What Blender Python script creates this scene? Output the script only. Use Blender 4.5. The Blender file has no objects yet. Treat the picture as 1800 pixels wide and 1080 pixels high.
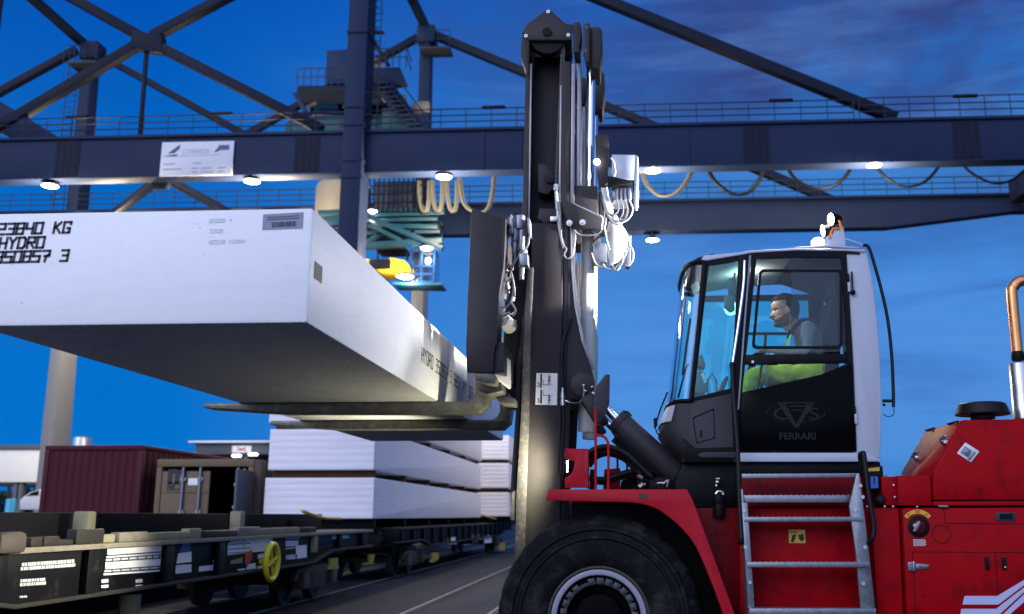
import bpy, bmesh, math, random
from mathutils import Vector, Matrix
random.seed(7)
R = math.radians
S = bpy.context.scene
COL = S.collection

# ------------------------------------------------------------------ camera
F, CX, CY = 1750.0, 1000.0, 540.0          # focal length and optical axis in photo pixels (1800 x 1080)
PITCH, YAW = R(11.85), R(3.36)
CAM = Vector((0.0, 0.0, 1.66))
cam = bpy.data.cameras.new('camera')
cam_o = bpy.data.objects.new('camera', cam); COL.objects.link(cam_o)
cam.sensor_width = 36.0; cam.sensor_fit = 'HORIZONTAL'
cam.lens = F / 1800.0 * 36.0
cam.shift_x = (900.0 - CX) / 1800.0
cam_o.location = CAM
cam_o.rotation_euler = (math.pi/2 + PITCH, 0, YAW)
cam.clip_start = 0.1; cam.clip_end = 3000
cam.dof.use_dof = True; cam.dof.focus_distance = 8.0; cam.dof.aperture_fstop = 1.7
S.camera = cam_o

# ------------------------------------------------------------------ sky at dusk
W = bpy.data.worlds.new('World'); S.world = W; W.use_nodes = True
nt = W.node_tree; N = nt.nodes; L = nt.links
bg = N['Background']
tc = N.new('ShaderNodeTexCoord'); DIR = tc.outputs['Generated']
sep = N.new('ShaderNodeSeparateXYZ'); L.new(DIR, sep.inputs[0])
def node_ramp(src, stops):
    r_ = N.new('ShaderNodeValToRGB'); L.new(src, r_.inputs[0]); e_ = r_.color_ramp.elements
    e_[0].position, e_[0].color = stops[0][0], (*stops[0][1], 1); e_[1].position, e_[1].color = stops[-1][0], (*stops[-1][1], 1)
    for p, c in stops[1:-1]:
        k = e_.new(p); k.color = (*c, 1)
    return r_.outputs[0]
def node_range(src, a, b, c, d):
    m_ = N.new('ShaderNodeMapRange'); L.new(src, m_.inputs[0])
    for i_, v in enumerate((a, b, c, d)): m_.inputs[1+i_].default_value = v
    return m_.outputs[0]
def node_math(op, a, b):
    m_ = N.new('ShaderNodeMath'); m_.operation = op
    for i_, v in enumerate((a, b)):
        if isinstance(v, (int, float)): m_.inputs[i_].default_value = v
        else: L.new(v, m_.inputs[i_])
    return m_.outputs[0]
def node_mix(fac, a, b, mode='MIX'):
    m_ = N.new('ShaderNodeMixRGB'); m_.blend_type = mode
    for i_, v in enumerate((fac, a, b)):
        if isinstance(v, (int, float)): m_.inputs[i_].default_value = v
        elif isinstance(v, tuple): m_.inputs[i_].default_value = (*v, 1)
        else: L.new(v, m_.inputs[i_])
    return m_.outputs[0]
def cloud_noise(scale, loc, sc, detail, rough, dist=0.0):
    mp = N.new('ShaderNodeMapping'); L.new(DIR, mp.inputs[0]); mp.inputs['Scale'].default_value = scale; mp.inputs['Location'].default_value = loc
    n_ = N.new('ShaderNodeTexNoise'); L.new(mp.outputs[0], n_.inputs['Vector']); n_.inputs['Scale'].default_value = sc; n_.inputs['Detail'].default_value = detail; n_.inputs['Roughness'].default_value = rough; n_.inputs['Distortion'].default_value = dist
    return n_.outputs['Fac']
base = node_ramp(sep.outputs['Z'], [(0.0, (0.060, 0.27, 0.70)), (0.07, (0.078, 0.295, 0.76)), (0.2, (0.070, 0.275, 0.74)), (0.34, (0.030, 0.225, 0.67)), (0.5, (0.004, 0.12, 0.54)), (1.0, (0.002, 0.04, 0.24))])
# deeper blue towards the left of the yard (-X)
base = node_mix(node_range(sep.outputs['X'], -0.42, 0.0, 1.0, 0.0), base, (0.0, 0.57, 0.80), 'MULTIPLY')
# dark dusk cloud bank, heavier to the upper right, torn at its edge
c1 = cloud_noise((1.5, 1.5, 3.4), (0.30, 0.2, 0.75), 1.9, 9, 0.58, 0.4)
amt = node_range(c1, 0.36, 0.54, 0.0, 1.0)
where = node_math('MULTIPLY', node_range(sep.outputs['Z'], 0.20, 0.40, 0.10, 1.0), node_range(sep.outputs['X'], -0.30, 0.12, 0.08, 1.0))
sky = node_mix(node_math('MULTIPLY', amt, where), base, (0.034, 0.066, 0.25))
c3 = cloud_noise((1.0, 1.0, 7.0), (1.3, 0.4, 0.2), 3.2, 8, 0.6, 0.3)
sky = node_mix(node_math('MULTIPLY', node_range(c3, 0.52, 0.72, 0.0, 0.55), node_range(sep.outputs['X'], -0.3, 0.2, 0.2, 1.0)), sky, (0.030, 0.12, 0.46))
c2 = cloud_noise((1.2, 1.2, 8.0), (0.0, 0.0, 0.0), 2.6, 7, 0.6, 0.2)
sky = node_mix(node_math('MULTIPLY', node_range(c2, 0.50, 0.78, 0.0, 0.5), node_range(sep.outputs['X'], -0.35, 0.0, 0.0, 1.0)), sky, (0.13, 0.32, 0.78))
# the evening glow of the western sky (behind the photographer, towards -Y)
dt = N.new('ShaderNodeVectorMath'); dt.operation = 'DOT_PRODUCT'; L.new(DIR, dt.inputs[0]); dt.inputs[1].default_value = (-0.36, -0.90, 0.26)
glow = node_ramp(dt.outputs['Value'], [(0.12, (0, 0, 0)), (0.95, (1.00, 1.06, 1.36))])
sky = node_mix(1.0, sky, glow, 'ADD')
SKY = N.new('ShaderNodeTexSky'); SKY.sky_type = 'NISHITA'; SKY.sun_disc = False
SKY.sun_elevation = R(-2.0); SKY.sun_rotation = R(190); SKY.ozone_density = 6.0
sky = node_mix(0.03, sky, SKY.outputs[0], 'ADD')
L.new(sky, bg.inputs['Color']); bg.inputs['Strength'].default_value = 1.0

sun = bpy.data.lights.new('sun', 'SUN'); sun.energy = 0.95; sun.angle = R(32); sun.color = (0.95, 0.97, 1.0)
sun_o = bpy.data.objects.new('sun', sun); COL.objects.link(sun_o)
sun_o.rotation_euler = Vector((0.55, 0.9, -0.50)).to_track_quat('-Z', 'Y').to_euler()

S.view_settings.view_transform = 'Standard'; S.view_settings.look = 'None'
S.view_settings.exposure = 0.0; S.view_settings.gamma = 1.0
try: S.view_settings.use_curve_mapping = False
except Exception: pass
S.cycles.max_bounces = 8; S.cycles.transparent_max_bounces = 16

# ------------------------------------------------------------------ layout helpers (photo pixel -> point on a real plane)
cp, sp_, cw, sw = math.cos(PITCH), math.sin(PITCH), math.cos(YAW), math.sin(YAW)
def ray(px, py):
    x = (px - CX) / F; y = (CY - py) / F
    f = cp - y * sp_; u = sp_ + y * cp
    return Vector((-f * sw + x * cw, f * cw + x * sw, u))
def P(px, py, Y):
    d = ray(px, py); return CAM + d * (Y / d.y)
def PX(px, py, X):
    d = ray(px, py); return CAM + d * (X / d.x)
def PZ(px, py, z):
    d = ray(px, py); return CAM + d * ((z - CAM.z) / d.z)
def ppm(px, py, Y):                       # metres per photo pixel there
    return (P(px + 1, py, Y) - P(px, py, Y)).length

# ------------------------------------------------------------------ mesh builder
def catmull(pts, n=6):
    pts = [Vector(p) for p in pts]
    if len(pts) < 3: return pts
    out = []
    q = [2*pts[0]-pts[1]] + pts + [2*pts[-1]-pts[-2]]
    for i in range(1, len(q)-2):
        a, b, c, d = q[i-1], q[i], q[i+1], q[i+2]
        for k in range(n):
            t = k / n
            out.append(0.5*((2*b)+(c-a)*t+(2*a-5*b+4*c-d)*t*t+(3*b-a-3*c+d)*t**3))
    out.append(pts[-1]); return out

class MB:
    def __init__(s): s.v = []; s.f = []; s.sm = []
    def face(s, idx, smooth=False): s.f.append(tuple(idx)); s.sm.append(smooth)
    def box(s, a, b):
        x0, x1 = sorted((a[0], b[0])); y0, y1 = sorted((a[1], b[1])); z0, z1 = sorted((a[2], b[2]))
        o = len(s.v)
        s.v += [Vector(p) for p in ((x0,y0,z0),(x1,y0,z0),(x1,y1,z0),(x0,y1,z0),(x0,y0,z1),(x1,y0,z1),(x1,y1,z1),(x0,y1,z1))]
        for q in ((0,3,2,1),(4,5,6,7),(0,1,5,4),(1,2,6,5),(2,3,7,6),(3,0,4,7)): s.face([o+i for i in q])
        return s
    def cbox(s, c, d): return s.box((c[0]-d[0]/2, c[1]-d[1]/2, c[2]-d[2]/2), (c[0]+d[0]/2, c[1]+d[1]/2, c[2]+d[2]/2))
    def extrude(s, poly, vec, smooth=False):  # poly: 3D points (planar), vec: extrusion
        poly = [Vector(p) for p in poly]; vec = Vector(vec)
        nrm = Vector((0,0,0))
        for i in range(len(poly)):
            a, b = poly[i], poly[(i+1) % len(poly)]
            nrm += a.cross(b)
        if nrm.dot(vec) > 0: poly.reverse()
        n = len(poly); o = len(s.v)
        s.v += poly + [p + vec for p in poly]
        s.face([o+i for i in range(n)])
        s.face([o+n+i for i in reversed(range(n))])
        for i in range(n):
            j = (i+1) % n
            s.face([o+i, o+n+i, o+n+j, o+j], smooth)
        return s
    def prism(s, pts, Y0, Y1, smooth=False):  # photo outline on plane Y0, given a real depth to Y1
        return s.extrude([P(x, y, Y0) for x, y in pts], (0, Y1-Y0, 0), smooth)
    def beam(s, a, b, w, h, up=(0,0,1)):      # box beam between two points
        a, b = Vector(a), Vector(b); d = (b-a).normalized(); up = Vector(up)
        if abs(d.dot(up)) > 0.98: up = Vector((1,0,0))
        r = d.cross(up).normalized(); u = r.cross(d)
        o = len(s.v)
        for p in (a, b):
            s.v += [p - r*w/2 - u*h/2, p + r*w/2 - u*h/2, p + r*w/2 + u*h/2, p - r*w/2 + u*h/2]
        for q in ((0,1,2,3),(7,6,5,4),(0,4,5,1),(1,5,6,2),(2,6,7,3),(3,7,4,0)): s.face([o+i for i in q])
        return s
    def tube(s, path, r, n=10, smooth=0, cap=True):
        pts = catmull(path, smooth) if smooth else [Vector(p) for p in path]
        o = len(s.v); m = len(pts); nrm = None
        for i, p in enumerate(pts):
            t = (pts[min(i+1, m-1)] - pts[max(i-1, 0)])
            t = t.normalized() if t.length > 1e-9 else Vector((0,0,1))
            if nrm is None:
                a = Vector((0,0,1)) if abs(t.z) < 0.9 else Vector((1,0,0)); nrm = t.cross(a).normalized()
            else:
                nrm = (nrm - t*nrm.dot(t)); nrm = nrm.normalized() if nrm.length > 1e-6 else t.orthogonal().normalized()
            bn = t.cross(nrm)
            rr = r[i*(len(r)-1)//max(m-1,1)] if isinstance(r, (list, tuple)) else r
            for k in range(n):
                an = 2*math.pi*k/n
                s.v.append(p + nrm*math.cos(an)*rr + bn*math.sin(an)*rr)
        for i in range(m-1):
            for k in range(n):
                k2 = (k+1) % n
                s.face([o+i*n+k, o+i*n+k2, o+(i+1)*n+k2, o+(i+1)*n+k], True)
        if cap:
            s.face([o+k for k in reversed(range(n))]); s.face([o+(m-1)*n+k for k in range(n)])
        return s
    def cyl(s, a, b, r, n=24, r2=None):
        a, b = Vector(a), Vector(b); r2 = r if r2 is None else r2
        t = (b-a).normalized(); nrm = t.orthogonal().normalized(); bn = t.cross(nrm); o = len(s.v)
        for p, rr in ((a, r), (b, r2)):
            for k in range(n):
                an = 2*math.pi*k/n; s.v.append(p + nrm*math.cos(an)*rr + bn*math.sin(an)*rr)
        for k in range(n):
            k2 = (k+1) % n; s.face([o+k, o+k2, o+n+k2, o+n+k], True)
        s.face([o+k for k in reversed(range(n))]); s.face([o+n+k for k in range(n)])
        return s
    def revolve(s, c, axis, prof, n=48, rmod=None, closed=False):  # prof: (radius, offset along axis)
        c = Vector(c); t = Vector(axis).normalized(); nrm = t.orthogonal().normalized(); bn = t.cross(nrm); o = len(s.v); m = len(prof)
        for k in range(n):
            an = 2*math.pi*k/n; d = nrm*math.cos(an) + bn*math.sin(an)
            for j, (rr, h) in enumerate(prof):
                q = rr if rmod is None else rr + rmod(k, j)
                s.v.append(c + d*q + t*h)
        for k in range(n):
            k2 = (k+1) % n
            for j in range(m-1 if not closed else m):
                j2 = (j+1) % m
                s.face([o+k*m+j, o+k*m+j2, o+k2*m+j2, o+k2*m+j], True)
        return s
    def sphere(s, c, r, n=16, m=10, sc=(1,1,1)):
        c = Vector(c); prof = []
        o = len(s.v)
        for j in range(m+1):
            th = math.pi*j/m
            for k in range(n):
                ph = 2*math.pi*k/n
                s.v.append(c + Vector((r*sc[0]*math.sin(th)*math.cos(ph), r*sc[1]*math.sin(th)*math.sin(ph), r*sc[2]*math.cos(th))))
        for j in range(m):
            for k in range(n):
                k2 = (k+1) % n
                s.face([o+j*n+k, o+(j+1)*n+k, o+(j+1)*n+k2, o+j*n+k2], True)
        return s
    def grid(s, rows, smooth=True, close=False):   # rows of points
        o = len(s.v); m = len(rows[0])
        for r_ in rows: s.v += [Vector(p) for p in r_]
        for i in range(len(rows)-1):
            for j in range(m if close else m-1):
                j2 = (j+1) % m
                s.face([o+i*m+j, o+i*m+j2, o+(i+1)*m+j2, o+(i+1)*m+j], smooth)
        return s
    def mirror(s, yc):
        q = MB(); q.v = [Vector((p.x, 2*yc-p.y, p.z)) for p in s.v]; q.f = [tuple(reversed(f)) for f in s.f]; q.sm = list(s.sm); return q
    def add(s, o_):
        o = len(s.v); s.v += o_.v; s.f += [tuple(i+o for i in f) for f in o_.f]; s.sm += o_.sm; return s
    def mesh(s, name, origin=(0,0,0), bevel=0.0, seg=2, fixn=False):
        org = Vector(origin); me = bpy.data.meshes.new(name)
        me.from_pydata([tuple(p - org) for p in s.v], [], s.f)
        me.polygons.foreach_set('use_smooth', s.sm)
        bm = bmesh.new(); bm.from_mesh(me)
        bmesh.ops.remove_doubles(bm, verts=bm.verts, dist=1e-6)
        bmesh.ops.recalc_face_normals(bm, faces=bm.faces)
        if bevel > 0:
            ed = [e_ for e_ in bm.edges if len(e_.link_faces) == 2 and e_.calc_face_angle(0) > R(28) and e_.calc_length() > bevel*1.2]
            bmesh.ops.bevel(bm, geom=ed, offset=bevel, segments=seg, affect='EDGES', profile=0.5, clamp_overlap=True)
        bm.to_mesh(me); bm.free(); me.update()
        return me

def sharp(me, ang=40):
    try: me.set_sharp_from_angle(angle=R(ang))
    except Exception: pass

def thing(name, label, cat, loc=(0,0,0), group=None):
    o = bpy.data.objects.new(name, None); COL.objects.link(o); o.location = loc
    o.empty_display_size = 0.2
    o['label'] = label; o['category'] = cat
    if group: o['group'] = group
    return o
def part(name, mb, m, parent, bevel=0.006, label=None, seg=2, kind=None):
    me = mb.mesh(name, (0,0,0), bevel, seg); sharp(me)
    o = bpy.data.objects.new(name, me); COL.objects.link(o); me.materials.append(m)
    o.parent = parent
    if parent is not None and parent.type == 'EMPTY': o.location = -Vector(parent.location)
    if label: o['label'] = label
    if kind: o['kind'] = kind
    return o
def solo(name, mb, m, label, cat, loc, group=None, bevel=0.006):
    me = mb.mesh(name, loc, bevel); sharp(me)
    o = bpy.data.objects.new(name, me); COL.objects.link(o); me.materials.append(m); o.location = loc
    o['label'] = label; o['category'] = cat
    if group: o['group'] = group
    return o
def struct(name, mb, m, bevel=0, kind='structure'):
    me = mb.mesh(name, (0,0,0), bevel); sharp(me)
    o = bpy.data.objects.new(name, me); COL.objects.link(o); me.materials.append(m); o['kind'] = kind
    return o
def dup(root, loc, label=None):
    r_ = root.copy(); COL.objects.link(r_); off = Vector(loc) - Vector(root.location); r_.location = loc
    if label: r_['label'] = label
    for ch in list(root.children):
        c = ch.copy(); COL.objects.link(c); c.parent = r_
        for g in list(ch.children):
            d = g.copy(); COL.objects.link(d); d.parent = c
    return r_
def text(name, s_, loc, size, m, parent, side='front', align='LEFT', bold=0.0, shear=0.0, sx=1.0):
    cu = bpy.data.curves.new(name, 'FONT'); cu.body = s_; cu.size = size; cu.extrude = 0.0015; cu.align_x = align; cu.offset = bold; cu.shear = shear
    tmp = bpy.data.objects.new(name, cu); COL.objects.link(tmp)
    dg = bpy.context.evaluated_depsgraph_get(); me = bpy.data.meshes.new_from_object(tmp.evaluated_get(dg))
    bpy.data.objects.remove(tmp)
    rot = Matrix.Rotation(math.pi/2, 4, 'X')
    if side == 'right': rot = Matrix.Rotation(math.pi/2, 4, 'Z') @ rot
    if side == 'left': rot = Matrix.Rotation(-math.pi/2, 4, 'Z') @ rot
    me.transform(Matrix.Translation(Vector(loc)) @ rot @ Matrix.Diagonal((sx, 1, 1, 1)))
    me.name = name; me.materials.clear(); me.materials.append(m)
    o = bpy.data.objects.new(name, me); COL.objects.link(o); o.parent = parent
    if parent is not None and parent.type == 'EMPTY': o.location = -Vector(parent.location)
    return o
def lamp(kind, loc, energy, color, target=None, size=R(120), blend=0.6, radius=0.06, parent=None, name='lamp_light'):
    l = bpy.data.lights.new(name, kind); l.energy = energy; l.color = color
    if kind == 'SPOT': l.spot_size = size; l.spot_blend = blend
    l.shadow_soft_size = radius
    o = bpy.data.objects.new(name, l); COL.objects.link(o); o.location = loc
    if target is not None: o.rotation_euler = (Vector(target)-Vector(loc)).to_track_quat('-Z', 'Y').to_euler()
    if parent is not None:
        o.parent = parent
        if parent.type == 'EMPTY': o.location = Vector(loc) - Vector(parent.location)
    return o

# ------------------------------------------------------------------ materials
def mat(name, rgb, rough=0.5, metal=0.0, var=0.18, scale=3.0, bump=0.0, bscale=40.0, coat=0.0, rvar=0.12, dirt=None, dscale=6.0, dlo=0.56, dhi=0.7, spec=0.5, stretch=(1,1,1)):
    m = bpy.data.materials.new(name); m.use_nodes = True
    t = m.node_tree; n = t.nodes; l = t.links; b = n['Principled BSDF']
    co = n.new('ShaderNodeTexCoord'); mpn = n.new('ShaderNodeMapping'); l.new(co.outputs['Object'], mpn.inputs[0]); mpn.inputs['Scale'].default_value = stretch
    nz = n.new('ShaderNodeTexNoise'); nz.inputs['Scale'].default_value = scale; nz.inputs['Detail'].default_value = 7; nz.inputs['Roughness'].default_value = 0.6
    l.new(mpn.outputs[0], nz.inputs['Vector'])
    mix = n.new('ShaderNodeMixRGB'); l.new(nz.outputs['Fac'], mix.inputs[0])
    mix.inputs[1].default_value = (*[max(0, c*(1-var)) for c in rgb], 1); mix.inputs[2].default_value = (*[min(1, c*(1+var)) for c in rgb], 1)
    col = mix.outputs[0]
    if dirt is not None:
        dn = n.new('ShaderNodeTexNoise'); dn.inputs['Scale'].default_value = dscale; dn.inputs['Detail'].default_value = 9; dn.inputs['Roughness'].default_value = 0.7
        l.new(mpn.outputs[0], dn.inputs['Vector'])
        dr = n.new('ShaderNodeValToRGB'); l.new(dn.outputs['Fac'], dr.inputs[0]); dr.color_ramp.elements[0].position = dlo; dr.color_ramp.elements[1].position = dhi
        dm = n.new('ShaderNodeMixRGB'); l.new(dr.outputs[0], dm.inputs[0]); l.new(col, dm.inputs[1]); dm.inputs[2].default_value = (*dirt, 1)
        col = dm.outputs[0]
    l.new(col, b.inputs['Base Color'])
    mr = n.new('ShaderNodeMapRange'); l.new(nz.outputs['Fac'], mr.inputs[0]); mr.inputs[3].default_value = max(0.02, rough-rvar); mr.inputs[4].default_value = min(1, rough+rvar)
    l.new(mr.outputs[0], b.inputs['Roughness'])
    b.inputs['Metallic'].default_value = metal
    b.inputs['Specular IOR Level'].default_value = spec
    if coat: b.inputs['Coat Weight'].default_value = coat; b.inputs['Coat Roughness'].default_value = 0.12
    if bump:
        bn = n.new('ShaderNodeTexNoise'); bn.inputs['Scale'].default_value = bscale; bn.inputs['Detail'].default_value = 5; l.new(mpn.outputs[0], bn.inputs['Vector'])
        bp = n.new('ShaderNodeBump'); bp.inputs['Strength'].default_value = bump; bp.inputs['Distance'].default_value = 0.01; l.new(bn.outputs['Fac'], bp.inputs['Height']); l.new(bp.outputs[0], b.inputs['Normal'])
    return m
def emit(name, rgb, st):
    m = bpy.data.materials.new(name); m.use_nodes = True; b = m.node_tree.nodes['Principled BSDF']
    b.inputs['Base Color'].default_value = (0.8, 0.8, 0.8, 1); b.inputs['Emission Color'].default_value = (*rgb, 1); b.inputs['Emission Strength'].default_value = st
    return m
def glass(name, tint, rough=0.0, boost=1.0):
    m = bpy.data.materials.new(name); m.use_nodes = True
    t = m.node_tree; n = t.nodes; l = t.links; n.remove(n['Principled BSDF'])
    tr = n.new('ShaderNodeBsdfTransparent'); tr.inputs[0].default_value = (*tint, 1)
    gl = n.new('ShaderNodeBsdfGlossy'); gl.inputs['Roughness'].default_value = rough; gl.inputs[0].default_value = (0.9, 0.95, 1, 1)
    fr = n.new('ShaderNodeFresnel'); fr.inputs[0].default_value = 1.45
    mul = n.new('ShaderNodeMath'); mul.operation = 'MULTIPLY'; mul.inputs[1].default_value = boost; l.new(fr.outputs[0], mul.inputs[0])
    mx = n.new('ShaderNodeMixShader'); l.new(mul.outputs[0], mx.inputs[0]); l.new(tr.outputs[0], mx.inputs[1]); l.new(gl.outputs[0], mx.inputs[2])
    l.new(mx.outputs[0], n['Material Output'].inputs[0]); return m

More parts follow.
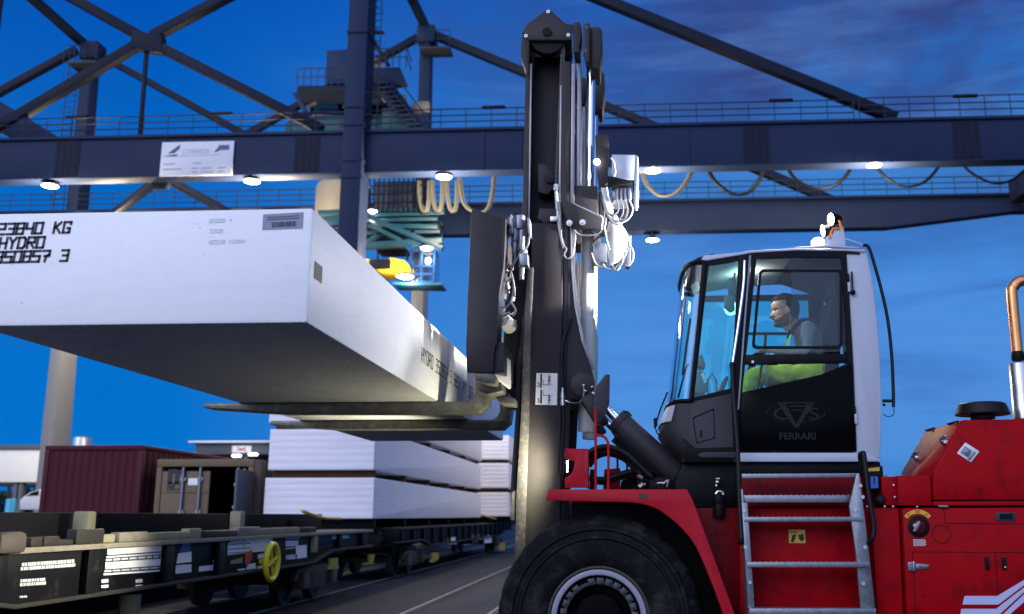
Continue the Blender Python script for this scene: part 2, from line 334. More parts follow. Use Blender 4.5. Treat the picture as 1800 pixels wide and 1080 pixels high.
M = dict(
 mast = mat('mast_black_steel', (0.026, 0.023, 0.027), 0.5, spec=0.2, var=0.3, scale=5, dirt=(0.10, 0.085, 0.07), dscale=55, dlo=0.66, dhi=0.78, bump=0.15, bscale=120),
 mastgrit = mat('mast_gritty_steel', (0.060, 0.055, 0.052), 0.6, var=0.4, scale=6, dirt=(0.20, 0.17, 0.13), dscale=18, dlo=0.5, dhi=0.75, bump=0.3, bscale=90),
 black = mat('black_paint', (0.004, 0.004, 0.005), 0.5, spec=0.12, var=0.3, scale=8),
 rubber = mat('hose_rubber', (0.007, 0.007, 0.008), 0.5, var=0.3, scale=14, spec=0.2),
 chrome = mat('chrome_rod', (0.80, 0.82, 0.86), 0.12, 1.0, var=0.04, rvar=0.05),
 steel = mat('bare_steel', (0.52, 0.53, 0.55), 0.35, 1.0, var=0.2, scale=12),
 galv = mat('galvanised_steel', (0.22, 0.235, 0.27), 0.42, 0.75, var=0.4, scale=22, dirt=(0.16, 0.16, 0.18), dscale=14, dlo=0.5, dhi=0.75),
 cyl = mat('grey_cylinder_paint', (0.50, 0.50, 0.50), 0.38, var=0.12, scale=9, dirt=(0.16, 0.15, 0.14), dscale=9, dlo=0.6, dhi=0.8),
 red = mat('red_machine_paint', (0.3, 0.0016, 0.006), 0.45, var=0.22, scale=2.5, spec=0.06, dirt=(0.13, 0.003, 0.006), dscale=6, dlo=0.50, dhi=0.72, bump=0.05, bscale=60),
 redworn = mat('worn_red_fender_paint', (0.42, 0.006, 0.018), 0.5, spec=0.2, var=0.25, scale=4, dirt=(0.17, 0.025, 0.035), dscale=14, dlo=0.56, dhi=0.66, stretch=(0.5, 1, 3)),
 redshade = mat('stained_shaded_red', (0.13, 0.002, 0.005), 0.5, spec=0.1, var=0.3, scale=4, dirt=(0.008, 0.004, 0.005), dscale=3, dlo=0.5, dhi=0.62, stretch=(2, 1, 0.5)),  # darker copy of the red: shade put into the colour, plus stains
 white = mat('cab_white_paint', (0.41, 0.44, 0.53), 0.35, var=0.05, scale=2, spec=0.2),
 cabgrey = mat('cab_dark_grey_moulding', (0.032, 0.031, 0.038), 0.5, var=0.12, scale=30, bump=0.1, bscale=220, spec=0.2),
 cabblack = mat('cab_black_frame', (0.004, 0.004, 0.006), 0.4, var=0.2, spec=0.1),
 doorblack = mat('door_black_panel', (0.002, 0.002, 0.003), 0.2, var=0.2, rvar=0.04, spec=0.04),
 logo = mat('door_emblem_grey', (0.0045, 0.006, 0.0075), 0.4, var=0.15, spec=0.2),
 glass = glass('cab_glass', (0.66, 0.98, 0.96)), farglass = glass('far_cab_glass', (0.25, 0.98, 0.94)),
 doorglass = glass('door_glass', (0.90, 0.97, 0.97), 0.0, 0.45),
 shadeglass = glass('dark_door_glass', (0.74, 0.79, 0.82), 0.0, 0.6),
 tyre = mat('tyre_rubber', (0.006, 0.006, 0.008), 0.6, spec=0.12, var=0.4, scale=10, bump=0.2, bscale=60, dirt=(0.040, 0.037, 0.036), dscale=6, dlo=0.5, dhi=0.75),
 rim = mat('wheel_rim_steel', (0.26, 0.26, 0.32), 0.4, 0.2, var=0.15, scale=8, dirt=(0.10, 0.06, 0.05), dscale=10, dlo=0.62, dhi=0.72),
 hub = mat('hub_black', (0.002, 0.002, 0.003), 0.6, var=0.3, spec=0.05),
 lug = mat('lug_plate_grey', (0.055, 0.060, 0.068), 0.45, 0.3, var=0.3, scale=20),
 alu = mat('cast_aluminium', (0.86, 0.86, 0.88), 0.5, 0.0, var=0.05, scale=2.5, dirt=(0.80, 0.79, 0.81), dscale=4, dlo=0.5, dhi=0.8, bump=0.12, bscale=110, stretch=(0.6, 0.6, 3), spec=0.3),
 stackalu = mat('stacked_aluminium', (0.74, 0.72, 0.78), 0.45, 0.0, var=0.06, scale=2, bump=0.2, bscale=6, stretch=(0.15, 0.15, 4), dirt=(0.60, 0.58, 0.64), dscale=5, dlo=0.45, dhi=0.75),
 ink = mat('stencil_ink', (0.012, 0.012, 0.022), 0.6, var=0.3, scale=40),
 inkfaint = mat('faint_stencil_ink', (0.80, 0.80, 0.83), 0.6, var=0.05),
 paper = mat('paper_label', (0.22, 0.25, 0.36), 0.6, var=0.12, scale=14),
 sticker = mat('white_sticker', (0.70, 0.69, 0.66), 0.4, var=0.08, scale=12, dirt=(0.45, 0.40, 0.34), dscale=20, dlo=0.6, dhi=0.75),
 fork = mat('worn_fork_steel', (0.11, 0.105, 0.085), 0.42, 0.4, var=0.5, scale=7, dirt=(0.26, 0.24, 0.18), dscale=9, dlo=0.5, dhi=0.75, bump=0.2, bscale=30),
 crane = mat('crane_grey_paint', (0.015, 0.025, 0.064), 0.5, spec=0.08, var=0.12, scale=0.5, dirt=(0.040, 0.026, 0.022), dscale=1.6, dlo=0.60, dhi=0.76, stretch=(1.6, 1, 0.25)),
 crane2 = mat('crane_grey_brace', (0.01, 0.014, 0.03), 0.5, spec=0.08, var=0.2, scale=0.6, dirt=(0.030, 0.016, 0.014), dscale=0.8, dlo=0.66, dhi=0.8),
 rail = mat('railing_steel', (0.022, 0.028, 0.045), 0.5, var=0.2, spec=0.2),
 teal = mat('trolley_blue_paint', (0.005, 0.032, 0.060), 0.45, var=0.3, scale=1.2, dirt=(0.06, 0.05, 0.05), dscale=2, dlo=0.6, dhi=0.8, spec=0.2),
 bluebox = mat('cabinet_blue_paint', (0.004, 0.025, 0.09), 0.45, var=0.15, scale=1.5, spec=0.15),
 festoon = mat('festoon_lamplit_cable', (0.07, 0.07, 0.068), 0.6, var=0.3, scale=4), drum = mat('drum_cream_paint', (0.15, 0.14, 0.13), 0.5, var=0.1, scale=1.5),
 yellow = mat('machine_yellow_paint', (0.62, 0.38, 0.015), 0.45, var=0.15, scale=2),
 brightyellow = mat('bright_yellow_paint', (0.75, 0.62, 0.010), 0.4, var=0.12, scale=6),
 signwhite = mat('sign_white', (0.62, 0.62, 0.66), 0.5, var=0.05),
 signblue = mat('sign_blue', (0.012, 0.055, 0.20), 0.5, var=0.1),
 signgrey = mat('sign_grey_print', (0.30, 0.32, 0.40), 0.5, var=0.1),
 cablew = mat('pale_cable', (0.30, 0.30, 0.295), 0.55, var=0.25, scale=5),  # hoses overexposed by the work lights, that brightness put into the colour
 wagon = mat('wagon_dark_paint', (0.004, 0.004, 0.006), 0.55, spec=0.12, var=0.4, scale=2, dirt=(0.028, 0.022, 0.018), dscale=4, dlo=0.55, dhi=0.75),
 wagonedge = mat('wagon_flange_dusty', (0.022, 0.02, 0.018), 0.6, var=0.4, scale=3, spec=0.2),
 deckwood = mat('worn_deck_planks', (0.20, 0.18, 0.14), 0.8, var=0.4, scale=3, dirt=(0.12, 0.10, 0.08), dscale=5, dlo=0.5, dhi=0.7, bump=0.4, bscale=14, stretch=(4, 0.5, 1)),
 timber = mat('dark_timber', (0.006, 0.006, 0.009), 0.85, spec=0.1, var=0.5, scale=5, bump=0.4, bscale=12, stretch=(4, 0.4, 4)),
 brown = mat('brown_timber', (0.07, 0.036, 0.02), 0.8, var=0.4, scale=4, bump=0.3, bscale=12, stretch=(0.5, 4, 4), spec=0.1),
 palewood = mat('pale_stanchion', (0.24, 0.225, 0.15), 0.8, var=0.3, scale=6, spec=0.1),
 stencil = mat('white_stencil_paint', (0.62, 0.64, 0.68), 0.6, var=0.25, scale=20),
 plate = mat('white_data_plate', (0.80, 0.80, 0.80), 0.5, var=0.08),
 stenblue = mat('blue_panel', (0.016, 0.045, 0.22), 0.5, var=0.2),
 stenred = mat('red_panel', (0.42, 0.04, 0.025), 0.5, var=0.2),
 rust = mat('rusty_brown_steel', (0.05, 0.032, 0.025), 0.7, var=0.5, scale=6),
 maroon = mat('maroon_container_paint', (0.070, 0.012, 0.021), 0.5, var=0.22, scale=0.9, dirt=(0.075, 0.022, 0.018), dscale=1.4, dlo=0.6, dhi=0.85, stretch=(1, 1, 2), spec=0.1),
 tan = mat('tan_container_paint', (0.16, 0.115, 0.07), 0.55, var=0.15, scale=1.2, dirt=(0.12, 0.07, 0.04), dscale=3, dlo=0.62, dhi=0.78, spec=0.15),
 inside = mat('container_inside', (0.02, 0.018, 0.017), 0.8, var=0.3),
 concrete = mat('concrete', (0.24, 0.235, 0.225), 0.85, var=0.2, scale=1.2, bump=0.2, bscale=20),
 ground = None,
 bwhite = mat('building_white_cladding', (0.74, 0.73, 0.68), 0.6, var=0.05, scale=0.4),
 bgrey = mat('building_grey_cladding', (0.09, 0.1, 0.12), 0.6, var=0.08, scale=0.4, spec=0.2),
 vanwhite = mat('van_white_paint', (0.66, 0.67, 0.68), 0.35, var=0.05),
 skyblue = mat('sky_blue_plastic', (0.03, 0.30, 0.48), 0.4, var=0.1),
 foliage = mat('dark_foliage', (0.020, 0.032, 0.022), 0.9, var=0.6, scale=0.8),
 bark = mat('bark', (0.04, 0.03, 0.025), 0.9, var=0.3),
 silver = mat('silver_sheet', (0.50, 0.50, 0.52), 0.35, 0.6, var=0.12, scale=2),
 exhaust = mat('exhaust_stainless', (0.58, 0.56, 0.53), 0.28, 0.9, var=0.15, scale=6, stretch=(1, 1, 0.3)),
 pipeorange = mat('orange_lit_pipe', (0.70, 0.30, 0.12), 0.28, 0.9, var=0.35, scale=5),  # orange light on the exhaust pipe put into its colour
 leveryel = mat('dusty_yellow_paint', (0.30, 0.22, 0.012), 0.6, var=0.25, scale=8), beaconlit = emit('lit_amber_beacon', (1.0, 0.62, 0.30), 3.0), lightlens = emit('lit_flood_lens', (1.0, 0.94, 0.78), 22.0), dimlens = emit('lit_canopy_lamp', (1.0, 0.98, 0.85), 3.0), cranelit = mat('floodlit_leg_paint', (0.15, 0.15, 0.16), 0.5, var=0.12, scale=0.6, dirt=(0.13, 0.12, 0.115), dscale=0.8, dlo=0.55, dhi=0.8, stretch=(1, 1, 0.4)),
 headlens = emit('lit_work_lens', (1.0, 0.97, 0.95), 60.0),
 smalllens = emit('lit_small_lens', (0.90, 0.86, 1.0), 25.0),
 orange = mat('orange_lit_arm', (0.75, 0.20, 0.02), 0.3, var=0.1),  # orange glow on the lamp arms put into their colour
 skin = mat('skin', (0.50, 0.27, 0.185), 0.5, var=0.08, scale=18),
 hair = mat('black_hair', (0.008, 0.006, 0.005), 0.7, spec=0.1, var=0.4, scale=60, bump=0.5, bscale=120),
 beard = mat('stubble', (0.17, 0.10, 0.075), 0.7, var=0.3, scale=80),
 sweater = mat('grey_sweater', (0.26, 0.27, 0.30), 0.9, var=0.2, scale=30, bump=0.3, bscale=60),
 hivis = mat('hi_vis_fabric', (0.52, 0.72, 0.035), 0.7, var=0.15, scale=9, dirt=(0.36, 0.52, 0.05), dscale=7, dlo=0.5, dhi=0.75),
 refl = mat('reflective_tape', (0.42, 0.44, 0.46), 0.4, var=0.1),
 seat = mat('seat_fabric', (0.014, 0.014, 0.017), 0.8, var=0.2, scale=30, spec=0.1),
 liner = mat('cab_headliner', (0.72, 0.72, 0.70), 0.7, var=0.05),
 monitor = mat('monitor_grey', (0.07, 0.07, 0.08), 0.4, var=0.1),
 bottle = glass('clear_plastic', (0.85, 0.92, 0.96), 0.1, 2.0),
 yellowstk = mat('yellow_sticker', (0.62, 0.36, 0.02), 0.5, var=0.1, scale=20),
 bluestk = mat('blue_sticker', (0.02, 0.12, 0.55), 0.4, var=0.1),
 redink = mat('red_print', (0.50, 0.10, 0.09), 0.5, var=0.1),
 stripe = mat('pale_blue_stripe', (0.40, 0.42, 0.62), 0.4, var=0.08, scale=6),
)

# road dust settled on the lower mast
def mast_dusty():
    m = mat('dusty_mast_steel', (0.034, 0.030, 0.034), 0.85, var=0.3, scale=5, dirt=(0.10, 0.085, 0.07), dscale=55, dlo=0.66, dhi=0.78, spec=0.08, bump=0.2, bscale=110)
    t = m.node_tree; n = t.nodes; l = t.links; b = n['Principled BSDF']
    src = b.inputs['Base Color'].links[0].from_socket
    co = n.new('ShaderNodeTexCoord'); sp = n.new('ShaderNodeSeparateXYZ'); l.new(co.outputs['Object'], sp.inputs[0])
    nz = n.new('ShaderNodeTexNoise'); nz.inputs['Scale'].default_value = 3.2; nz.inputs['Detail'].default_value = 8; l.new(co.outputs['Object'], nz.inputs['Vector'])
    mr = n.new('ShaderNodeMapRange'); l.new(sp.outputs['Z'], mr.inputs[0]); mr.inputs[1].default_value = 3.0; mr.inputs[2].default_value = 1.6; mr.inputs[3].default_value = 0.0; mr.inputs[4].default_value = 0.8
    ad = n.new('ShaderNodeMath'); ad.operation = 'MULTIPLY'; l.new(mr.outputs[0], ad.inputs[0])
    m2 = n.new('ShaderNodeMapRange'); l.new(nz.outputs['Fac'], m2.inputs[0]); m2.inputs[1].default_value = 0.3; m2.inputs[2].default_value = 0.65; l.new(m2.outputs[0], ad.inputs[1])
    mx = n.new('ShaderNodeMixRGB'); l.new(ad.outputs[0], mx.inputs[0]); l.new(src, mx.inputs[1]); mx.inputs[2].default_value = (0.060, 0.055, 0.047, 1)
    l.new(mx.outputs[0], b.inputs['Base Color']); return m
M['mastdust'] = mast_dusty()

# cast aluminium: pale skin with saw scratches and specks; the underside is greyer and grainy
def alu_mats():
    m = M['alu']; t = m.node_tree; n = t.nodes; l = t.links; b = n['Principled BSDF']
    src = b.inputs['Base Color'].links[0].from_socket
    co = n.new('ShaderNodeTexCoord'); mp = n.new('ShaderNodeMapping'); l.new(co.outputs['Object'], mp.inputs[0]); mp.inputs['Scale'].default_value = (1.5, 3.0, 30)
    nz = n.new('ShaderNodeTexNoise'); nz.inputs['Scale'].default_value = 6.0; nz.inputs['Detail'].default_value = 6; l.new(mp.outputs[0], nz.inputs['Vector'])
    big = n.new('ShaderNodeTexNoise'); big.inputs['Scale'].default_value = 1.1; big.inputs['Detail'].default_value = 2; l.new(co.outputs['Object'], big.inputs['Vector'])
    a1 = n.new('ShaderNodeMapRange'); l.new(nz.outputs['Fac'], a1.inputs[0]); a1.inputs[1].default_value = 0.57; a1.inputs[2].default_value = 0.72
    a2 = n.new('ShaderNodeMapRange'); l.new(big.outputs['Fac'], a2.inputs[0]); a2.inputs[1].default_value = 0.42; a2.inputs[2].default_value = 0.65; a2.inputs[4].default_value = 0.75
    mu = n.new('ShaderNodeMath'); mu.operation = 'MULTIPLY'; l.new(a1.outputs[0], mu.inputs[0]); l.new(a2.outputs[0], mu.inputs[1])
    mx = n.new('ShaderNodeMixRGB'); l.new(mu.outputs[0], mx.inputs[0]); l.new(src, mx.inputs[1]); mx.inputs[2].default_value = (0.50, 0.50, 0.53, 1)
    sp = n.new('ShaderNodeTexVoronoi'); sp.inputs['Scale'].default_value = 7.0; l.new(co.outputs['Object'], sp.inputs['Vector'])
    s1 = n.new('ShaderNodeMapRange'); l.new(sp.outputs['Distance'], s1.inputs[0]); s1.inputs[1].default_value = 0.055; s1.inputs[2].default_value = 0.035; s1.inputs[4].default_value = 0.5
    m2 = n.new('ShaderNodeMixRGB'); l.new(s1.outputs[0], m2.inputs[0]); l.new(mx.outputs[0], m2.inputs[1]); m2.inputs[2].default_value = (0.30, 0.29, 0.32, 1)
    l.new(m2.outputs[0], b.inputs['Base Color'])
alu_mats()
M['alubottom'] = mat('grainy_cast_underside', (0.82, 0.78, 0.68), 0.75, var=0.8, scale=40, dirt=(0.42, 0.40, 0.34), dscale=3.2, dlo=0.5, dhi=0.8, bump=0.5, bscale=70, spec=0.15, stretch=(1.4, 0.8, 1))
M['rubgrey'] = mat('grey_hose', (0.16, 0.16, 0.165), 0.5, var=0.25, scale=20)
M['litedge'] = mat('lit_rail_edge', (0.22, 0.22, 0.24), 0.32, 0.8, var=0.35, scale=14)  # bright strips stand for lit mast edges, highlight put into the colour
# ================================================================== SETTING: ground
def ground_mat():
    m = bpy.data.materials.new('yard_asphalt'); m.use_nodes = True
    t = m.node_tree; n = t.nodes; l = t.links; b = n['Principled BSDF']
    co = n.new('ShaderNodeTexCoord')
    mpn = n.new('ShaderNodeMapping'); l.new(co.outputs['Object'], mpn.inputs[0]); mpn.inputs['Scale'].default_value = (1.0, 0.35, 1)
    a = n.new('ShaderNodeTexNoise'); a.inputs['Scale'].default_value = 0.55; a.inputs['Detail'].default_value = 8; l.new(mpn.outputs[0], a.inputs['Vector'])
    r_ = n.new('ShaderNodeValToRGB'); l.new(a.outputs['Fac'], r_.inputs[0])
    r_.color_ramp.elements[0].position = 0.3; r_.color_ramp.elements[0].color = (0.012, 0.018, 0.034, 1)
    r_.color_ramp.elements[1].position = 0.75; r_.color_ramp.elements[1].color = (0.038, 0.052, 0.092, 1)
    g = n.new('ShaderNodeTexNoise'); g.inputs['Scale'].default_value = 90; g.inputs['Detail'].default_value = 3; l.new(co.outputs['Object'], g.inputs['Vector'])
    mx = n.new('ShaderNodeMixRGB'); mx.blend_type = 'MULTIPLY'; mx.inputs[0].default_value = 0.6; l.new(r_.outputs[0], mx.inputs[1]); l.new(g.outputs['Color'], mx.inputs[2])
    rr = n.new('ShaderNodeMapRange'); l.new(a.outputs['Fac'], rr.inputs[0]); rr.inputs[3].default_value = 0.5; rr.inputs[4].default_value = 0.9; l.new(rr.outputs[0], b.inputs['Roughness']); b.inputs['Specular IOR Level'].default_value = 0.15
    # oil stains, tyre streaks and cracks
    st = n.new('ShaderNodeTexNoise'); st.inputs['Scale'].default_value = 0.9; st.inputs['Detail'].default_value = 9; st.inputs['Roughness'].default_value = 0.65
    m2 = n.new('ShaderNodeMapping'); l.new(co.outputs['Object'], m2.inputs[0]); m2.inputs['Scale'].default_value = (2.6, 0.22, 1); l.new(m2.outputs[0], st.inputs['Vector'])
    sr = n.new('ShaderNodeValToRGB'); l.new(st.outputs['Fac'], sr.inputs[0]); sr.color_ramp.elements[0].position = 0.52; sr.color_ramp.elements[1].position = 0.66
    vo = n.new('ShaderNodeTexVoronoi'); vo.feature = 'DISTANCE_TO_EDGE'; vo.inputs['Scale'].default_value = 0.7; l.new(co.outputs['Object'], vo.inputs['Vector'])
    vr = n.new('ShaderNodeMapRange'); l.new(vo.outputs['Distance'], vr.inputs[0]); vr.inputs[1].default_value = 0.022; vr.inputs[2].default_value = 0.006; vr.inputs[4].default_value = 0.8
    mxx = n.new('ShaderNodeMath'); mxx.operation = 'MAXIMUM'; l.new(sr.outputs[0], mxx.inputs[0]); l.new(vr.outputs[0], mxx.inputs[1])
    md = n.new('ShaderNodeMixRGB'); l.new(mxx.outputs[0], md.inputs[0]); l.new(mx.outputs[0], md.inputs[1]); md.inputs[2].default_value = (0.012, 0.014, 0.020, 1)
    l.new(md.outputs[0], b.inputs['Base Color'])
    bp = n.new('ShaderNodeBump'); bp.inputs['Strength'].default_value = 0.5; bp.inputs['Distance'].default_value = 0.012; l.new(g.outputs['Fac'], bp.inputs['Height']); l.new(bp.outputs[0], b.inputs['Normal'])
    return m
M['ground'] = ground_mat()
g = MB()
nx = 8
g.grid([[(-600 + 1200*i/nx, -200 + 1200*j/nx, 0) for i in range(nx+1)] for j in range(nx+1)], smooth=False)
struct('ground', g, M['ground'])

XW = -5.8                                  # near side plane of the train
def rail_track(xc, y0, y1, label):
    t = thing('railway_track', label, 'railway track', (xc, y0, 0), 'rail tracks sunk into the yard')
    for s_ in (-1, 1):
        r_ = MB(); x = xc + s_*0.7525
        r_.box((x-0.035, y0, 0.004), (x+0.035, y1, 0.022)); part('rail', r_, M['rubgrey'], t, 0)
        q = MB(); q.box((x+0.04, y0, 0.004), (x+0.10, y1, 0.008)); part('flange_groove', q, M['black'], t, 0)
    return t
rail_track(XW-1.45, 2, 120, 'rail track sunk into the yard underneath the flat wagons')
rail_track(-3.15, 2, 120, 'empty rail track flush in the ground between forklift and wagons')

# ================================================================== BACKGROUND BUILDINGS
# white clad building at the left edge
Yb = 60.0
a_, b_ = P(-140, 783, Yb), P(84, 800, Yb)
zt, zb_ = P(0, 790, Yb).z, P(0, 848, Yb).z
wb = thing('loading_hall', 'white clad open sided hall beyond the maroon container, far left', 'building', (a_.x, Yb, 0))
q = MB(); q.box((a_.x, Yb, zb_), (b_.x, Yb+18, zt)); part('wall', q, M['bwhite'], wb, 0.03)
q = MB(); q.box((a_.x-0.2, Yb-0.2, zt+0.004), (b_.x+0.2, Yb+18.2, zt+0.25)); part('roof_edge', q, M['bgrey'], wb, 0.02)
for x in (a_.x+0.3, P(24, 860, Yb).x, P(31, 860, Yb).x, b_.x-0.3):
    q = MB(); q.box((x-0.18, Yb+0.2, 0), (x+0.18, Yb+0.6, zb_-0.003)); part('column', q, M['bgrey'], wb, 0.01)
# grey canopy building with red lettered sign
Yc_ = 90.0
a_, b_ = P(344, 780, Yc_), P(520, 780, Yc_)
z1, z0 = P(400, 780, Yc_).z, P(400, 799, Yc_).z
cb = thing('canopy_building', 'grey flat canopy with a red lettered sign and two lit lamps behind the tan container', 'building', (a_.x, Yc_, 0))
q = MB(); q.box((a_.x, Yc_, z0), (b_.x, Yc_+14, z1)); part('fascia', q, M['bgrey'], cb, 0.02)
q = MB(); q.box((a_.x-0.5, Yc_-0.5, z1+0.004), (b_.x+0.3, Yc_+14.4, z1+0.22)); part('roof_edge', q, M['silver'], cb, 0.02)
for x in (a_.x+0.5, (a_.x+b_.x)/2, b_.x-0.5):
    q = MB(); q.box((x-0.2, Yc_+0.3, 0), (x+0.2, Yc_+0.7, z0-0.003)); part('column', q, M['bgrey'], cb, 0.01)
c0, c1 = P(409, 784, Yc_), P(442, 796, Yc_)
q = MB(); q.box((c0.x, Yc_-0.12, c1.z), (c1.x, Yc_-0.004, c0.z)); sb = part('sign_board', q, M['plate'], cb, 0.01)
text('sign_lettering', 'iwt', ((c0.x+c1.x)/2, Yc_-0.125, c1.z+0.13), 0.62, M['stenred'], sb, align='CENTER', bold=0.02)
for x, y in ((416, 800.5), (445, 798)):
    p = P(x, y+1.0, Yc_-0.8)
    q = MB(); q.cbox((p.x, p.y, p.z), (0.85, 0.5, 0.26)); fl = part('floodlight', q, M['dimlens'], cb, 0.12)
# round metal silo seen over the maroon container
p = P(146, 770, 70); rr = 15.5*ppm(146, 770, 70)
q = MB(); q.revolve((p.x, p.y, 0), (0,0,1), [(rr, 0), (rr, p.z-0.15), (rr*0.96, p.z), (0, p.z+0.18)], 28)
solo('metal_silo', q, M['silver'], 'round silver silo top showing above the maroon container beside the crane leg', 'silo', (p.x, p.y, 0), bevel=0)
# white van and blue barrel under the hall
p = P(58, 888, 44)
k = ppm(58, 880, 44)
van = thing('delivery_van', 'white van with sloping bonnet standing left of the maroon container', 'van', (p.x, p.y, 0))
vx = lambda px: P(px, 880, 44).x
vz = lambda py: P(58, py, 44).z
q = MB(); q.prism([(34, 896), (34, 880), (40, 874), (52, 866), (70, 860), (112, 857), (130, 860), (130, 896)], 44, 46.0); part('body', q, M['vanwhite'], van, 0.05)
q = MB(); q.prism([(46, 872), (55, 866.5), (68, 862), (68, 871)], 43.98, 43.999); part('side_window', q, M['cabblack'], van, 0)
q = MB(); q.prism([(74, 871), (74, 861.5), (100, 860), (100, 871)], 43.98, 43.999); part('side_window', q, M['cabblack'], van, 0)
for px in (48, 116):
    q = MB(); c_ = P(px, 897, 43.95); q.cyl((c_.x, 43.93, 0.36), (c_.x, 44.2, 0.36), 0.36); part('wheel', q, M['tyre'], van, 0.02)
p = P(19, 884, 40); rr = 8*ppm(19, 884, 40)
q = MB(); q.revolve((p.x, p.y, 0), (0,0,1), [(rr, 0), (rr, 1.2), (rr*1.04, 1.22), (rr*1.04, 1.3), (rr, 1.32), (rr, P(19, 879, 40).z), (rr*0.8, P(19, 877, 40).z), (0, P(19, 877, 40).z)], 20)
solo('blue_tank', q, M['skyblue'], 'bright blue round tank standing at the far left edge under the white hall', 'tank', (p.x, p.y, 0), bevel=0)
# far wood on the horizon
rnd = random.Random(3)
wd = MB()
for i in range(2600):
    x = rnd.uniform(-190, 60); y = 190 + rnd.uniform(0, 14); hh = 5.0 + 2.5*math.sin(x*0.13) + 1.5*math.sin(x*0.41+1)
    z = rnd.uniform(0, 1)**0.7*hh; sz = rnd.uniform(0.5, 1.3); an = rnd.uniform(0, 3.14); ti = rnd.uniform(-1, 1)
    u = Vector((math.cos(an), math.sin(an), 0))*sz; v = Vector((-math.sin(an)*ti, math.cos(an)*ti, 1)).normalized()*sz
    c_ = Vector((x, y, z)); o = len(wd.v); wd.v += [c_-u-v*0.4, c_+u-v, c_+u*0.6+v, c_-u*0.8+v*0.7]; wd.face([o, o+1, o+2, o+3])
for i in range(160):
    x = rnd.uniform(-190, 60); wd.beam((x, 197, 0), (x+rnd.uniform(-.5, .5), 197, 4), 0.35, 0.35)
struct('distant_wood', wd, M['foliage'], kind='stuff')

# ================================================================== GANTRY CRANE
YG, YH = 40.0, 49.8                        # front faces of the two girders
zg0, zg1 = P(900, 297, YG).z, P(900, 229, YG).z
gc = thing('gantry_crane', 'huge grey gantry crane with two lit girders and braced pylons spanning the whole yard', 'gantry crane', (-10, YG, 0))
xL, xR = P(-260, 300, YG).x, P(2150, 280, YG).x
GW = 0.75
q = MB(); q.box((xL, YG, zg0), (xR, YG+GW, zg1))
q.box((xL, YG-0.12, zg1+0.003), (xR, YG+GW+0.35, zg1+0.13)); q.box((xL, YG-0.03, zg0-0.045), (xR, YG+GW+0.03, zg0-0.003))
for px in (850, 290, 1500, 1210):
    x = P(px, 260, YG).x; q.box((x-0.05, YG-0.045, zg0+0.02), (x+0.05, YG-0.002, zg1-0.02))
part('girder', q, M['crane'], gc, 0.012, label='front girder carrying the white sign')
for px in (120, 540, 940, 1330, 1700):       # bolted splice plates
    x = P(px, 260, YG).x; q = MB(); q.box((x-0.55, YG-0.022, zg0+0.06), (x+0.55, YG-0.003, zg1-0.06))
    for i in range(4):
        for j in range(9): q.cyl((x-0.42+0.28*i, YG-0.022, zg0+0.15+j*(zg1-zg0-0.3)/8), (x-0.42+0.28*i, YG-0.055, zg0+0.15+j*(zg1-zg0-0.3)/8), 0.03, 6)
    part('splice_plate', q, M['crane2'], gc, 0)
# rear girder (its right end tapers up)
zh0, zh1 = P(1150, 406, YH).z, P(1150, 357, YH).z
xq = P(1560, 406, YH).x; xr2 = P(2000, 360, YH).x
q = MB(); q.extrude([(xL-8, YH, zh0), (xq, YH, zh0), (xq+6.5, YH, zh0+0.75), (xr2, YH, zh0+0.75), (xr2, YH, zh1), (xL-8, YH, zh1)], (0, GW, 0))
q.box((xL-8, YH-0.3, zh1+0.003), (xr2, YH+GW+0.1, zh1+0.12))
part('girder', q, M['crane'], gc, 0.012, label='rear girder, tapered towards its right end')
q = MB(); p0 = P(1786, 308, YH-1.5); p1 = P(1830, 345, YH-1.5); q.box((p0.x, YH-2, p1.z), (p1.x, YH-0.4, p0.z)); part('end_stop', q, M['crane2'], gc, 0.03)

def leg(px0, px1, py, Y, D, ztop, label, flare=0):
    a, b = P(px0, py, Y), P(px1, py, Y)
    q = MB(); q.box((a.x, Y, 0.0), (b.x, Y+D, ztop))
    q.box((a.x-0.25, Y-0.25, 0.0), (b.x+0.25, Y+D+0.25, 0.5))
    return q, a, b
def leg2(px0, px1, py, Y, ztop, zsplit):           # rear pylons: narrow front, tapering depth
    a, b = P(px0, py, Y), P(px1, py, Y); q = MB(); o = len(q.v); zb0 = 0.5
    D_ = lambda z: 1.9 - 1.15*z/ztop
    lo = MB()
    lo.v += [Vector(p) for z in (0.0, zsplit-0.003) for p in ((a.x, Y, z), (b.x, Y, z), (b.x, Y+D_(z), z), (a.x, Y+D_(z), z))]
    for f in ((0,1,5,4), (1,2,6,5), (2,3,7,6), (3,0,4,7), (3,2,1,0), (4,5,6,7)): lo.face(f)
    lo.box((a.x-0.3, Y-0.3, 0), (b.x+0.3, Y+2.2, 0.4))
    part('leg', lo, M['cranelit'], gc, 0.012, label='lower leg, floodlight painted into its pale grey')  # paler than the pylon above: floodlight put into the colour
    for z, d, w in ((zsplit, D_(zsplit), 0), (ztop*0.8, D_(ztop*0.8), 0.0), (ztop, 0.75, 0.0)):
        q.v += [Vector((a.x-w, Y, z)), Vector((b.x+w, Y, z)), Vector((b.x+w, Y+d, z)), Vector((a.x-w, Y+d, z))]
    for i in (0, 4):
        for k in range(4):
            k2 = (k+1) % 4; q.face([o+i+k, o+i+k2, o+i+4+k2, o+i+4+k])
    q.face([o+3, o+2, o+1, o]); q.face([o+8, o+9, o+10, o+11])
    return q, a, b
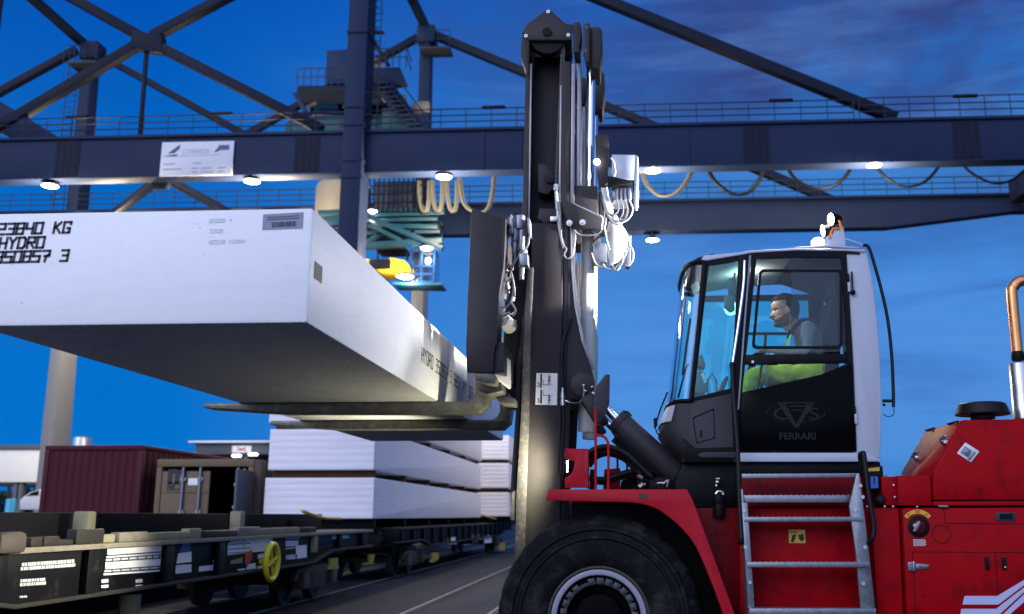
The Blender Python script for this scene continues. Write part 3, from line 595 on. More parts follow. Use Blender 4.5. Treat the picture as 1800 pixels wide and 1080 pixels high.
# pylon of the front girder
q, a, b = leg(602, 637, 250, YG-0.5, 1.3, P(625, -215, YG).z, '')
for py in (56, 187, 219, 281, 311):
    z = P(620, py, YG-0.5).z; q.box((a.x-0.06, YG-0.56, z-0.06), (b.x+0.06, YG+0.86, z+0.06))
part('pylon', q, M['crane'], gc, 0.015, label='front pylon rising out of the picture, behind the hanging slab')
xP1 = (a.x+b.x)/2
q, a, b = leg(-95, -60, 250, YG-0.5, 1.3, P(-65, -150, YG).z, ''); part('pylon', q, M['crane'], gc, 0.015)
xP0 = (a.x+b.x)/2
# gusset at the left of the front girder
q = MB(); q.prism([(-70, 95), (-20, 165), (0, 178), (112, 247), (60, 252), (30, 250), (0, 232), (-70, 200)], YG+0.25, YG+0.6); part('gusset_plate', q, M['crane'], gc, 0.01)
# rear pylons
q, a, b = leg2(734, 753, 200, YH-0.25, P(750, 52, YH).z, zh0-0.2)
zt2 = P(750, 52, YH).z; xm2 = (a.x+b.x)/2
q.box((a.x-0.15, YH-0.35, zt2-0.9), (b.x+0.2, YH+0.7, zt2+0.1))
part('pylon', q, M['crane'], gc, 0.015, label='rear pylon right of the front pylon')
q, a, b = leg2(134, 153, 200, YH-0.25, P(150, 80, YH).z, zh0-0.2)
zt3 = P(150, 80, YH).z; xm3 = (a.x+b.x)/2
q.box((a.x-0.15, YH-0.35, zt3-0.9), (b.x+0.2, YH+0.7, zt3+0.1))
part('pylon', q, M['crane'], gc, 0.015, label='rear pylon with a ladder, second from the left, its lit foot below the slab')
def brace(p0, p1, w=0.42, h=0.42):
    q = MB(); q.beam(p0, p1, w, h); part('brace', q, M['crane2'], gc, 0.012)
YB = YG + 0.35
def PB(x, y, Y=YB): return P(x, y, Y)
brace(PB(-70, -112), PB(250, 66)); brace(PB(266, 76), PB(566, 228)); brace(PB(618, -122), PB(268, 65)); brace(PB(248, 76), PB(-20, 236))
q = MB(); c_ = PB(258, 72); q.extrude([PB(x, y, YB-0.24) for x, y in ((232, 52), (262, 58), (285, 62), (284, 84), (290, 92), (262, 90), (238, 84), (228, 82))], (0, 0.46, 0)); part('node_plate', q, M['crane2'], gc, 0.02)
brace(PB(258, 84), PB(246, 242), 0.16, 0.16)
brace(PB(640, -170), PB(1575, 209), 0.46, 0.44)
YR = YH + 0.35
brace(P(135, 88, YR), P(-40, 184, YR), 0.4, 0.4); brace(P(165, 92, YR), P(436, 240, YR), 0.36, 0.36); brace(P(436, 236, YR), P(735, 66, YR), 0.36, 0.36)
brace(P(768, 64, YR), P(1470, 356, YR), 0.42, 0.42)
brace(P(150, 80, YR), P(-66, -112, YG+0.3), 0.40, 0.40); brace(P(750, 52, YR), P(628, -200, YG+0.3), 0.40, 0.40)
# plan braces between the girders
zpb = zg0 + 0.12
for x0, x1 in ((-9.0, 0),):
    pass
n0 = P(280, 318, YG+GW)
brace((n0.x, YG+GW+0.1, zg0+0.2), (n0.x-9.0, YH, zg0-0.25), 0.34, 0.3); brace((n0.x+0.2, YG+GW+0.1, zg0+0.2), (n0.x+2.4, YH, zg0-0.25), 0.34, 0.3)
q = MB(); q.prism([(262, 312), (300, 311), (291, 330), (268, 332)], YG+GW+0.02, YG+GW+0.3); part('node_plate', q, M['crane2'], gc, 0.01)
p = P(429, 320, YH); q = MB(); q.cyl((p.x, YH, zg0), (p.x, YH, zh0-0.9), 0.10); part('down_pipe', q, M['crane2'], gc, 0)
# railings along both girders
def railing(x0, x1, Y, zb, h, n, name='railing'):
    q = MB()
    for k_ in (0.33, 0.66, 1.0): q.tube([(x0, Y, zb+h*k_), (x1, Y, zb+h*k_)], 0.028, 6)
    for i in range(n+1):
        x = x0 + (x1-x0)*i/n; q.tube([(x, Y, zb), (x, Y, zb+h)], 0.022, 5)
    part(name, q, M['rail'], gc, 0)
railing(xL, P(1500, 200, YG).x, YG-0.08, zg1+0.13, 0.86, 40); railing(P(1510, 200, YG).x, xR, YG-0.08, zg1+0.13, 0.92, 14)
railing(xL-8, xr2, YH-0.25, zh1+0.12, 0.9, 60)
for px in (392, 870, 1375, 1700, 140):
    p = P(px, 178, YG-0.1); q = MB(); q.box((p.x-0.55, YG-0.16, zg1+0.13+0.84), (p.x+0.45, YG, zg1+0.13+0.96)); part('aerial_box', q, M['black'], gc, 0.02)
# ladders on the pylons
def ladder(x, Y, z0, z1):
    q = MB()
    for s_ in (-0.28, 0.28): q.tube([(x+s_, Y, z0), (x+s_, Y, z1)], 0.03, 5)
    z = z0
    while z < z1: q.tube([(x-0.28, Y, z), (x+0.28, Y, z)], 0.02, 5); z += 0.33
    z = z0 + 0.6
    while z < z1:
        q.tube([(x+0.36*math.cos(t_), Y-0.05-0.6*abs(math.sin(t_)), z) for t_ in [math.pi*k_/8 for k_ in range(9)]], 0.018, 4); z += 1.0
    part('ladder', q, M['rail'], gc, 0)
ladder(P(657, 60, YG).x, YG+0.1, P(657, 232, YG).z, P(657, -150, YG).z)
p = P(126, 150, YH); ladder(p.x, YH, zh1+0.2, zt3-0.4); ladder(P(98, 350, YH).x, YH-0.1, zh0-2, zh1)
for px, py in ((150, 113), (768, 88)):
    p = P(px, py, YH-0.6); q = MB(); q.box((p.x-0.9, YH-0.9, p.z-0.06), (p.x+0.75, YH+0.2, p.z+0.06))
    for k_ in (0.5, 1.0):
        q.tube([(p.x-1.1, YH-0.9, p.z+k_), (p.x+0.75, YH-0.9, p.z+k_)], 0.025, 5)
    for k_ in (-1.1, -0.5, 0.1, 0.75): q.tube([(p.x+k_, YH-0.9, p.z), (p.x+k_, YH-0.9, p.z+1.0)], 0.022, 5)
    part('service_platform', q, M['rail'], gc, 0)
# lit floodlights under the girders
def flood(px, py, Y, e):
    p = P(px, py, Y)
    if Y > 45: p = Vector((p.x, p.y, zh0-0.42))
    q = MB(); q.revolve((p.x, p.y, p.z+0.03), (0,0,1), [(0.0, 0.30), (0.12, 0.30), (0.14, 0.18), (0.29, 0.08), (0.35, 0.0), (0.29, 0.0)], 24)
    q.cyl((p.x, p.y, p.z+0.3), (p.x, p.y, zg0 if Y < 45 else zh0), 0.05, 8)
    h = part('floodlight', q, M['rail'], gc, 0)
    q = MB(); q.revolve((p.x, p.y, p.z-0.02), (0,0,1), [(0.32, 0.05), (0.33, 0.025), (0.2, 0.005), (0.0, -0.005)], 24); part('lens', q, M['lightlens'], h, 0)
    lamp('POINT', (p.x, p.y, p.z-1.3), e, (1.0, 0.83, 0.55), None, radius=0.3, parent=h)
for px, py in ((88, 328), (443, 320), (780, 312), (1147, 301), (1537, 291)): flood(px, py, YG+0.35, 2600)
flood(1147, 423, YH+0.35, 700); flood(470, 452, YH-0.4, 3600); flood(170, 455, YH-0.4, 2500)  # last two are added, unseen behind the slab, to light the rear legs
# sign board on the front girder
s0, s1 = P(287, 252, YG), P(409, 309, YG)
q = MB(); q.box((s0.x, YG-0.10, s1.z), (s1.x, YG-0.05, s0.z)); sg = part('sign_board', q, M['signwhite'], gc, 0.005)
ss = (s1.x-s0.x)/122.0
def sgp(pts, m, name='sign_print'):
    q = MB(); q.extrude([(s0.x + (x-287)*ss, YG-0.104, s0.z - (y-252)*ss*1.0) for x, y in pts], (0, 0.003, 0)); part(name, q, M[m], sg, 0)
sgp([(298, 272), (318, 256), (318, 264), (309, 272)], 'signblue'); sgp([(291, 276), (316, 273.5), (312, 277)], 'ink')
sgp([(380, 268), (384, 259), (402, 259), (401, 268)], 'signblue'); sgp([(376, 272), (380, 266), (386, 269)], 'signblue')
text('sign_lettering', 'CORREDI', (s0.x+35*ss, YG-0.106, s0.z-21*ss), 11.5*ss, M['signgrey'], sg, sx=0.95)
sgp([(290, 276.8), (386, 275.2), (386, 276.4), (290, 278)], 'signgrey')
for x0, x1, y in ((292, 312, 291), (292, 324, 300), (342, 356, 290), (341, 352, 299), (356, 374, 299), (384, 398, 299), (341, 352, 305.5), (356, 378, 305.5), (384, 396, 305.5)):
    sgp([(x0, y-1.4), (x1, y-1.9), (x1, y+0.4), (x0, y+0.9)], 'signgrey')
# festoon cable loops hanging between the girders
YF = YG + 3.2
def loop(pxs, m='rubber', r=0.055, bundle=3, name='festoon_cable'):
    q = MB(); pts = [P(x, y, YF) for x, y in pxs]
    for k_ in range(bundle):
        o = Vector((0.07*k_, 0.16*k_, 0.05*k_)); q.tube([p+o for p in pts], r, 7, 6)
    part(name, q, M[m], gc, 0)
loop(((1124, 296), (1135, 325), (1160, 345), (1185, 340), (1205, 318), (1216, 292)), 'festoon')  # loops beside the lamps are paler, lamplight put into their colour
loop(((1240, 294), (1256, 320), (1285, 341), (1310, 340), (1330, 322), (1343, 292)))
loop(((1380, 292), (1398, 316), (1430, 331), (1462, 328), (1485, 310), (1498, 288)))
loop(((1537, 292), (1560, 315), (1590, 328), (1620, 322), (1640, 305), (1655, 284)))
loop(((1688, 286), (1710, 306), (1745, 322), (1775, 318), (1800, 300), (1815, 280)))
for i, x in enumerate((735, 758, 784, 822)):
    loop(((x, 318), (x+1, 345), (x+6, 368), (x+13, 371), (x+17, 352), (x+18, 318)) if i < 3 else ((806, 312), (812, 352), (826, 370), (850, 372), (862, 350), (868, 300)), 'festoon', 0.06, 2)

# ------------------------------------------------------------------ trolley running on the girders
YT = 43.8
tr = thing('crane_trolley', 'blue crane trolley with railed decks and cream drum behind the front pylon', 'crane trolley', (P(600, 200, YT).x, YT, 14))
def tp(name, pts, m, Y0, Y1, bevel=0.02, label=None):
    q = MB(); q.prism(pts, Y0, Y1); return part(name, q, M[m], tr, bevel, label)
tp('bogie_frame', [(503, 236), (503, 216), (520, 204), (720, 200), (735, 206), (735, 234)], 'teal', YT, YT+0.6)
tp('bogie_frame', [(500, 236), (503, 214), (560, 202), (730, 200), (735, 234)], 'teal', YT+4.2, YT+4.8)
tp('deck', [(521, 163), (523, 151), (680, 149), (680, 160)], 'crane2', YT-1.0, YT+4.5)
tp('machinery_house', [(545, 203), (543, 166), (668, 164), (668, 202)], 'black', YT+0.9, YT+4.0)
tp('support_strut', [(513, 163), (524, 163), (545, 203), (535, 203)], 'crane', YT+0.2, YT+0.5)
tp('winch', [(548, 200), (560, 174), (588, 172), (598, 200)], 'bluebox', YT+0.3, YT+0.8)
tp('electric_cabinet', [(573, 148), (574, 89), (606, 87), (640, 87), (640, 147)], 'bluebox', YT+0.6, YT+2.6)
tp('side_platform', [(642, 146), (645, 120), (702, 118), (714, 146), (680, 150)], 'crane', YT-0.8, YT-0.3)
q = MB()
for k_ in (0.42, 0.85): q.tube([P(521, 151, YT-1)+Vector((0,0,k_)), P(608, 149, YT-1)+Vector((0,0,k_))], 0.03, 5)
for i in range(8): p = P(521+12.3*i, 151, YT-1); q.tube([p, p+Vector((0,0,0.85))], 0.025, 5)
part('railing', q, M['rail'], tr, 0)
q = MB()
for k_ in (0.45, 0.9): q.tube([P(642, 118, YT-0.8)+Vector((0,0,k_)), P(715, 116, YT-0.8)+Vector((0,0,k_)), P(722, 138, YT+2)+Vector((0,0,k_))], 0.03, 5)
for i in range(7): p = P(642+12*i, 118, YT-0.8); q.tube([p, p+Vector((0,0,0.9))], 0.025, 5)
part('railing', q, M['rail'], tr, 0)
q = MB()
for dx in (0, 24): q.beam(P(662+dx, 150, YT-0.9), P(728+dx, 238, YT-0.9), 0.06, 0.28)
for i in range(12):
    t_ = i/11; p = P(662+66*t_, 150+88*t_, YT-0.9); p2 = P(686+66*t_, 150+88*t_, YT-0.9); q.box((p.x, YT-1.2, p.z-0.03), (p2.x, YT-0.6, p.z+0.03))
for dx in (0, 26):
    q.tube([P(664+dx, 128, YT-1.2), P(734+dx, 218, YT-1.2)], 0.03, 5)
part('stairway', q, M['crane'], tr, 0)
q = MB(); p = P(658, 108, YT-0.5); q.box(P(650, 104, YT-0.5), P(676, 118, YT+0.4)); part('switch_box', q, M['signwhite'], tr, 0.02)
q = MB(); q.beam(P(650, 60, YT), P(683, 116, YT-0.2), 0.16, 0.16); q.beam(P(655, 56, YT), P(675, 58, YT), 0.12, 0.12); part('jib_arm', q, M['black'], tr, 0)
q = MB(); q.box(P(672, 190, YT-0.2), P(735, 232, YT+0.3)); part('side_panel', q, M['teal'], tr, 0.02)
for x, y in ((672, 160), (696, 166), (724, 180), (738, 178)):
    q = MB(); p = P(x, y, YT-0.5); q.box(p, p+Vector((0.42, 0.4, -0.42))); part('junction_box', q, M['drum'], tr, 0.02)
# hanging under the girders
p0, p1 = P(541, 310, YT), P(606, 362, YT)
q = MB(); cx_ = (p0.x+p1.x)/2 + 0.3; rr = (p1.x-p0.x)/2 + 0.4
q.revolve((cx_, YT+1.8, p1.z-0.1), (0,0,1), [(0, 0), (rr*0.93, 0), (rr, 0.12), (rr, 1.5), (rr*0.95, 1.7), (0, 1.7)], 32); part('cable_drum', q, M['drum'], tr, 0.02)
c0, c1 = P(650, 312, YT-0.5), P(742, 372, YT-0.5)
q = MB()
for i in range(12):
    x = c0.x + (c1.x-c0.x)*i/11; q.tube([(x, YT-0.5, c1.z), (x, YT-0.5, c0.z)], 0.035, 5)
    q.tube([(x, YT+2.2, c1.z), (x, YT+2.2, c0.z)], 0.035, 5)
for i in range(5):
    z = c1.z + (c0.z-c1.z)*i/4; q.tube([(c0.x, YT-0.5, z), (c1.x, YT-0.5, z), (c1.x, YT+2.2, z), (c0.x, YT+2.2, z)], 0.035, 5)
part('lattice_cage', q, M['black'], tr, 0)
q = MB(); q.box((c0.x+0.1, YT+0.1, c1.z), (c1.x-0.2, YT+1.9, c0.z)); part('hoist_unit', q, M['crane'], tr, 0.03)
def tb(x0, y0, x1, y1, Y, h=10, m='teal', Y1=None, name='frame_beam'):
    q = MB(); q.beam(P(x0, y0, Y), P(x1, y1, Y1 or Y), 0.3, h*ppm(x0, y0, Y)); part(name, q, M[m], tr, 0.01)
tb(560, 378, 782, 372, YT, 14); tb(560, 400, 780, 392, YT+2.6, 12); tb(602, 436, 778, 424, YT-0.6, 11); tb(648, 382, 778, 438, YT-0.7, 9)
tb(648, 398, 770, 400, YT-0.4, 8); tb(655, 398, 705, 424, YT-0.5, 7); tb(562, 392, 602, 388, YT-0.4, 18); tb(640, 410, 775, 404, YT+0.6, 20, 'black')
tb(665, 374, 690, 440, YT+2.2, 9); tb(760, 374, 768, 430, YT+1.5, 9); tb(648, 420, 778, 416, YT+1.4, 14); tb(600, 386, 606, 436, YT, 9)
q = MB(); q.box(P(660, 436, YT+1.2), P(724, 452, YT+2.6)); part('under_frame', q, M['black'], tr, 0.02)
tp('operator_cabin', [(722, 442), (764, 438), (762, 494), (730, 494)], 'shadeglass', YT-0.3, YT+1.3)
q = MB()
for x in (722, 742, 764): q.beam(P(x, 440, YT-0.33), P(x-2+(4 if x < 730 else 0), 496, YT-0.33), 0.07, 0.07)
for y in (440, 468, 482, 496): q.beam(P(722, y, YT-0.33), P(764, y, YT-0.33), 0.07, 0.07)
part('cabin_frame', q, M['bluebox'], tr, 0)
q = MB()
q.prism([(690, 496), (776, 498), (776, 502), (690, 500)], YT-0.35, YT+0.9); part('cabin_deck', q, M['teal'], tr, 0.01)
q = MB(); q.box(P(606, 388, YT+1.6), P(770, 434, YT+3.2)); part('under_deck_box', q, M['black'], tr, 0.02)
for a_, b_ in (((606, 390), (770, 386)), ((612, 412), (774, 408)), ((640, 430), (690, 398)), ((700, 432), (740, 396))):
    tb(*a_, *b_, YT-0.2, 6)
q = MB(); q.cyl(P(757, 500, YT-0.7), P(762, 500, YT-0.7), 0.3); 
# hoist ropes carrying the spreader
for dx in (664, 716):
    q = MB(); q.tube([P(dx, 440, YT+0.8), P(dx, 458, YT+0.8)], 0.05, 6); part('hoist_rope', q, M['black'], tr, 0)
def tflood(px, py, Y, w, e, name='floodlight'):
    p = P(px, py, Y); q = MB(); k_ = ppm(px, py, Y)
    q.revolve((p.x, p.y, p.z), (0,0,1), [(w*k_*0.5, 0.02), (w*k_*0.5, 0.10), (0.1, 0.2), (0, 0.2)], 20); h = part(name, q, M['rail'], tr, 0)
    q = MB(); q.revolve((p.x, p.y, p.z), (0,0,1), [(w*k_*0.48, 0.015), (w*k_*0.3, -0.05), (0, -0.07)], 20); part('lens', q, M['lightlens'], h, 0)
    if e: lamp('POINT', (p.x, p.y, p.z-0.4), e, (1.0, 0.95, 0.82), None, radius=0.25, parent=h)
tflood(655, 372, YT-0.6, 16, 250); tflood(750, 437, YT-0.6, 22, 300); tflood(712, 487, YT-0.9, 30, 900)
sprd = thing('container_spreader', 'yellow lifting spreader hanging under the crane trolley above the slab', 'spreader', tuple(P(690, 470, YT+0.8)))
q = MB(); q.prism([(640, 455), (682, 458), (686, 452), (712, 458), (722, 470), (706, 474), (668, 476), (655, 472)], YT-0.2, YT+1.8); part('beam', q, M['yellow'], sprd, 0.04)
q = MB(); q.box(P(648, 472, YT-0.4), P(706, 478, YT+2)); part('lower_frame', q, M['black'], sprd, 0.02)

q = MB(); q.box((-9.6, 2, 0.004), (-9.3, 70, 0.92)); rw_ = solo('shade_wall', q, M['wagon'], 'added low dark wall behind the flat wagons, making the shade seen under them', 'wall', (-9.45, 2, 0), bevel=0.01)  # added dark wall, stands in for the shade under the wagons
# ================================================================== FLAT WAGONS
def yx(px, py, X=XW): return PX(px, py, X).y
ZD = 1.36                                  # deck level
def wagon(y0, y1, label, ribs):
    WD = 2.9
    t = thing('flat_wagon', label, 'rail wagon', (XW-WD/2, y0, 0), 'flat wagons coupled in the train')
    zb = 0.84; ze = 1.02
    def sole(x0, x1):
        q = MB()
        prof = [(y0+0.1, ze), (y0+3.0, ze), (y0+4.3, zb), (y1-4.3, zb), (y1-3.0, ze), (y1-0.1, ze), (y1-0.1, ZD-0.06), (y0+0.1, ZD-0.06)]
        q.extrude([(x0, a, b) for a, b in prof], (x1-x0, 0, 0)); return q
    part('sole_bar', sole(XW-0.16, XW-0.10), M['wagon'], t, 0.004)
    part('sole_bar', sole(XW-WD+0.10, XW-WD+0.16), M['wagon'], t, 0.004)
    for xx in (XW, XW-WD+0.20):
        q = MB()
        pr = [(y0, ze), (y0+3.0, ze), (y0+4.3, zb), (y1-4.3, zb), (y1-3.0, ze), (y1, ze)]
        lo = [(a, b-0.045) for a, b in pr]
        q.extrude([(xx, a, b-0.003) for a, b in pr] + [(xx, a, b) for a, b in reversed(lo)], (-0.20, 0, 0)); part('bottom_flange', q, M['wagonedge'], t, 0.004)
    q = MB(); q.box((XW-0.13, y0+0.01, ze), (XW-WD+0.13, y0+0.09, ZD-0.06)); q.box((XW-0.02, y0, ze+0.02), (XW-WD+0.02, y0+0.008, ZD-0.07)); part('headstock', q, M['wagon'], t, 0.004)
    q = MB(); q.box((XW-0.13, y1-0.09, ze), (XW-WD+0.13, y1-0.01, ZD-0.06)); part('headstock', q, M['wagon'], t, 0.004)
    q = MB(); q.box((XW, y0, ZD-0.055), (XW-WD, y1, ZD)); part('deck', q, M['deckwood'] if y0 < 15 else M['wagonedge'], t, 0.006)
    q = MB(); q.box((XW-0.6, y0+0.1, 0.85), (XW-1.0, y1-0.1, ZD-0.06)); q.box((XW-WD+0.6, y0+0.1, 0.85), (XW-WD+1.0, y1-0.1, ZD-0.06)); part('centre_sill', q, M['wagon'], t, 0)
    n = int((y1-y0)/1.45)
    ys_ = ribs or [y0 + 0.35 + (y1-y0-0.7)*i/n for i in range(n+1)]
    for i, y in enumerate(ys_):
        z_lo = ze if (y < y0+3.2 or y > y1-3.2) else zb + (0.0)
        q = MB(); q.box((XW-0.095, y-(0.11 if ribs else 0.05), max(z_lo, zb)+0.16*(y0+3.2 < y < y0+4.3 or y1-4.3 < y < y1-3.2)), (XW-0.02, y+(0.11 if ribs else 0.05), ZD-0.06)); part('side_rib', q, M['palewood'] if (ribs and i == 5) else M['wagon'], t, 0.004)
    for by in (y0+3.1, y1-3.1):            # bogies
        q = MB()
        for sx in (XW-0.42, XW-WD+0.30):
            q.extrude([(sx, by-1.35, 0.50), (sx, by-1.2, 0.68), (sx, by-0.4, 0.74), (sx, by+0.4, 0.74), (sx, by+1.2, 0.68), (sx, by+1.35, 0.50), (sx, by+0.8, 0.40), (sx, by+0.5, 0.30), (sx, by-0.5, 0.30), (sx, by-0.8, 0.40)], (0.12, 0, 0))
            for dy in (-0.9, 0.9): q.cbox((sx+0.10, by+dy, 0.48), (0.22, 0.36, 0.30))
            for dy in (-0.16, 0.16): q.cyl((sx+0.02, by+dy, 0.34), (sx+0.02, by+dy, 0.66), 0.09, 12)
        q.box((XW-0.4, by-0.35, 0.62), (XW-WD+0.4, by+0.35, 0.84))
        bo = part('bogie', q, M['rust'], t, 0.01)
        for dy in (-0.9, 0.9):
            for sx, d in ((XW-0.62, 0.13), (XW-WD+0.62, -0.13)):
                w = MB(); w.revolve((sx, by+dy, 0.475), (1 if d < 0 else -1, 0, 0), [(0, -0.02), (0.12, -0.03), (0.14, 0.02), (0.34, 0.04), (0.37, -0.01), (0.45, -0.01), (0.455, 0.10), (0.485, 0.115), (0.485, 0.14), (0, 0.14)], 32); part('wheel', w, M['wagonedge'], bo, 0)
            w = MB(); w.cyl((XW-0.65, by+dy, 0.475), (XW-WD+0.65, by+dy, 0.475), 0.08, 12); part('axle', w, M['rust'], bo, 0)
    for yy, d in ((y0, -1), (y1, 1)):       # buffers and coupling hook
        for sx in (XW-0.58, XW-WD+0.58):
            q = MB(); q.cyl((sx, yy+d*0.001, 1.10), (sx, yy+d*0.32, 1.10), 0.12, 16); q.cyl((sx, yy+d*0.32, 1.10), (sx, yy+d*0.38, 1.10), 0.22, 20); part('buffer', q, M['wagon'], t, 0.01)
        q = MB(); q.box((XW-WD/2-0.06, yy, 1.02), (XW-WD/2+0.06, yy+d*0.30, 1.12)); part('coupling_hook', q, M['rust'], t, 0.01)
    return t
y_end1, y_beg2 = yx(656, 950), yx(703, 960)
w1 = wagon(5.2, y_end1, 'near dark flat wagon with a yellow handwheel and white data panels, bottom left', [yx(p_, 990) for p_ in (-60, 6, 168, 301, 392, 556, 600, 640)])
w2 = wagon(y_beg2, y_beg2+25, 'farther dark flat wagon carrying the white slab stacks behind the mast', None)
def wq(pts, m, t, X=XW, name='stencil_mark', th=0.004):
    q = MB(); pp = [PX(x, y, X) for x, y in pts]; q.extrude([(X, p.y, p.z) for p in pp], (th, 0, 0)); return part(name, q, M[m], t, 0)
XS = XW - 0.097
def rowblock(x0, x1, y0, y1, m, t, n=5, X=XS, sl=-0.07):   # line of illegible stencilled characters
    rn = random.Random(int(x0*7+y0))
    x = x0
    while x < x1:
        w_ = rn.uniform(1.6, 3.4)*max(1, (x1-x0)/60)
        d = sl*(x-x0)
        wq(((x, y0+d), (min(x+w_, x1), y0+d+sl*w_), (min(x+w_, x1), y1+d+sl*w_), (x, y1+d)), m, t, X)
        x += w_ + rn.uniform(0.9, 1.8)*max(1, (x1-x0)/90)
# panels: backing sheet, lines, plates (read left to right along the wagon side)
rowblock(38, 130, 990, 996, 'stencil', w1); rowblock(36, 132, 997.5, 1003, 'stencil', w1); rowblock(36, 80, 1019, 1024, 'stencil', w1); rowblock(35, 80, 1025.5, 1031, 'stencil', w1); rowblock(34, 48, 1048, 1051, 'stencil', w1)
p_ = wq(((181, 1011), (190, 955), (291, 948), (289, 1001)), 'ink', w1, XS, 'data_panel')
for i, (ya, yb) in enumerate(((957, 961), (963, 974), (976.5, 979), (981, 984.5), (987, 999), (1001, 1003.5), (1006.5, 1009.5))):
    x = 190 - (ya-955)*0.16
    rn = random.Random(i)
    if i in (1, 4, 2, 6): wq(((x, ya+2), (288, ya-5), (288, yb-5), (x, yb+2)), 'plate', w1, XS+0.005, 'data_row', 0.003)
    else:
        while x < 284:
            w_ = rn.uniform(9, 15); wq(((x, ya+2-(x-188)*0.07), (x+w_, ya+1.2-(x-188)*0.07), (x+w_, yb+1.2-(x-188)*0.07), (x, yb+2-(x-188)*0.07)), 'stencil', w1, XS+0.005, 'data_row', 0.003); x += w_+2.5
for x in (178, 238): wq(((x, 1019), (x+12, 1018), (x+12, 1024), (x, 1025)), 'stencil', w1, XS); wq(((x, 1029), (x+12, 1028), (x+12, 1033), (x, 1034)), 'plate', w1, XS)
wq(((313, 973), (336, 970), (336, 988), (310, 991)), 'plate', w1, XS, 'data_panel'); wq(((309, 994), (336, 992), (336, 1006), (308, 1009)), 'stencil', w1, XS, 'data_panel'); wq(((316, 972), (322, 950), (334, 948), (334, 969)), 'stenblue', w1, XS, 'blue_panel')
wq(((350, 996), (384, 992.5), (384, 1002), (349, 1005)), 'stencil', w1, XS); rowblock(374, 394, 985, 989, 'stencil', w1)
wq(((400, 956), (412, 948), (479, 943.5), (478, 968), (445, 971), (400, 976)), 'plate', w1, XS, 'data_panel')
for y in (957, 965, 972): wq(((402, y), (440, y-2.5), (440, y-1), (402, y+1.5)), 'ink', w1, XS+0.006, 'data_row', 0.003)
wq(((428, 946), (431, 946), (432, 963), (428, 963)), 'brightyellow', w1, XS+0.006); wq(((431, 973), (443, 966), (443, 984), (433, 996), (430, 990)), 'stenred', w1, XS+0.008, 'red_panel')
wq(((405, 986), (426, 980), (426, 990), (405, 992)), 'palewood', w1, XS); wq(((436, 992), (449, 990), (449, 1000), (432, 1002)), 'plate', w1, XS+0.004); wq(((452, 996), (472, 992), (472, 997), (452, 1000)), 'plate', w1, XS)
wq(((418, 1001), (430, 999.5), (430, 1002), (418, 1003.5)), 'plate', w1, XS); wq(((453, 975), (470, 972), (470, 980), (453, 983)), 'stencil', w1, XS)
wq(((502, 946.5), (527, 944.5), (527, 946.5), (502, 948.5)), 'stencil', w1, XS); wq(((502, 951), (524, 950), (524, 960), (502, 961)), 'stencil', w1, XS); wq(((502, 964), (519, 962.5), (519, 964), (502, 966)), 'stencil', w1, XS); wq(((520, 960), (539, 958), (539, 980), (520, 983)), 'plate', w1, XS); rowblock(503, 522, 976, 984, 'stencil', w1)
rowblock(584, 614, 938, 940, 'stencil', w1); rowblock(584, 614, 942, 948, 'stencil', w1)
wq(((786, 953), (803, 952), (803, 957), (786, 958)), 'stencil', w2, XS); wq(((787, 946), (805, 944), (805, 950), (787, 951.5)), 'stencil', w2, XS); wq(((828, 940), (846, 938), (840, 954), (830, 955)), 'rust', w2, XS); wq(((852, 942), (865, 941), (864, 954), (851, 955)), 'stencil', w2, XS)
# yellow handwheel
c_ = PX(478, 988, XW+0.10); rw = 31*1.0*(PX(478, 957, XW+0.1).z-PX(478, 1019, XW+0.1).z)/62
q = MB(); q.tube([c_ + Vector((0, rw*math.cos(a), rw*math.sin(a))) for a in [2*math.pi*i/36 for i in range(37)]], 0.045, 10)
for i in range(4):
    a = 0.3 + math.pi*i/2; q.tube([c_, c_ + Vector((0, rw*math.cos(a), rw*math.sin(a)))], 0.022, 8)
q.cyl(c_ + Vector((0.03, 0, 0)), c_ + Vector((-0.2, 0, 0)), 0.04, 12)
part('handwheel', q, M['brightyellow'], w1, 0)
for t, pts in ((w1, ((577, 982), (590, 981), (590, 993), (592, 1000), (575, 1001), (577, 994))), (w1, ((646, 976), (655, 975), (652, 991), (636, 993), (636, 991), (646, 989))), (w2, ((757, 972), (768, 971.5), (768, 984), (756, 990), (754, 988), (757, 982))), (w2, ((879, 955), (886, 954), (886, 968), (876, 968), (876, 962)))):
    wq(pts, 'leveryel', t, XW+0.01, 'lever_box', 0.05)
q = MB(); q.cyl(PX(230, 1045, XW-0.5), PX(225, 1095, XW-0.5), 0.13, 14); part('air_cylinder', q, M['palewood'], w1, 0)
q = MB(); q.cbox(PX(14, 955, XW+0.06), (0.14, 0.42, 0.20)); part('stake_pocket', q, M['rust'], w1, 0.05)
rn = random.Random(31); pa = 62.0
while pa < 560:                            # short worn planks along the lit edge of the deck
    pb = min(564, pa + rn.uniform(22, 74)); off = rn.uniform(0.0, 0.05)
    q = MB(); q.box((XW-0.03-off, yx(pa, 945), ZD+0.003), (XW-0.15-off, yx(pb-rn.uniform(1, 3), 945), rn.uniform(1.44, 1.52) if pa > 140 else rn.uniform(1.41, 1.47)))
    part('edge_board', q, M['wagonedge' if (pa < 120 or rn.random() < 0.15) else rn.choice(['deckwood', 'palewood', 'palewood'])], w1, 0.015); pa = pb
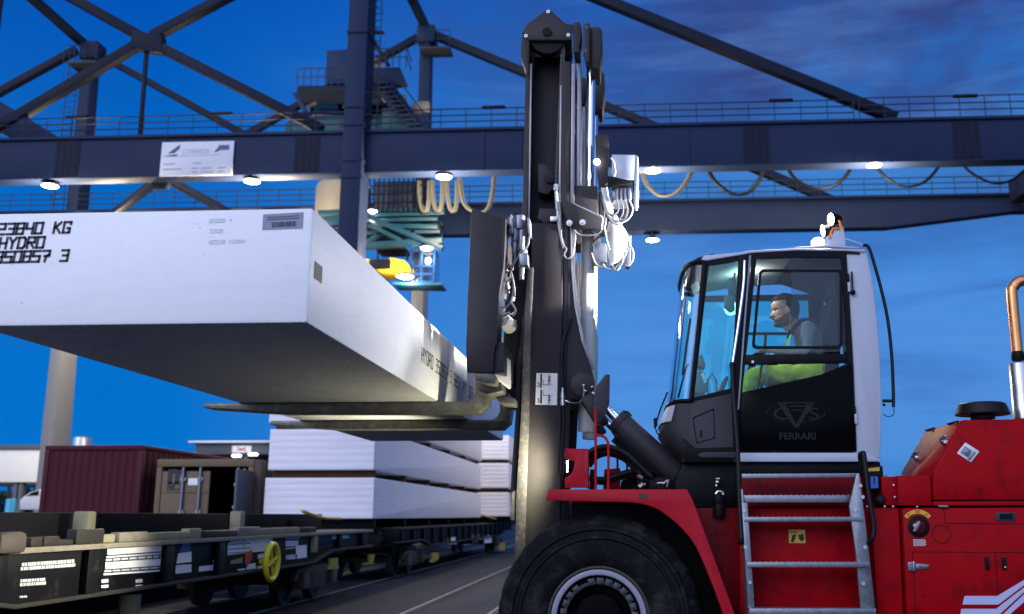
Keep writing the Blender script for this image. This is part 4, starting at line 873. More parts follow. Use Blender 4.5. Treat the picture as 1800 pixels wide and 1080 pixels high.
# stanchions and dark baulks on the near wagon
for i, (px, w_) in enumerate(((150, 15), (418, 12))):
    y = yx(px, 930, XW-0.8); q = MB(); q.box((XW-0.72, y-0.10, ZD+0.003), (XW-0.92, y+0.10, PX(px, 899, XW-0.8).z)); part('stanchion', q, M['palewood'], w1, 0.03)
def baulk(px0, px1, label, X=XW-1.1):
    y0, y1 = yx(px0, 915, X), yx(px1, 915, X)
    q = MB(); q.box((X, y0, ZD+0.004), (X-0.32, y1, 1.70))
    solo('timber_baulk', q, M['timber'], label, 'timber', (X, y0, ZD), 'dark timber baulks lying on the near wagon', 0.02)
baulk(-60, 128, 'dark timber baulk on the near wagon, left of the first pale stanchion')
baulk(172, 402, 'long dark timber baulk on the near wagon between the two pale stanchions')
baulk(437, 566, 'short dark timber baulk on the near wagon right of the second pale stanchion')
q = MB(); q.box((XW-1.0, yx(600, 915), ZD+0.003), (XW-1.3, yx(640, 915), 1.58)); solo('timber_block', q, M['timber'], 'small dark timber block at the far end of the near wagon', 'timber', (XW-1.2, yx(620, 915), ZD), bevel=0.02)

# ================================================================== SLAB STACKS
def slab_solid(x0, x1, y0, y1, z0, z1, n=8, ridges=0):
    q = MB()
    if not ridges:
        q.box((x0, y0, z0), (x1, y1, z1)); return q
    pts = []
    for i in range(ridges*6+1):              # rolled ends: faint horizontal ridges
        z = z0 + (z1-z0)*i/(ridges*6); pts.append((y0 + 0.006*(1-abs(math.sin(math.pi*i/6))), z))
    poly = [(x0, a, b) for a, b in pts] + [(x0, y1, z1), (x0, y1, z0)]
    q.extrude(poly, (x1-x0, 0, 0)); return q
Ys = 24.6
xa0, xa1 = -9.0, P(655, 912, Ys).x
yfar = PX(845, 905, xa1).y
za = [P(655, 912, Ys).z, P(655, 840, Ys).z, P(655, 826, Ys).z, P(655, 754, Ys).z]
hh = za[1]-za[0]
lv = [(za[0], za[1]), (za[2], za[3]), (za[3]+0.16, za[3]+0.16+hh)]
lbl = ['white aluminium slab at the bottom of the nearer stack on the far wagon', 'white aluminium slab in the middle of the nearer stack, above the brown bearers', 'white aluminium slab topping the nearer stack, mostly hidden by the lifted slab and forks']
for (z0, z1), lb, dx in zip(lv, lbl, (0, 0.05, 0.0)):
    q = slab_solid(xa0+dx, xa1-dx*0.5, Ys, yfar, z0, z1, ridges=6)
    o = solo('aluminium_slab', q, M['stackalu'], lb, 'aluminium slab', (xa0, Ys, z0), 'white slabs stacked on the far wagon', 0.012)
def bearers(ys, z0, z1, x0, x1, lab, m='brown', inset=0.25):
    for i, y in enumerate(ys):
        q = MB(); q.box((x0+inset, y, z0), (x1-inset, y+0.3, z1))
        solo('timber_bearer', q, M[m], lab, 'timber', ((x0+x1)/2, y, z0), lab and 'timber bearers between stacked slabs', 0.012)
n_ = 6
ysA = [Ys+0.25 + (yfar-Ys-0.8)*i/(n_-1) for i in range(n_)]
bearers(ysA, ZD+0.003, za[0]-0.002, xa0, xa1, 'dark timber bearer under the bottom slab of the nearer stack', 'timber', 0.05)
bearers(ysA, za[1]+0.002, za[2]-0.002, xa0, xa1, 'brown timber bearer between bottom and middle slabs of the nearer stack', inset=0.1)
bearers(ysA, za[3]+0.002, za[3]+0.158, xa0, xa1, 'brown timber bearer under the top slab of the nearer stack', inset=0.1)
Yt = yfar + 1.2
xb0, xb1 = xa0+0.2, P(893, 900, Yt).x
zz = [(P(870, a, Yt).z, P(870, b, Yt).z) for a, b in ((908, 866), (858, 814.5), (808, 766))]
for (z0, z1), lb in zip(zz, ('bottom white slab of the farther stack, just left of the mast', 'middle white slab of the farther stack, just left of the mast', 'top white slab of the farther stack, just left of the mast')):
    q = slab_solid(xb0, xb1, Yt, Yt+7, z0, z1, ridges=6); solo('aluminium_slab', q, M['stackalu'], lb, 'aluminium slab', (xb0, Yt, z0), 'white slabs stacked on the far wagon', 0.012)
ysB = [Yt+0.3, Yt+3, Yt+6.2]
bearers(ysB, zz[0][1]+0.002, zz[1][0]-0.002, xb0, xb1, 'brown bearer under the middle slab of the farther stack', inset=0.1); bearers(ysB, zz[1][1]+0.002, zz[2][0]-0.002, xb0, xb1, 'brown bearer under the top slab of the farther stack', inset=0.1)
bearers(ysB, ZD+0.003, zz[0][0]-0.002, xb0, xb1, 'dark bearer under the bottom slab of the farther stack', 'timber', 0.1)
for (pa, pb) in (((530, 898), (600, 912)), ((846, 905), (884, 913))):
    a, b = PX(*pa, XW-0.05), PX(*pb, XW+0.03); 
    q = MB(); q.tube([a, (a+b)/2+Vector((0,0,-0.05)), b], 0.03, 6, 4)
    solo('lashing_strap', q, M['yellow'], 'yellow lashing strap lying ' + ('across the near wagon end by the nearer stack' if pa[0] < 700 else 'on the far wagon at the end of the nearer stack'), 'strap', tuple(a), 'yellow lashing straps on the wagons', 0)

# ================================================================== CONTAINERS ON A LOADING BANK
q = MB(); q.box((-40, 24.3, 0.004), (-9.25, 70, 0.46)); struct('loading_platform', q, M['concrete'], 0.02)
def corrug(x0, x1, z0, z1, Y, d, n, axis='x'):
    q = MB(); prof = []
    for i in range(n):
        for f, o in ((0.0, 0), (0.30, 0), (0.5, d), (0.80, d)):
            prof.append((x0 + (x1-x0)*(i+f)/n, o))
    prof.append((x1, 0))
    rows = [[(x, Y+o, z0) for x, o in prof], [(x, Y+o, z1) for x, o in prof]] if axis == 'x' else [[(Y-o, x, z0) for x, o in prof], [(Y-o, x, z1) for x, o in prof]]
    q.grid(rows, smooth=False); return q
Ym = 25.0
mx0, mx1 = P(80, 782, Ym).x, P(253, 782, Ym).x
mz0, mz1 = 0.465, P(160, 783, Ym).z
mc = thing('shipping_container', 'maroon corrugated shipping container, closed, left of the open tan one', 'container', ((mx0+mx1)/2, Ym, mz0))
part('end_wall', corrug(mx0+0.12, mx1-0.12, mz0+0.15, mz1-0.12, Ym+0.03, 0.028, 12), M['maroon'], mc, 0)
part('side_wall', corrug(Ym+0.12, Ym+12.0, mz0+0.15, mz1-0.12, mx1-0.03, 0.04, 40, 'y'), M['maroon'], mc, 0)
q = MB(); q.box((mx0+0.06, Ym+0.12, mz0+0.1), (mx1-0.10, Ym+12.05, mz1-0.05)); part('shell', q, M['maroon'], mc, 0.0)
q = MB()
for x in (mx0, mx1-0.13): q.box((x, Ym, mz0+0.16), (x+0.13, Ym+0.12, mz1-0.13))
q.box((mx0, Ym-0.004, mz1-0.12), (mx1, Ym+0.12, mz1)); q.box((mx0, Ym-0.004, mz0), (mx1, Ym+0.12, mz0+0.15)); q.box((mx1-0.1, Ym+0.125, mz1-0.10), (mx1, Ym+12.1, mz1-0.004)); q.box((mx1-0.1, Ym+0.125, mz0), (mx1, Ym+12.1, mz0+0.15))
part('corner_frame', q, M['maroon'], mc, 0.012)
Yn = 25.0
tx0, tx1 = P(277, 808, Yn).x, P(447, 808, Yn).x
tz0, tz1 = 0.465, P(360, 807.5, Yn).z
tcn = thing('shipping_container', 'tan shipping container with its right door open, black inside', 'container', ((tx0+tx1)/2, Yn, tz0))
q = MB()
for x in (tx0, tx1-0.14): q.box((x, Yn, tz0+0.17), (x+0.14, Yn+0.14, tz1-0.19))
q.box((tx0, Yn-0.004, tz1-0.185), (tx1, Yn+0.14, tz1)); q.box((tx0, Yn-0.004, tz0), (tx1, Yn+0.14, tz0+0.165)); part('door_frame', q, M['tan'], tcn, 0.012)
q = MB(); q.box((tx0, Yn+0.145, tz0), (tx0+0.05, Yn+6, tz1)); q.box((tx1-0.05, Yn+0.145, tz0), (tx1, Yn+6, tz1)); q.box((tx0+0.052, Yn+0.145, tz1-0.05), (tx1-0.052, Yn+6, tz1-0.002)); q.box((tx0+0.052, Yn+0.145, tz0), (tx1-0.052, Yn+6, tz0+0.1)); q.box((tx0+0.052, Yn+5.95, tz0+0.102), (tx1-0.052, Yn+6, tz1-0.052)); part('shell', q, M['inside'], tcn, 0)
xd = P(369, 830, Yn).x
q = MB(); q.box((tx0+0.15, Yn+0.02, tz0+0.17), (xd, Yn+0.08, tz1-0.30)); ld = part('door', q, M['tan'], tcn, 0.01, label='closed left door with a black emblem and white notice')
for px in (322, 352):
    q = MB(); x = P(px, 850, Yn).x; q.cyl((x, Yn-0.03, tz0+0.18), (x, Yn-0.03, tz1-0.2), 0.035, 10)
    for z in (tz0+0.5, tz0+1.3, tz1-0.5): q.cbox((x, Yn-0.01, z), (0.14, 0.05, 0.08))
    part('lock_rod', q, M['galv'], ld, 0)
q = MB(); q.box((P(290, 850, Yn).x, Yn-0.004, P(290, 866, Yn).z), (P(365, 850, Yn).x, Yn+0.015, P(290, 863, Yn).z)); part('door_rib', q, M['tan'], ld, 0.004)
text('emblem', 'm', (P(293, 848, Yn).x, Yn+0.014, P(293, 848, Yn).z), 0.66, M['ink'], ld, bold=0.03)
text('emblem', 'SC', (P(293, 863, Yn).x, Yn+0.014, P(293, 863, Yn).z), 0.30, M['ink'], ld, bold=0.02, sx=0.9)
a, b = P(331, 841, Yn), P(347, 853, Yn); q = MB(); q.box((a.x, Yn+0.01, b.z), (b.x, Yn+0.016, a.z)); part('notice', q, M['plate'], ld, 0)
# open right door swung out towards the camera
hx = tx1-0.07; ang = R(89)
dv = Vector((-math.cos(ang), -math.sin(ang), 0)); nv = Vector((-dv.y, dv.x, 0))
q = MB(); w_ = 0.92
z0, z1 = tz0+0.17, tz1-0.30
base = Vector((hx, Yn-0.03, 0))
q.extrude([base+Vector((0,0,z0)), base+dv*w_+Vector((0,0,z0)), base+dv*w_+Vector((0,0,z1)), base+Vector((0,0,z1))], nv*0.06); rd = part('door', q, M['bgrey'], tcn, 0.01, label='open right door, grey inside face')
for f in (0.3, 0.72):
    q = MB(); p = base+dv*w_*f - nv*0.04; q.cyl(p+Vector((0,0,z0-0.02)), p+Vector((0,0,z1+0.05)), 0.03, 8); part('lock_rod', q, M['galv'], rd, 0)
q = MB()
for z in (z0+0.5, z0+1.2, z1-0.4): q.extrude([base+Vector((0,0,z)), base+dv*w_*0.98+Vector((0,0,z)), base+dv*w_*0.98+Vector((0,0,z+0.07)), base+Vector((0,0,z+0.07))], -nv*0.03)
part('door_rib', q, M['galv'], rd, 0)
q = MB(); q.box((tx1+0.02, Yn-0.02, tz0), (tx1+0.22, Yn+0.2, tz1-0.02)); part('door_post', q, M['rust'], tcn, 0.01)
# the tail of the picture: grey deposit of timbers between containers and stack
# ================================================================== LIFTED SLAB
YN = 5.35
sA = P(540, 568, YN); sT = P(545, 365, YN); sL = P(-45, 575, YN)
SZ0, SZ1, SX1, SX0 = sA.z, sT.z, sA.x, sL.x
SYF = PZ(885, 775, SZ0).y
q = MB(); q.box((SX0, YN, SZ0), (SX1, SYF, SZ1))
slab = solo('aluminium_slab', q, M['alu'], 'big white aluminium slab lifted on the forks, stencilled with black numbers', 'aluminium slab', ((SX0+SX1)/2, YN, SZ0), bevel=0.022)
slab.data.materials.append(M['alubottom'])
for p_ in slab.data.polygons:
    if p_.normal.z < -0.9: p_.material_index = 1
LOC = Vector(slab.location)
def sp(name, mb, m, lbl=None):
    me = mb.mesh(name, LOC, 0); o = bpy.data.objects.new(name, me); COL.objects.link(o); me.materials.append(m); o.parent = slab; return o
GL = {'2': [[(0,1),(1,1),(1,.5),(0,.5),(0,0),(1,0)]], '3': [[(0,1),(1,1),(1,0),(0,0)], [(.25,.52),(1,.52)]], '8': [[(0,0),(0,1),(1,1),(1,0),(0,0)], [(0,.52),(1,.52)]],
 '4': [[(0,1),(0,.48),(1,.48)], [(1,1),(1,0)]], '0': [[(0,0),(0,1),(1,1),(1,0),(0,0)]], 'O': [[(0,0),(0,1),(1,1),(1,0),(0,0)]], 'K': [[(0,0),(0,1)], [(.05,.45),(.9,1)], [(.25,.6),(.95,0)]],
 'G': [[(1,.8),(1,1),(0,1),(0,0),(.95,0),(.95,.42),(.6,.42)]], 'H': [[(0,0),(0,1)], [(1,0),(1,1)], [(0,.5),(1,.5)]], 'Y': [[(0,1),(.5,.55),(1,1)], [(.5,.55),(.5,0)]],
 'D': [[(0,0),(0,1),(.8,1),(1,.82),(1,.18),(.8,0),(0,0)]], 'R': [[(0,0),(0,1),(1,1),(1,.5),(0,.5)], [(.4,.5),(1,0)]], '5': [[(1,1),(0,1),(0,.52),(1,.52),(1,0),(0,0)]],
 '7': [[(0,1),(1,1),(1,.62),(.55,.5)], [(.3,.5),(1,.5)], [(.6,.5),(.45,0)]], 'S': [[(1,1),(0,1),(0,.52),(1,.52),(1,0),(0,0)]], 'A': [[(0,0),(0,.7),(.5,1),(1,.7),(1,0)], [(0,.4),(1,.4)]]}
def stroke_text(s_, x, z, w, h, pitch, th, org, ux, nrm, shear=0.10):
    q = MB(); ux = Vector(ux); uz = Vector((0,0,1)); nrm = Vector(nrm)
    for i, ch in enumerate(s_):
        for ln in GL.get(ch, []):
            pl = [org + ux*(x + i*pitch + a*w + b*h*shear) + uz*(z + b*h) for a, b in ln]
            for a, b in zip(pl, pl[1:]):
                d = (b-a).normalized(); s2 = d.cross(nrm).normalized()*th/2; a2, b2 = a-d*th*0.45, b+d*th*0.45
                q.extrude([a2-s2, b2-s2, b2+s2, a2+s2], nrm*0.0015)
    return q
k_ = ppm(60, 420, YN); o_ = P(0, 412, YN); o_.y = YN-0.0015
for s_, x, py, h in (('23840 KG', -4.5, 412.5, 18.5), ('HYDRO', 1, 437.5, 18.5), ('350857 3', -3.5, 462, 18.5)):
    q = stroke_text(s_, x*k_, P(0, py, YN).z - o_.z, 11.5*k_, h*k_, 16.4*k_, 4.0*k_, o_, (1,0,0.011), (0,-1,0)); sp('stencil_lettering', q, M['ink'])
for s_, x, py in (('GS008 4', 363, 402), ('0308', 366, 420), ('80508 K0HDH', 366, 439)):
    q = stroke_text(s_, (x)*k_, P(0, py, YN).z - o_.z, 4*k_, 6*k_, 5.6*k_, 0.7*k_, o_, (1,0,0.011), (0,-1,0)); sp('faint_lettering', q, M['inkfaint'])
a, b = P(463, 377, YN), P(532, 404, YN)
q = MB(); q.extrude([(a.x, YN-0.001, P(463, 377.5, YN).z), (b.x, YN-0.001, P(532, 373.5, YN).z), (b.x, YN-0.001, P(532, 402, YN).z), (a.x, YN-0.001, P(463, 404.5, YN).z)], (0, -0.002, 0)); bl = sp('barcode_label', q, M['paper'])
q = MB(); rn = random.Random(5); x = 478
while x < 521:
    w_ = rn.uniform(0.6, 2.2); dz = -(x-478)*0.05
    q.extrude([P(x, 391+dz, YN-0.004), P(x+w_, 391+dz, YN-0.004), P(x+w_, 400+dz, YN-0.004), P(x, 400+dz, YN-0.004)], (0, -0.001, 0)); x += w_ + rn.uniform(0.6, 1.6)
for yy in (382, 386):
    q.extrude([P(470, yy, YN-0.004), P(526, yy-3.2, YN-0.004), P(526, yy-2.0, YN-0.004), P(470, yy+1.2, YN-0.004)], (0, -0.001, 0))
o = sp('barcode_print', q, M['ink'])
# markings on the long side that faces the mast
def side_y(px, py): return PX(px, py, SX1)
a, b = PX(553, 459, SX1), PX(565, 493, SX1)
q = MB(); q.box((SX1+0.001, a.y, b.z-0.02), (SX1+0.003, b.y, a.z)); sp('dark_stamp', q, M['inkfaint'] if False else mat('stamp_grey', (0.13, 0.10, 0.10), 0.7, var=0.4, scale=40))
a = PX(741, 621, SX1)
q = stroke_text('HYDRO 350857 3 S857 AYY 303', 0, 0, 0.070, 0.12, 0.108, 0.013, Vector((SX1+0.001, a.y, SZ0+0.26)), (0,1,0), (1,0,0), 0.05); sp('stencil_lettering', q, M['ink'])

# ================================================================== FORKLIFT TRUCK
YC = 10.15
ft = thing('forklift_truck', 'giant red heavy forklift with black mast and white cab lifting the aluminium slab', 'forklift', (1.5, YC, 0))
def fp(name, pts, m, Y0, Y1, bevel=0.008, parent=None, mirror=False, label=None, smooth=False):
    q = MB(); q.prism(pts, Y0, Y1, smooth); o = part(name, q, M[m], parent or ft, bevel, label)
    if mirror: part(name, q.mirror(YC), M[m], parent or ft, bevel)
    return o
def fq(name, q, m, bevel=0.006, parent=None, mirror=False, label=None):
    o = part(name, q, M[m], parent or ft, bevel, label)
    if mirror: part(name, q.mirror(YC), M[m], parent or ft, bevel)
    return o
# ---- wheels
hubp = P(1052, 1087, 8.5)
def wheel(c, s_, dual=True):               # s_ = -1: outer face towards -Y
    N_ = 180
    prof = [(0.405, 0.02), (0.43, -0.012), (0.50, -0.028), (0.56, -0.040), (0.63, -0.042), (0.645, -0.056), (0.66, -0.052), (0.672, -0.036), (0.70, -0.036), (0.715, -0.050), (0.735, -0.048), (0.745, -0.028), (0.775, -0.010), (0.81, 0.02), (0.835, 0.06), (0.842, 0.10), (0.842, 0.56), (0.81, 0.64), (0.66, 0.69), (0.43, 0.66)]
    def rm(k, j):
        if j in (12, 13, 14, 15, 16):
            return -0.005 if (k % 6) in (4, 5) else 0.0
        return 0
    q = MB(); q.revolve(c, (0, -s_, 0), prof, N_, rm); w = part('wheel', q, M['tyre'], ft, 0)
    k = -s_
    q = MB(); q.revolve(c, (0, k, 0), [(0.395, 0.0), (0.390, -0.010), (0.385, -0.012), (0.352, -0.010), (0.345, 0.0)], 64); part('rim', q, M['rim'], w, 0)
    q = MB(); q.revolve(c, (0, k, 0), [(0.425, 0.03), (0.420, -0.014), (0.405, -0.018), (0.397, 0.004)], 64); part('rim_flange', q, M['rust'], w, 0)
    q = MB(); q.revolve(c, (0, k, 0), [(0.344, 0.004), (0.338, 0.03), (0.335, 0.16), (0.30, 0.20)], 64); part('rim_barrel', q, M['hub'], w, 0)
    q = MB(); q.revolve(c, (0, k, 0), [(0.333, 0.05), (0.325, 0.05), (0.262, 0.055), (0.25, 0.08), (0.24, 0.20), (0.0, 0.20)], 48)
    q.revolve(c, (0, k, 0), [(0.20, 0.19), (0.19, 0.10), (0.15, 0.085), (0.0, 0.085)], 40); part('hub', q, M['hub'], w, 0)
    q = MB()
    for i in range(26):
        if i % 9 == 8: continue
        a = 2*math.pi*i/26 + 0.08; d = Vector((math.cos(a), 0, math.sin(a))); tt = Vector((-math.sin(a), 0, math.cos(a)))
        cc = Vector(c) + d*0.297; y = Vector((0, k, 0))
        q.extrude([cc - d*0.026 - tt*0.026 + y*0.053, cc + d*0.026 - tt*0.029 + y*0.053, cc + d*0.026 + tt*0.029 + y*0.053, cc - d*0.026 + tt*0.026 + y*0.053], y*-0.022)
        q.cyl(cc + y*0.04, cc + y*0.012, 0.013, 8)
    q.revolve(c, (0, k, 0), [(0.324, 0.056), (0.324, 0.052), (0.272, 0.052), (0.272, 0.056)], 48, None, True)
    part('lug_nut_ring', q, M['lug'], w, 0.004)
    return w
hubx = P(1053, 1087, 8.56).x
wheel((hubx, 8.50, 0.835), -1)
wheel((hubx, 2*YC-8.50, 0.835), 1)
wheel((hubp.x+5.1, 8.62, 0.84), -1); wheel((hubp.x+5.1, 2*YC-8.62, 0.84), 1)
q = MB(); q.cyl((hubp.x, 9.1, 0.84), (hubp.x, 2*YC-9.1, 0.84), 0.30, 24); fq('drive_axle', q, 'black')
# ---- chassis
fp('chassis', [(1080, 960), (1180, 905), (1560, 900), (2120, 900), (2120, 1180), (1180, 1180), (1120, 1060)], 'black', 9.35, 11.0, 0.02)
# ---- fender
FEND = [(963.5, 860.5), (1208, 860.5), (1218, 880), (1297, 1095), (1277, 1095), (1256, 1036), (1238.5, 994), (1224, 962), (1213, 946), (1202, 933), (1188, 919), (1173, 907), (1157, 896), (1141, 889.5), (1125, 885.5), (1108, 883.6), (959.5, 880)]
fp('fender', FEND, 'redworn', 8.42, 8.455, 0.008)
q = MB()
top = [(963.5, 861.5), (1207, 861.5)]
q.prism([(965, 861.3), (1206, 861.3), (1206, 866), (965, 866)], 8.458, 9.36)
q.prism([(1209, 864), (1220, 884), (1298, 1096), (1292, 1096), (1214, 886), (1206, 868)], 8.458, 9.3); fq('fender_top', q, 'redworn', 0.004)
arc = [(1277, 1095), (1256, 1036), (1238.5, 994), (1224, 962), (1202, 933), (1173, 907), (1141, 889.5), (1108, 883.6), (1040, 882)]
q = MB(); q.grid([[P(x+3, y-2, 8.46) for x, y in arc], [P(x+3, y-2, 8.46) + Vector((0, 0.9, 0)) for x, y in arc]]); fq('arch_shade_liner', q, 'black', 0)  # black sheet added to darken the inside of the wheel arch
q = MB(); q.prism(FEND, 8.42, 8.455); q.prism([(965, 861.3), (1206, 861.3), (1206, 866), (965, 866)], 8.458, 9.3); qm = q.mirror(YC); fq('fender', qm, 'redworn', 0.006, label='far side fender')
a, b = P(1123, 868, 8.418), P(1138, 878, 8.418); q = MB(); q.box((a.x, 8.416, b.z), (b.x, 8.419, a.z)); fq('worn_sticker', q, 'rust', 0)
fp('arch_shade_panel', [(1004, 884), (1300, 884), (1300, 1095), (1004, 1095)], 'black', 9.23, 9.31, 0)  # black panel added behind the wheel to keep the arch dark
# ---- body side with fuel cap
fp('body_side', [(1212, 893), (1300, 893), (1300, 1100), (1276, 1100), (1262, 1060), (1218, 940)], 'redshade', 8.78, 9.3, 0.01, label='stained red side panel with fuel cap, shade painted in')
c_ = P(1264, 880, 8.74)
q = MB(); q.cyl(P(1264, 910, 8.74), P(1264, 886, 8.74), 0.052, 20); q.cyl(P(1264, 886, 8.74), P(1264, 871, 8.74), 0.056, 20); q.cyl(P(1264, 871, 8.74), P(1264, 869, 8.74), 0.045, 20); fq('fuel_filler', q, 'black', 0.006)
q = MB(); q.tube([P(1258, 869, 8.72), P(1263, 864, 8.72), P(1271, 867, 8.72), P(1270, 871, 8.72)], 0.012, 8, 4); fq('fuel_cap_lever', q, 'steel', 0)
q = MB(); q.tube([P(1259, 855, 8.9), P(1262, 846, 8.9), P(1259, 842, 8.9), P(1265, 842, 8.9)], 0.012, 8); q.sphere(P(1261, 848, 8.88), 0.022); fq('grease_nipple', q, 'steel', 0)
text('diesel_lettering', 'DIESEL', P(1256, 940, 8.776)+Vector((0, -0.001, 0)), 0.045, M['redshade'], ft)
# ---- cab subframe (dark)
fp('cab_subframe', [(1185, 893), (1188, 838), (1200, 815), (1300, 812), (1300, 893)], 'black', 8.95, 10.6, 0.02)
fp('cab_base', [(1296, 812), (1548, 812), (1548, 835), (1296, 838)], 'cabblack', 8.92, 10.25, 0.012)
# ---- red riser behind the ladder
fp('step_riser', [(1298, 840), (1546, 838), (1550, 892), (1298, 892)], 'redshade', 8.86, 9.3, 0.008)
fp('step_riser', [(1301, 893), (1530, 893), (1542, 1100), (1301, 1100)], 'redshade' if False else 'red', 8.70, 9.3, 0.008)
# ---- ladder
lad = fp('ladder_rail', [(1304, 884), (1314, 884), (1328, 1090), (1316, 1090)], 'galv', 8.42, 8.47, 0.004)
fp('ladder_rail', [(1493, 890), (1506, 832), (1511, 832), (1518, 914), (1540, 1090), (1515, 1090), (1504, 967)], 'galv', 8.42, 8.46, 0.004)
q = MB(); q.prism([(1508, 840), (1512, 840), (1541, 1090), (1537, 1090)], 8.463, 8.66); fq('ladder_flange', q, 'galv', 0.002); q = MB(); q.prism([(1303, 860), (1306, 860), (1319, 1090), (1315, 1090)], 8.473, 8.66); fq('ladder_flange', q, 'galv', 0.002)
for (xa, ya, xb, yb, h, Y0) in ((1304, 833.5, 1508, 832, 7.5, 8.50), (1305, 871, 1507, 871, 12.5, 8.50), (1308, 909.5, 1518, 909, 8, 8.415), (1313, 988.5, 1528, 988.5, 9, 8.36), (1317, 1070, 1540, 1070, 12, 8.30)):
    q = MB(); q.prism([(xa, ya), (xb, yb), (xb, yb+h), (xa, ya+h)], Y0, Y0+0.012)
    zt_ = P(xa, ya, Y0).z; q.box((P(xa, ya, Y0).x, Y0+0.0125, zt_-0.012), (P(xb, yb, Y0).x, Y0+0.20, zt_-0.003))
    for i in range(22):
        x = P(xa, ya, Y0).x + (P(xb, yb, Y0).x-P(xa, ya, Y0).x)*(i+0.5)/22; q.cyl((x, Y0+0.03, zt_-0.003), (x, Y0+0.03, zt_+0.004), 0.011, 6)
    fq('step_tread', q, 'galv', 0.002)
q = MB()
for x, y in ((1308, 898), (1503, 897), (1310, 962), (1318, 1024), (1517, 1026), (1520, 962), (1512, 854), (1516, 874)):
    p = P(x, y, 8.418); q.cyl(p, p+Vector((0, -0.012, 0)), 0.016, 6)
fq('ladder_bolt', q, 'steel', 0)
a, b = P(1386, 931.5, 8.697), P(1416, 955, 8.697)
q = MB(); q.box((a.x, 8.695, b.z), (b.x, 8.698, a.z)); ws = fq('warning_sticker', q, 'yellowstk', 0)
q = MB()
for pts in (((1390, 953), (1393, 941), (1399, 939), (1398, 948), (1394, 954)), ((1403, 941), (1412, 939), (1414, 948), (1409, 953), (1405, 948))): q.prism(pts, 8.692, 8.6945)
for y in (933.5, 936): q.prism([(1388, y), (1402, y), (1402, y+1), (1388, y+1)], 8.692, 8.6945)
fq('warning_pictogram', q, 'ink', 0, ws)
# ---- grab rails
q = MB(); q.tube([P(1287, 641, 8.78), P(1289, 690, 8.74), P(1296, 780, 8.66), P(1301, 900, 8.5), P(1303, 948, 8.42), P(1300, 954, 8.5)], 0.021, 10, 5); q.sphere(P(1287, 641, 8.78), 0.026)
fq('grab_rail', q, 'rubber', 0)
q = MB(); q.tube([P(1517, 835, 8.55), P(1512, 803, 8.5), P(1515, 798, 8.48), P(1519, 803, 8.46), P(1527, 870, 8.43), P(1536, 925, 8.42), P(1534, 946, 8.42), P(1527, 956, 8.47)], 0.021, 10, 5); fq('grab_rail', q, 'rubber', 0)
q = MB(); q.tube([P(1309, 459, 8.80), P(1307, 500, 8.77), P(1298, 570, 8.77), P(1287, 645, 8.78)], 0.014, 10, 5); fq('grab_rail', q, 'chrome', 0)
# ---- engine hood and rear body
YB0 = 8.62
fp('rear_body', [(1530, 893), (1581, 893), (1590, 1100), (1544, 1100)], 'red', YB0+0.01, 9.4, 0.02)
fp('rear_body', [(1585.5, 893), (2150, 889), (2150, 1100), (1595, 1100)], 'red', YB0, 2*YC-YB0, 0.028, label='big red rear body')
fp('rear_panel', [(1549, 838), (1576, 838), (1578, 889), (1552, 889)], 'red', YB0+0.06, 9.4, 0.006)
fp('rear_panel', [(1578, 836.5), (1636, 836.5), (1637.5, 889), (1579.5, 889)], 'red', YB0+0.01, 9.6, 0.006)
q = MB(); q.prism([(1640, 836), (1644, 822), (1691, 738), (2150, 733), (2150, 880), (1641, 880)], YB0, 9.70); hood = fq('engine_hood', q, 'red', 0.022, label='sloping red engine hood')
fp('hood_skirt', [(1641, 882), (2150, 880), (2150, 888), (1641, 889.5)], 'red', YB0-0.004, 9.70, 0.004)
fp('counterweight', [(1900, 740), (2200, 736), (2230, 900), (2200, 1130), (1900, 1130)], 'red', YB0+0.05, 2*YC-YB0-0.05, 0.06)
# hood front latches and seams on the sloping front face (plane through its two edges)
def hf(u, v):                              # u 0..1 across depth, v 0..1 upwards on the sloping face
    a, b = P(1644, 822, YB0), P(1691, 738, YB0)
    return a + (b-a)*v + Vector((-0.004, (9.70-YB0)*u, 0.003))
nh = (P(1691, 738, YB0)-P(1644, 822, YB0)).cross(Vector((0, 1, 0))).normalized()
if nh.x > 0: nh = -nh
for u, v in ((0.10, 0.53), (0.72, 0.30)):
    q = MB(); p = hf(u, v); q.beam(p - Vector((0, 0.05, 0)), p + Vector((0, 0.05, 0)), 0.05, 0.03); q.cyl(p + nh*0.01, p + nh*0.05, 0.02, 10); q.beam(p + nh*0.04, p + nh*0.04 + Vector((0.02, -0.09, 0.03)), 0.03, 0.015); fq('hood_latch', q, 'steel', 0.003, hood)
for u in (0.08, 0.70):
    q = MB(); q.beam(hf(u, 0.98), hf(u+0.25, 0.98), 0.02, 0.01); q.beam(hf(u+0.002, 0.99), hf(u, 0.90), 0.02, 0.01); fq('hood_seam', q, 'black', 0, hood)
q = MB(); q.prism([(1697, 778), (1722, 794), (1707, 813), (1682, 797)], YB0-0.006, YB0-0.001); lp = fq('latch_plate', q, 'signwhite', 0.004, hood)
q = MB(); q.prism([(1696, 784), (1709, 792.5), (1702, 804), (1688, 796)], YB0-0.012, YB0-0.007); q.prism([(1712, 793), (1716, 796), (1705, 810), (1700, 807)], YB0-0.009, YB0-0.0065); q.cyl(P(1699, 794, YB0-0.018), P(1699, 794, YB0-0.01), 0.012, 12); fq('paddle_latch', q, 'galv', 0.003, hood)
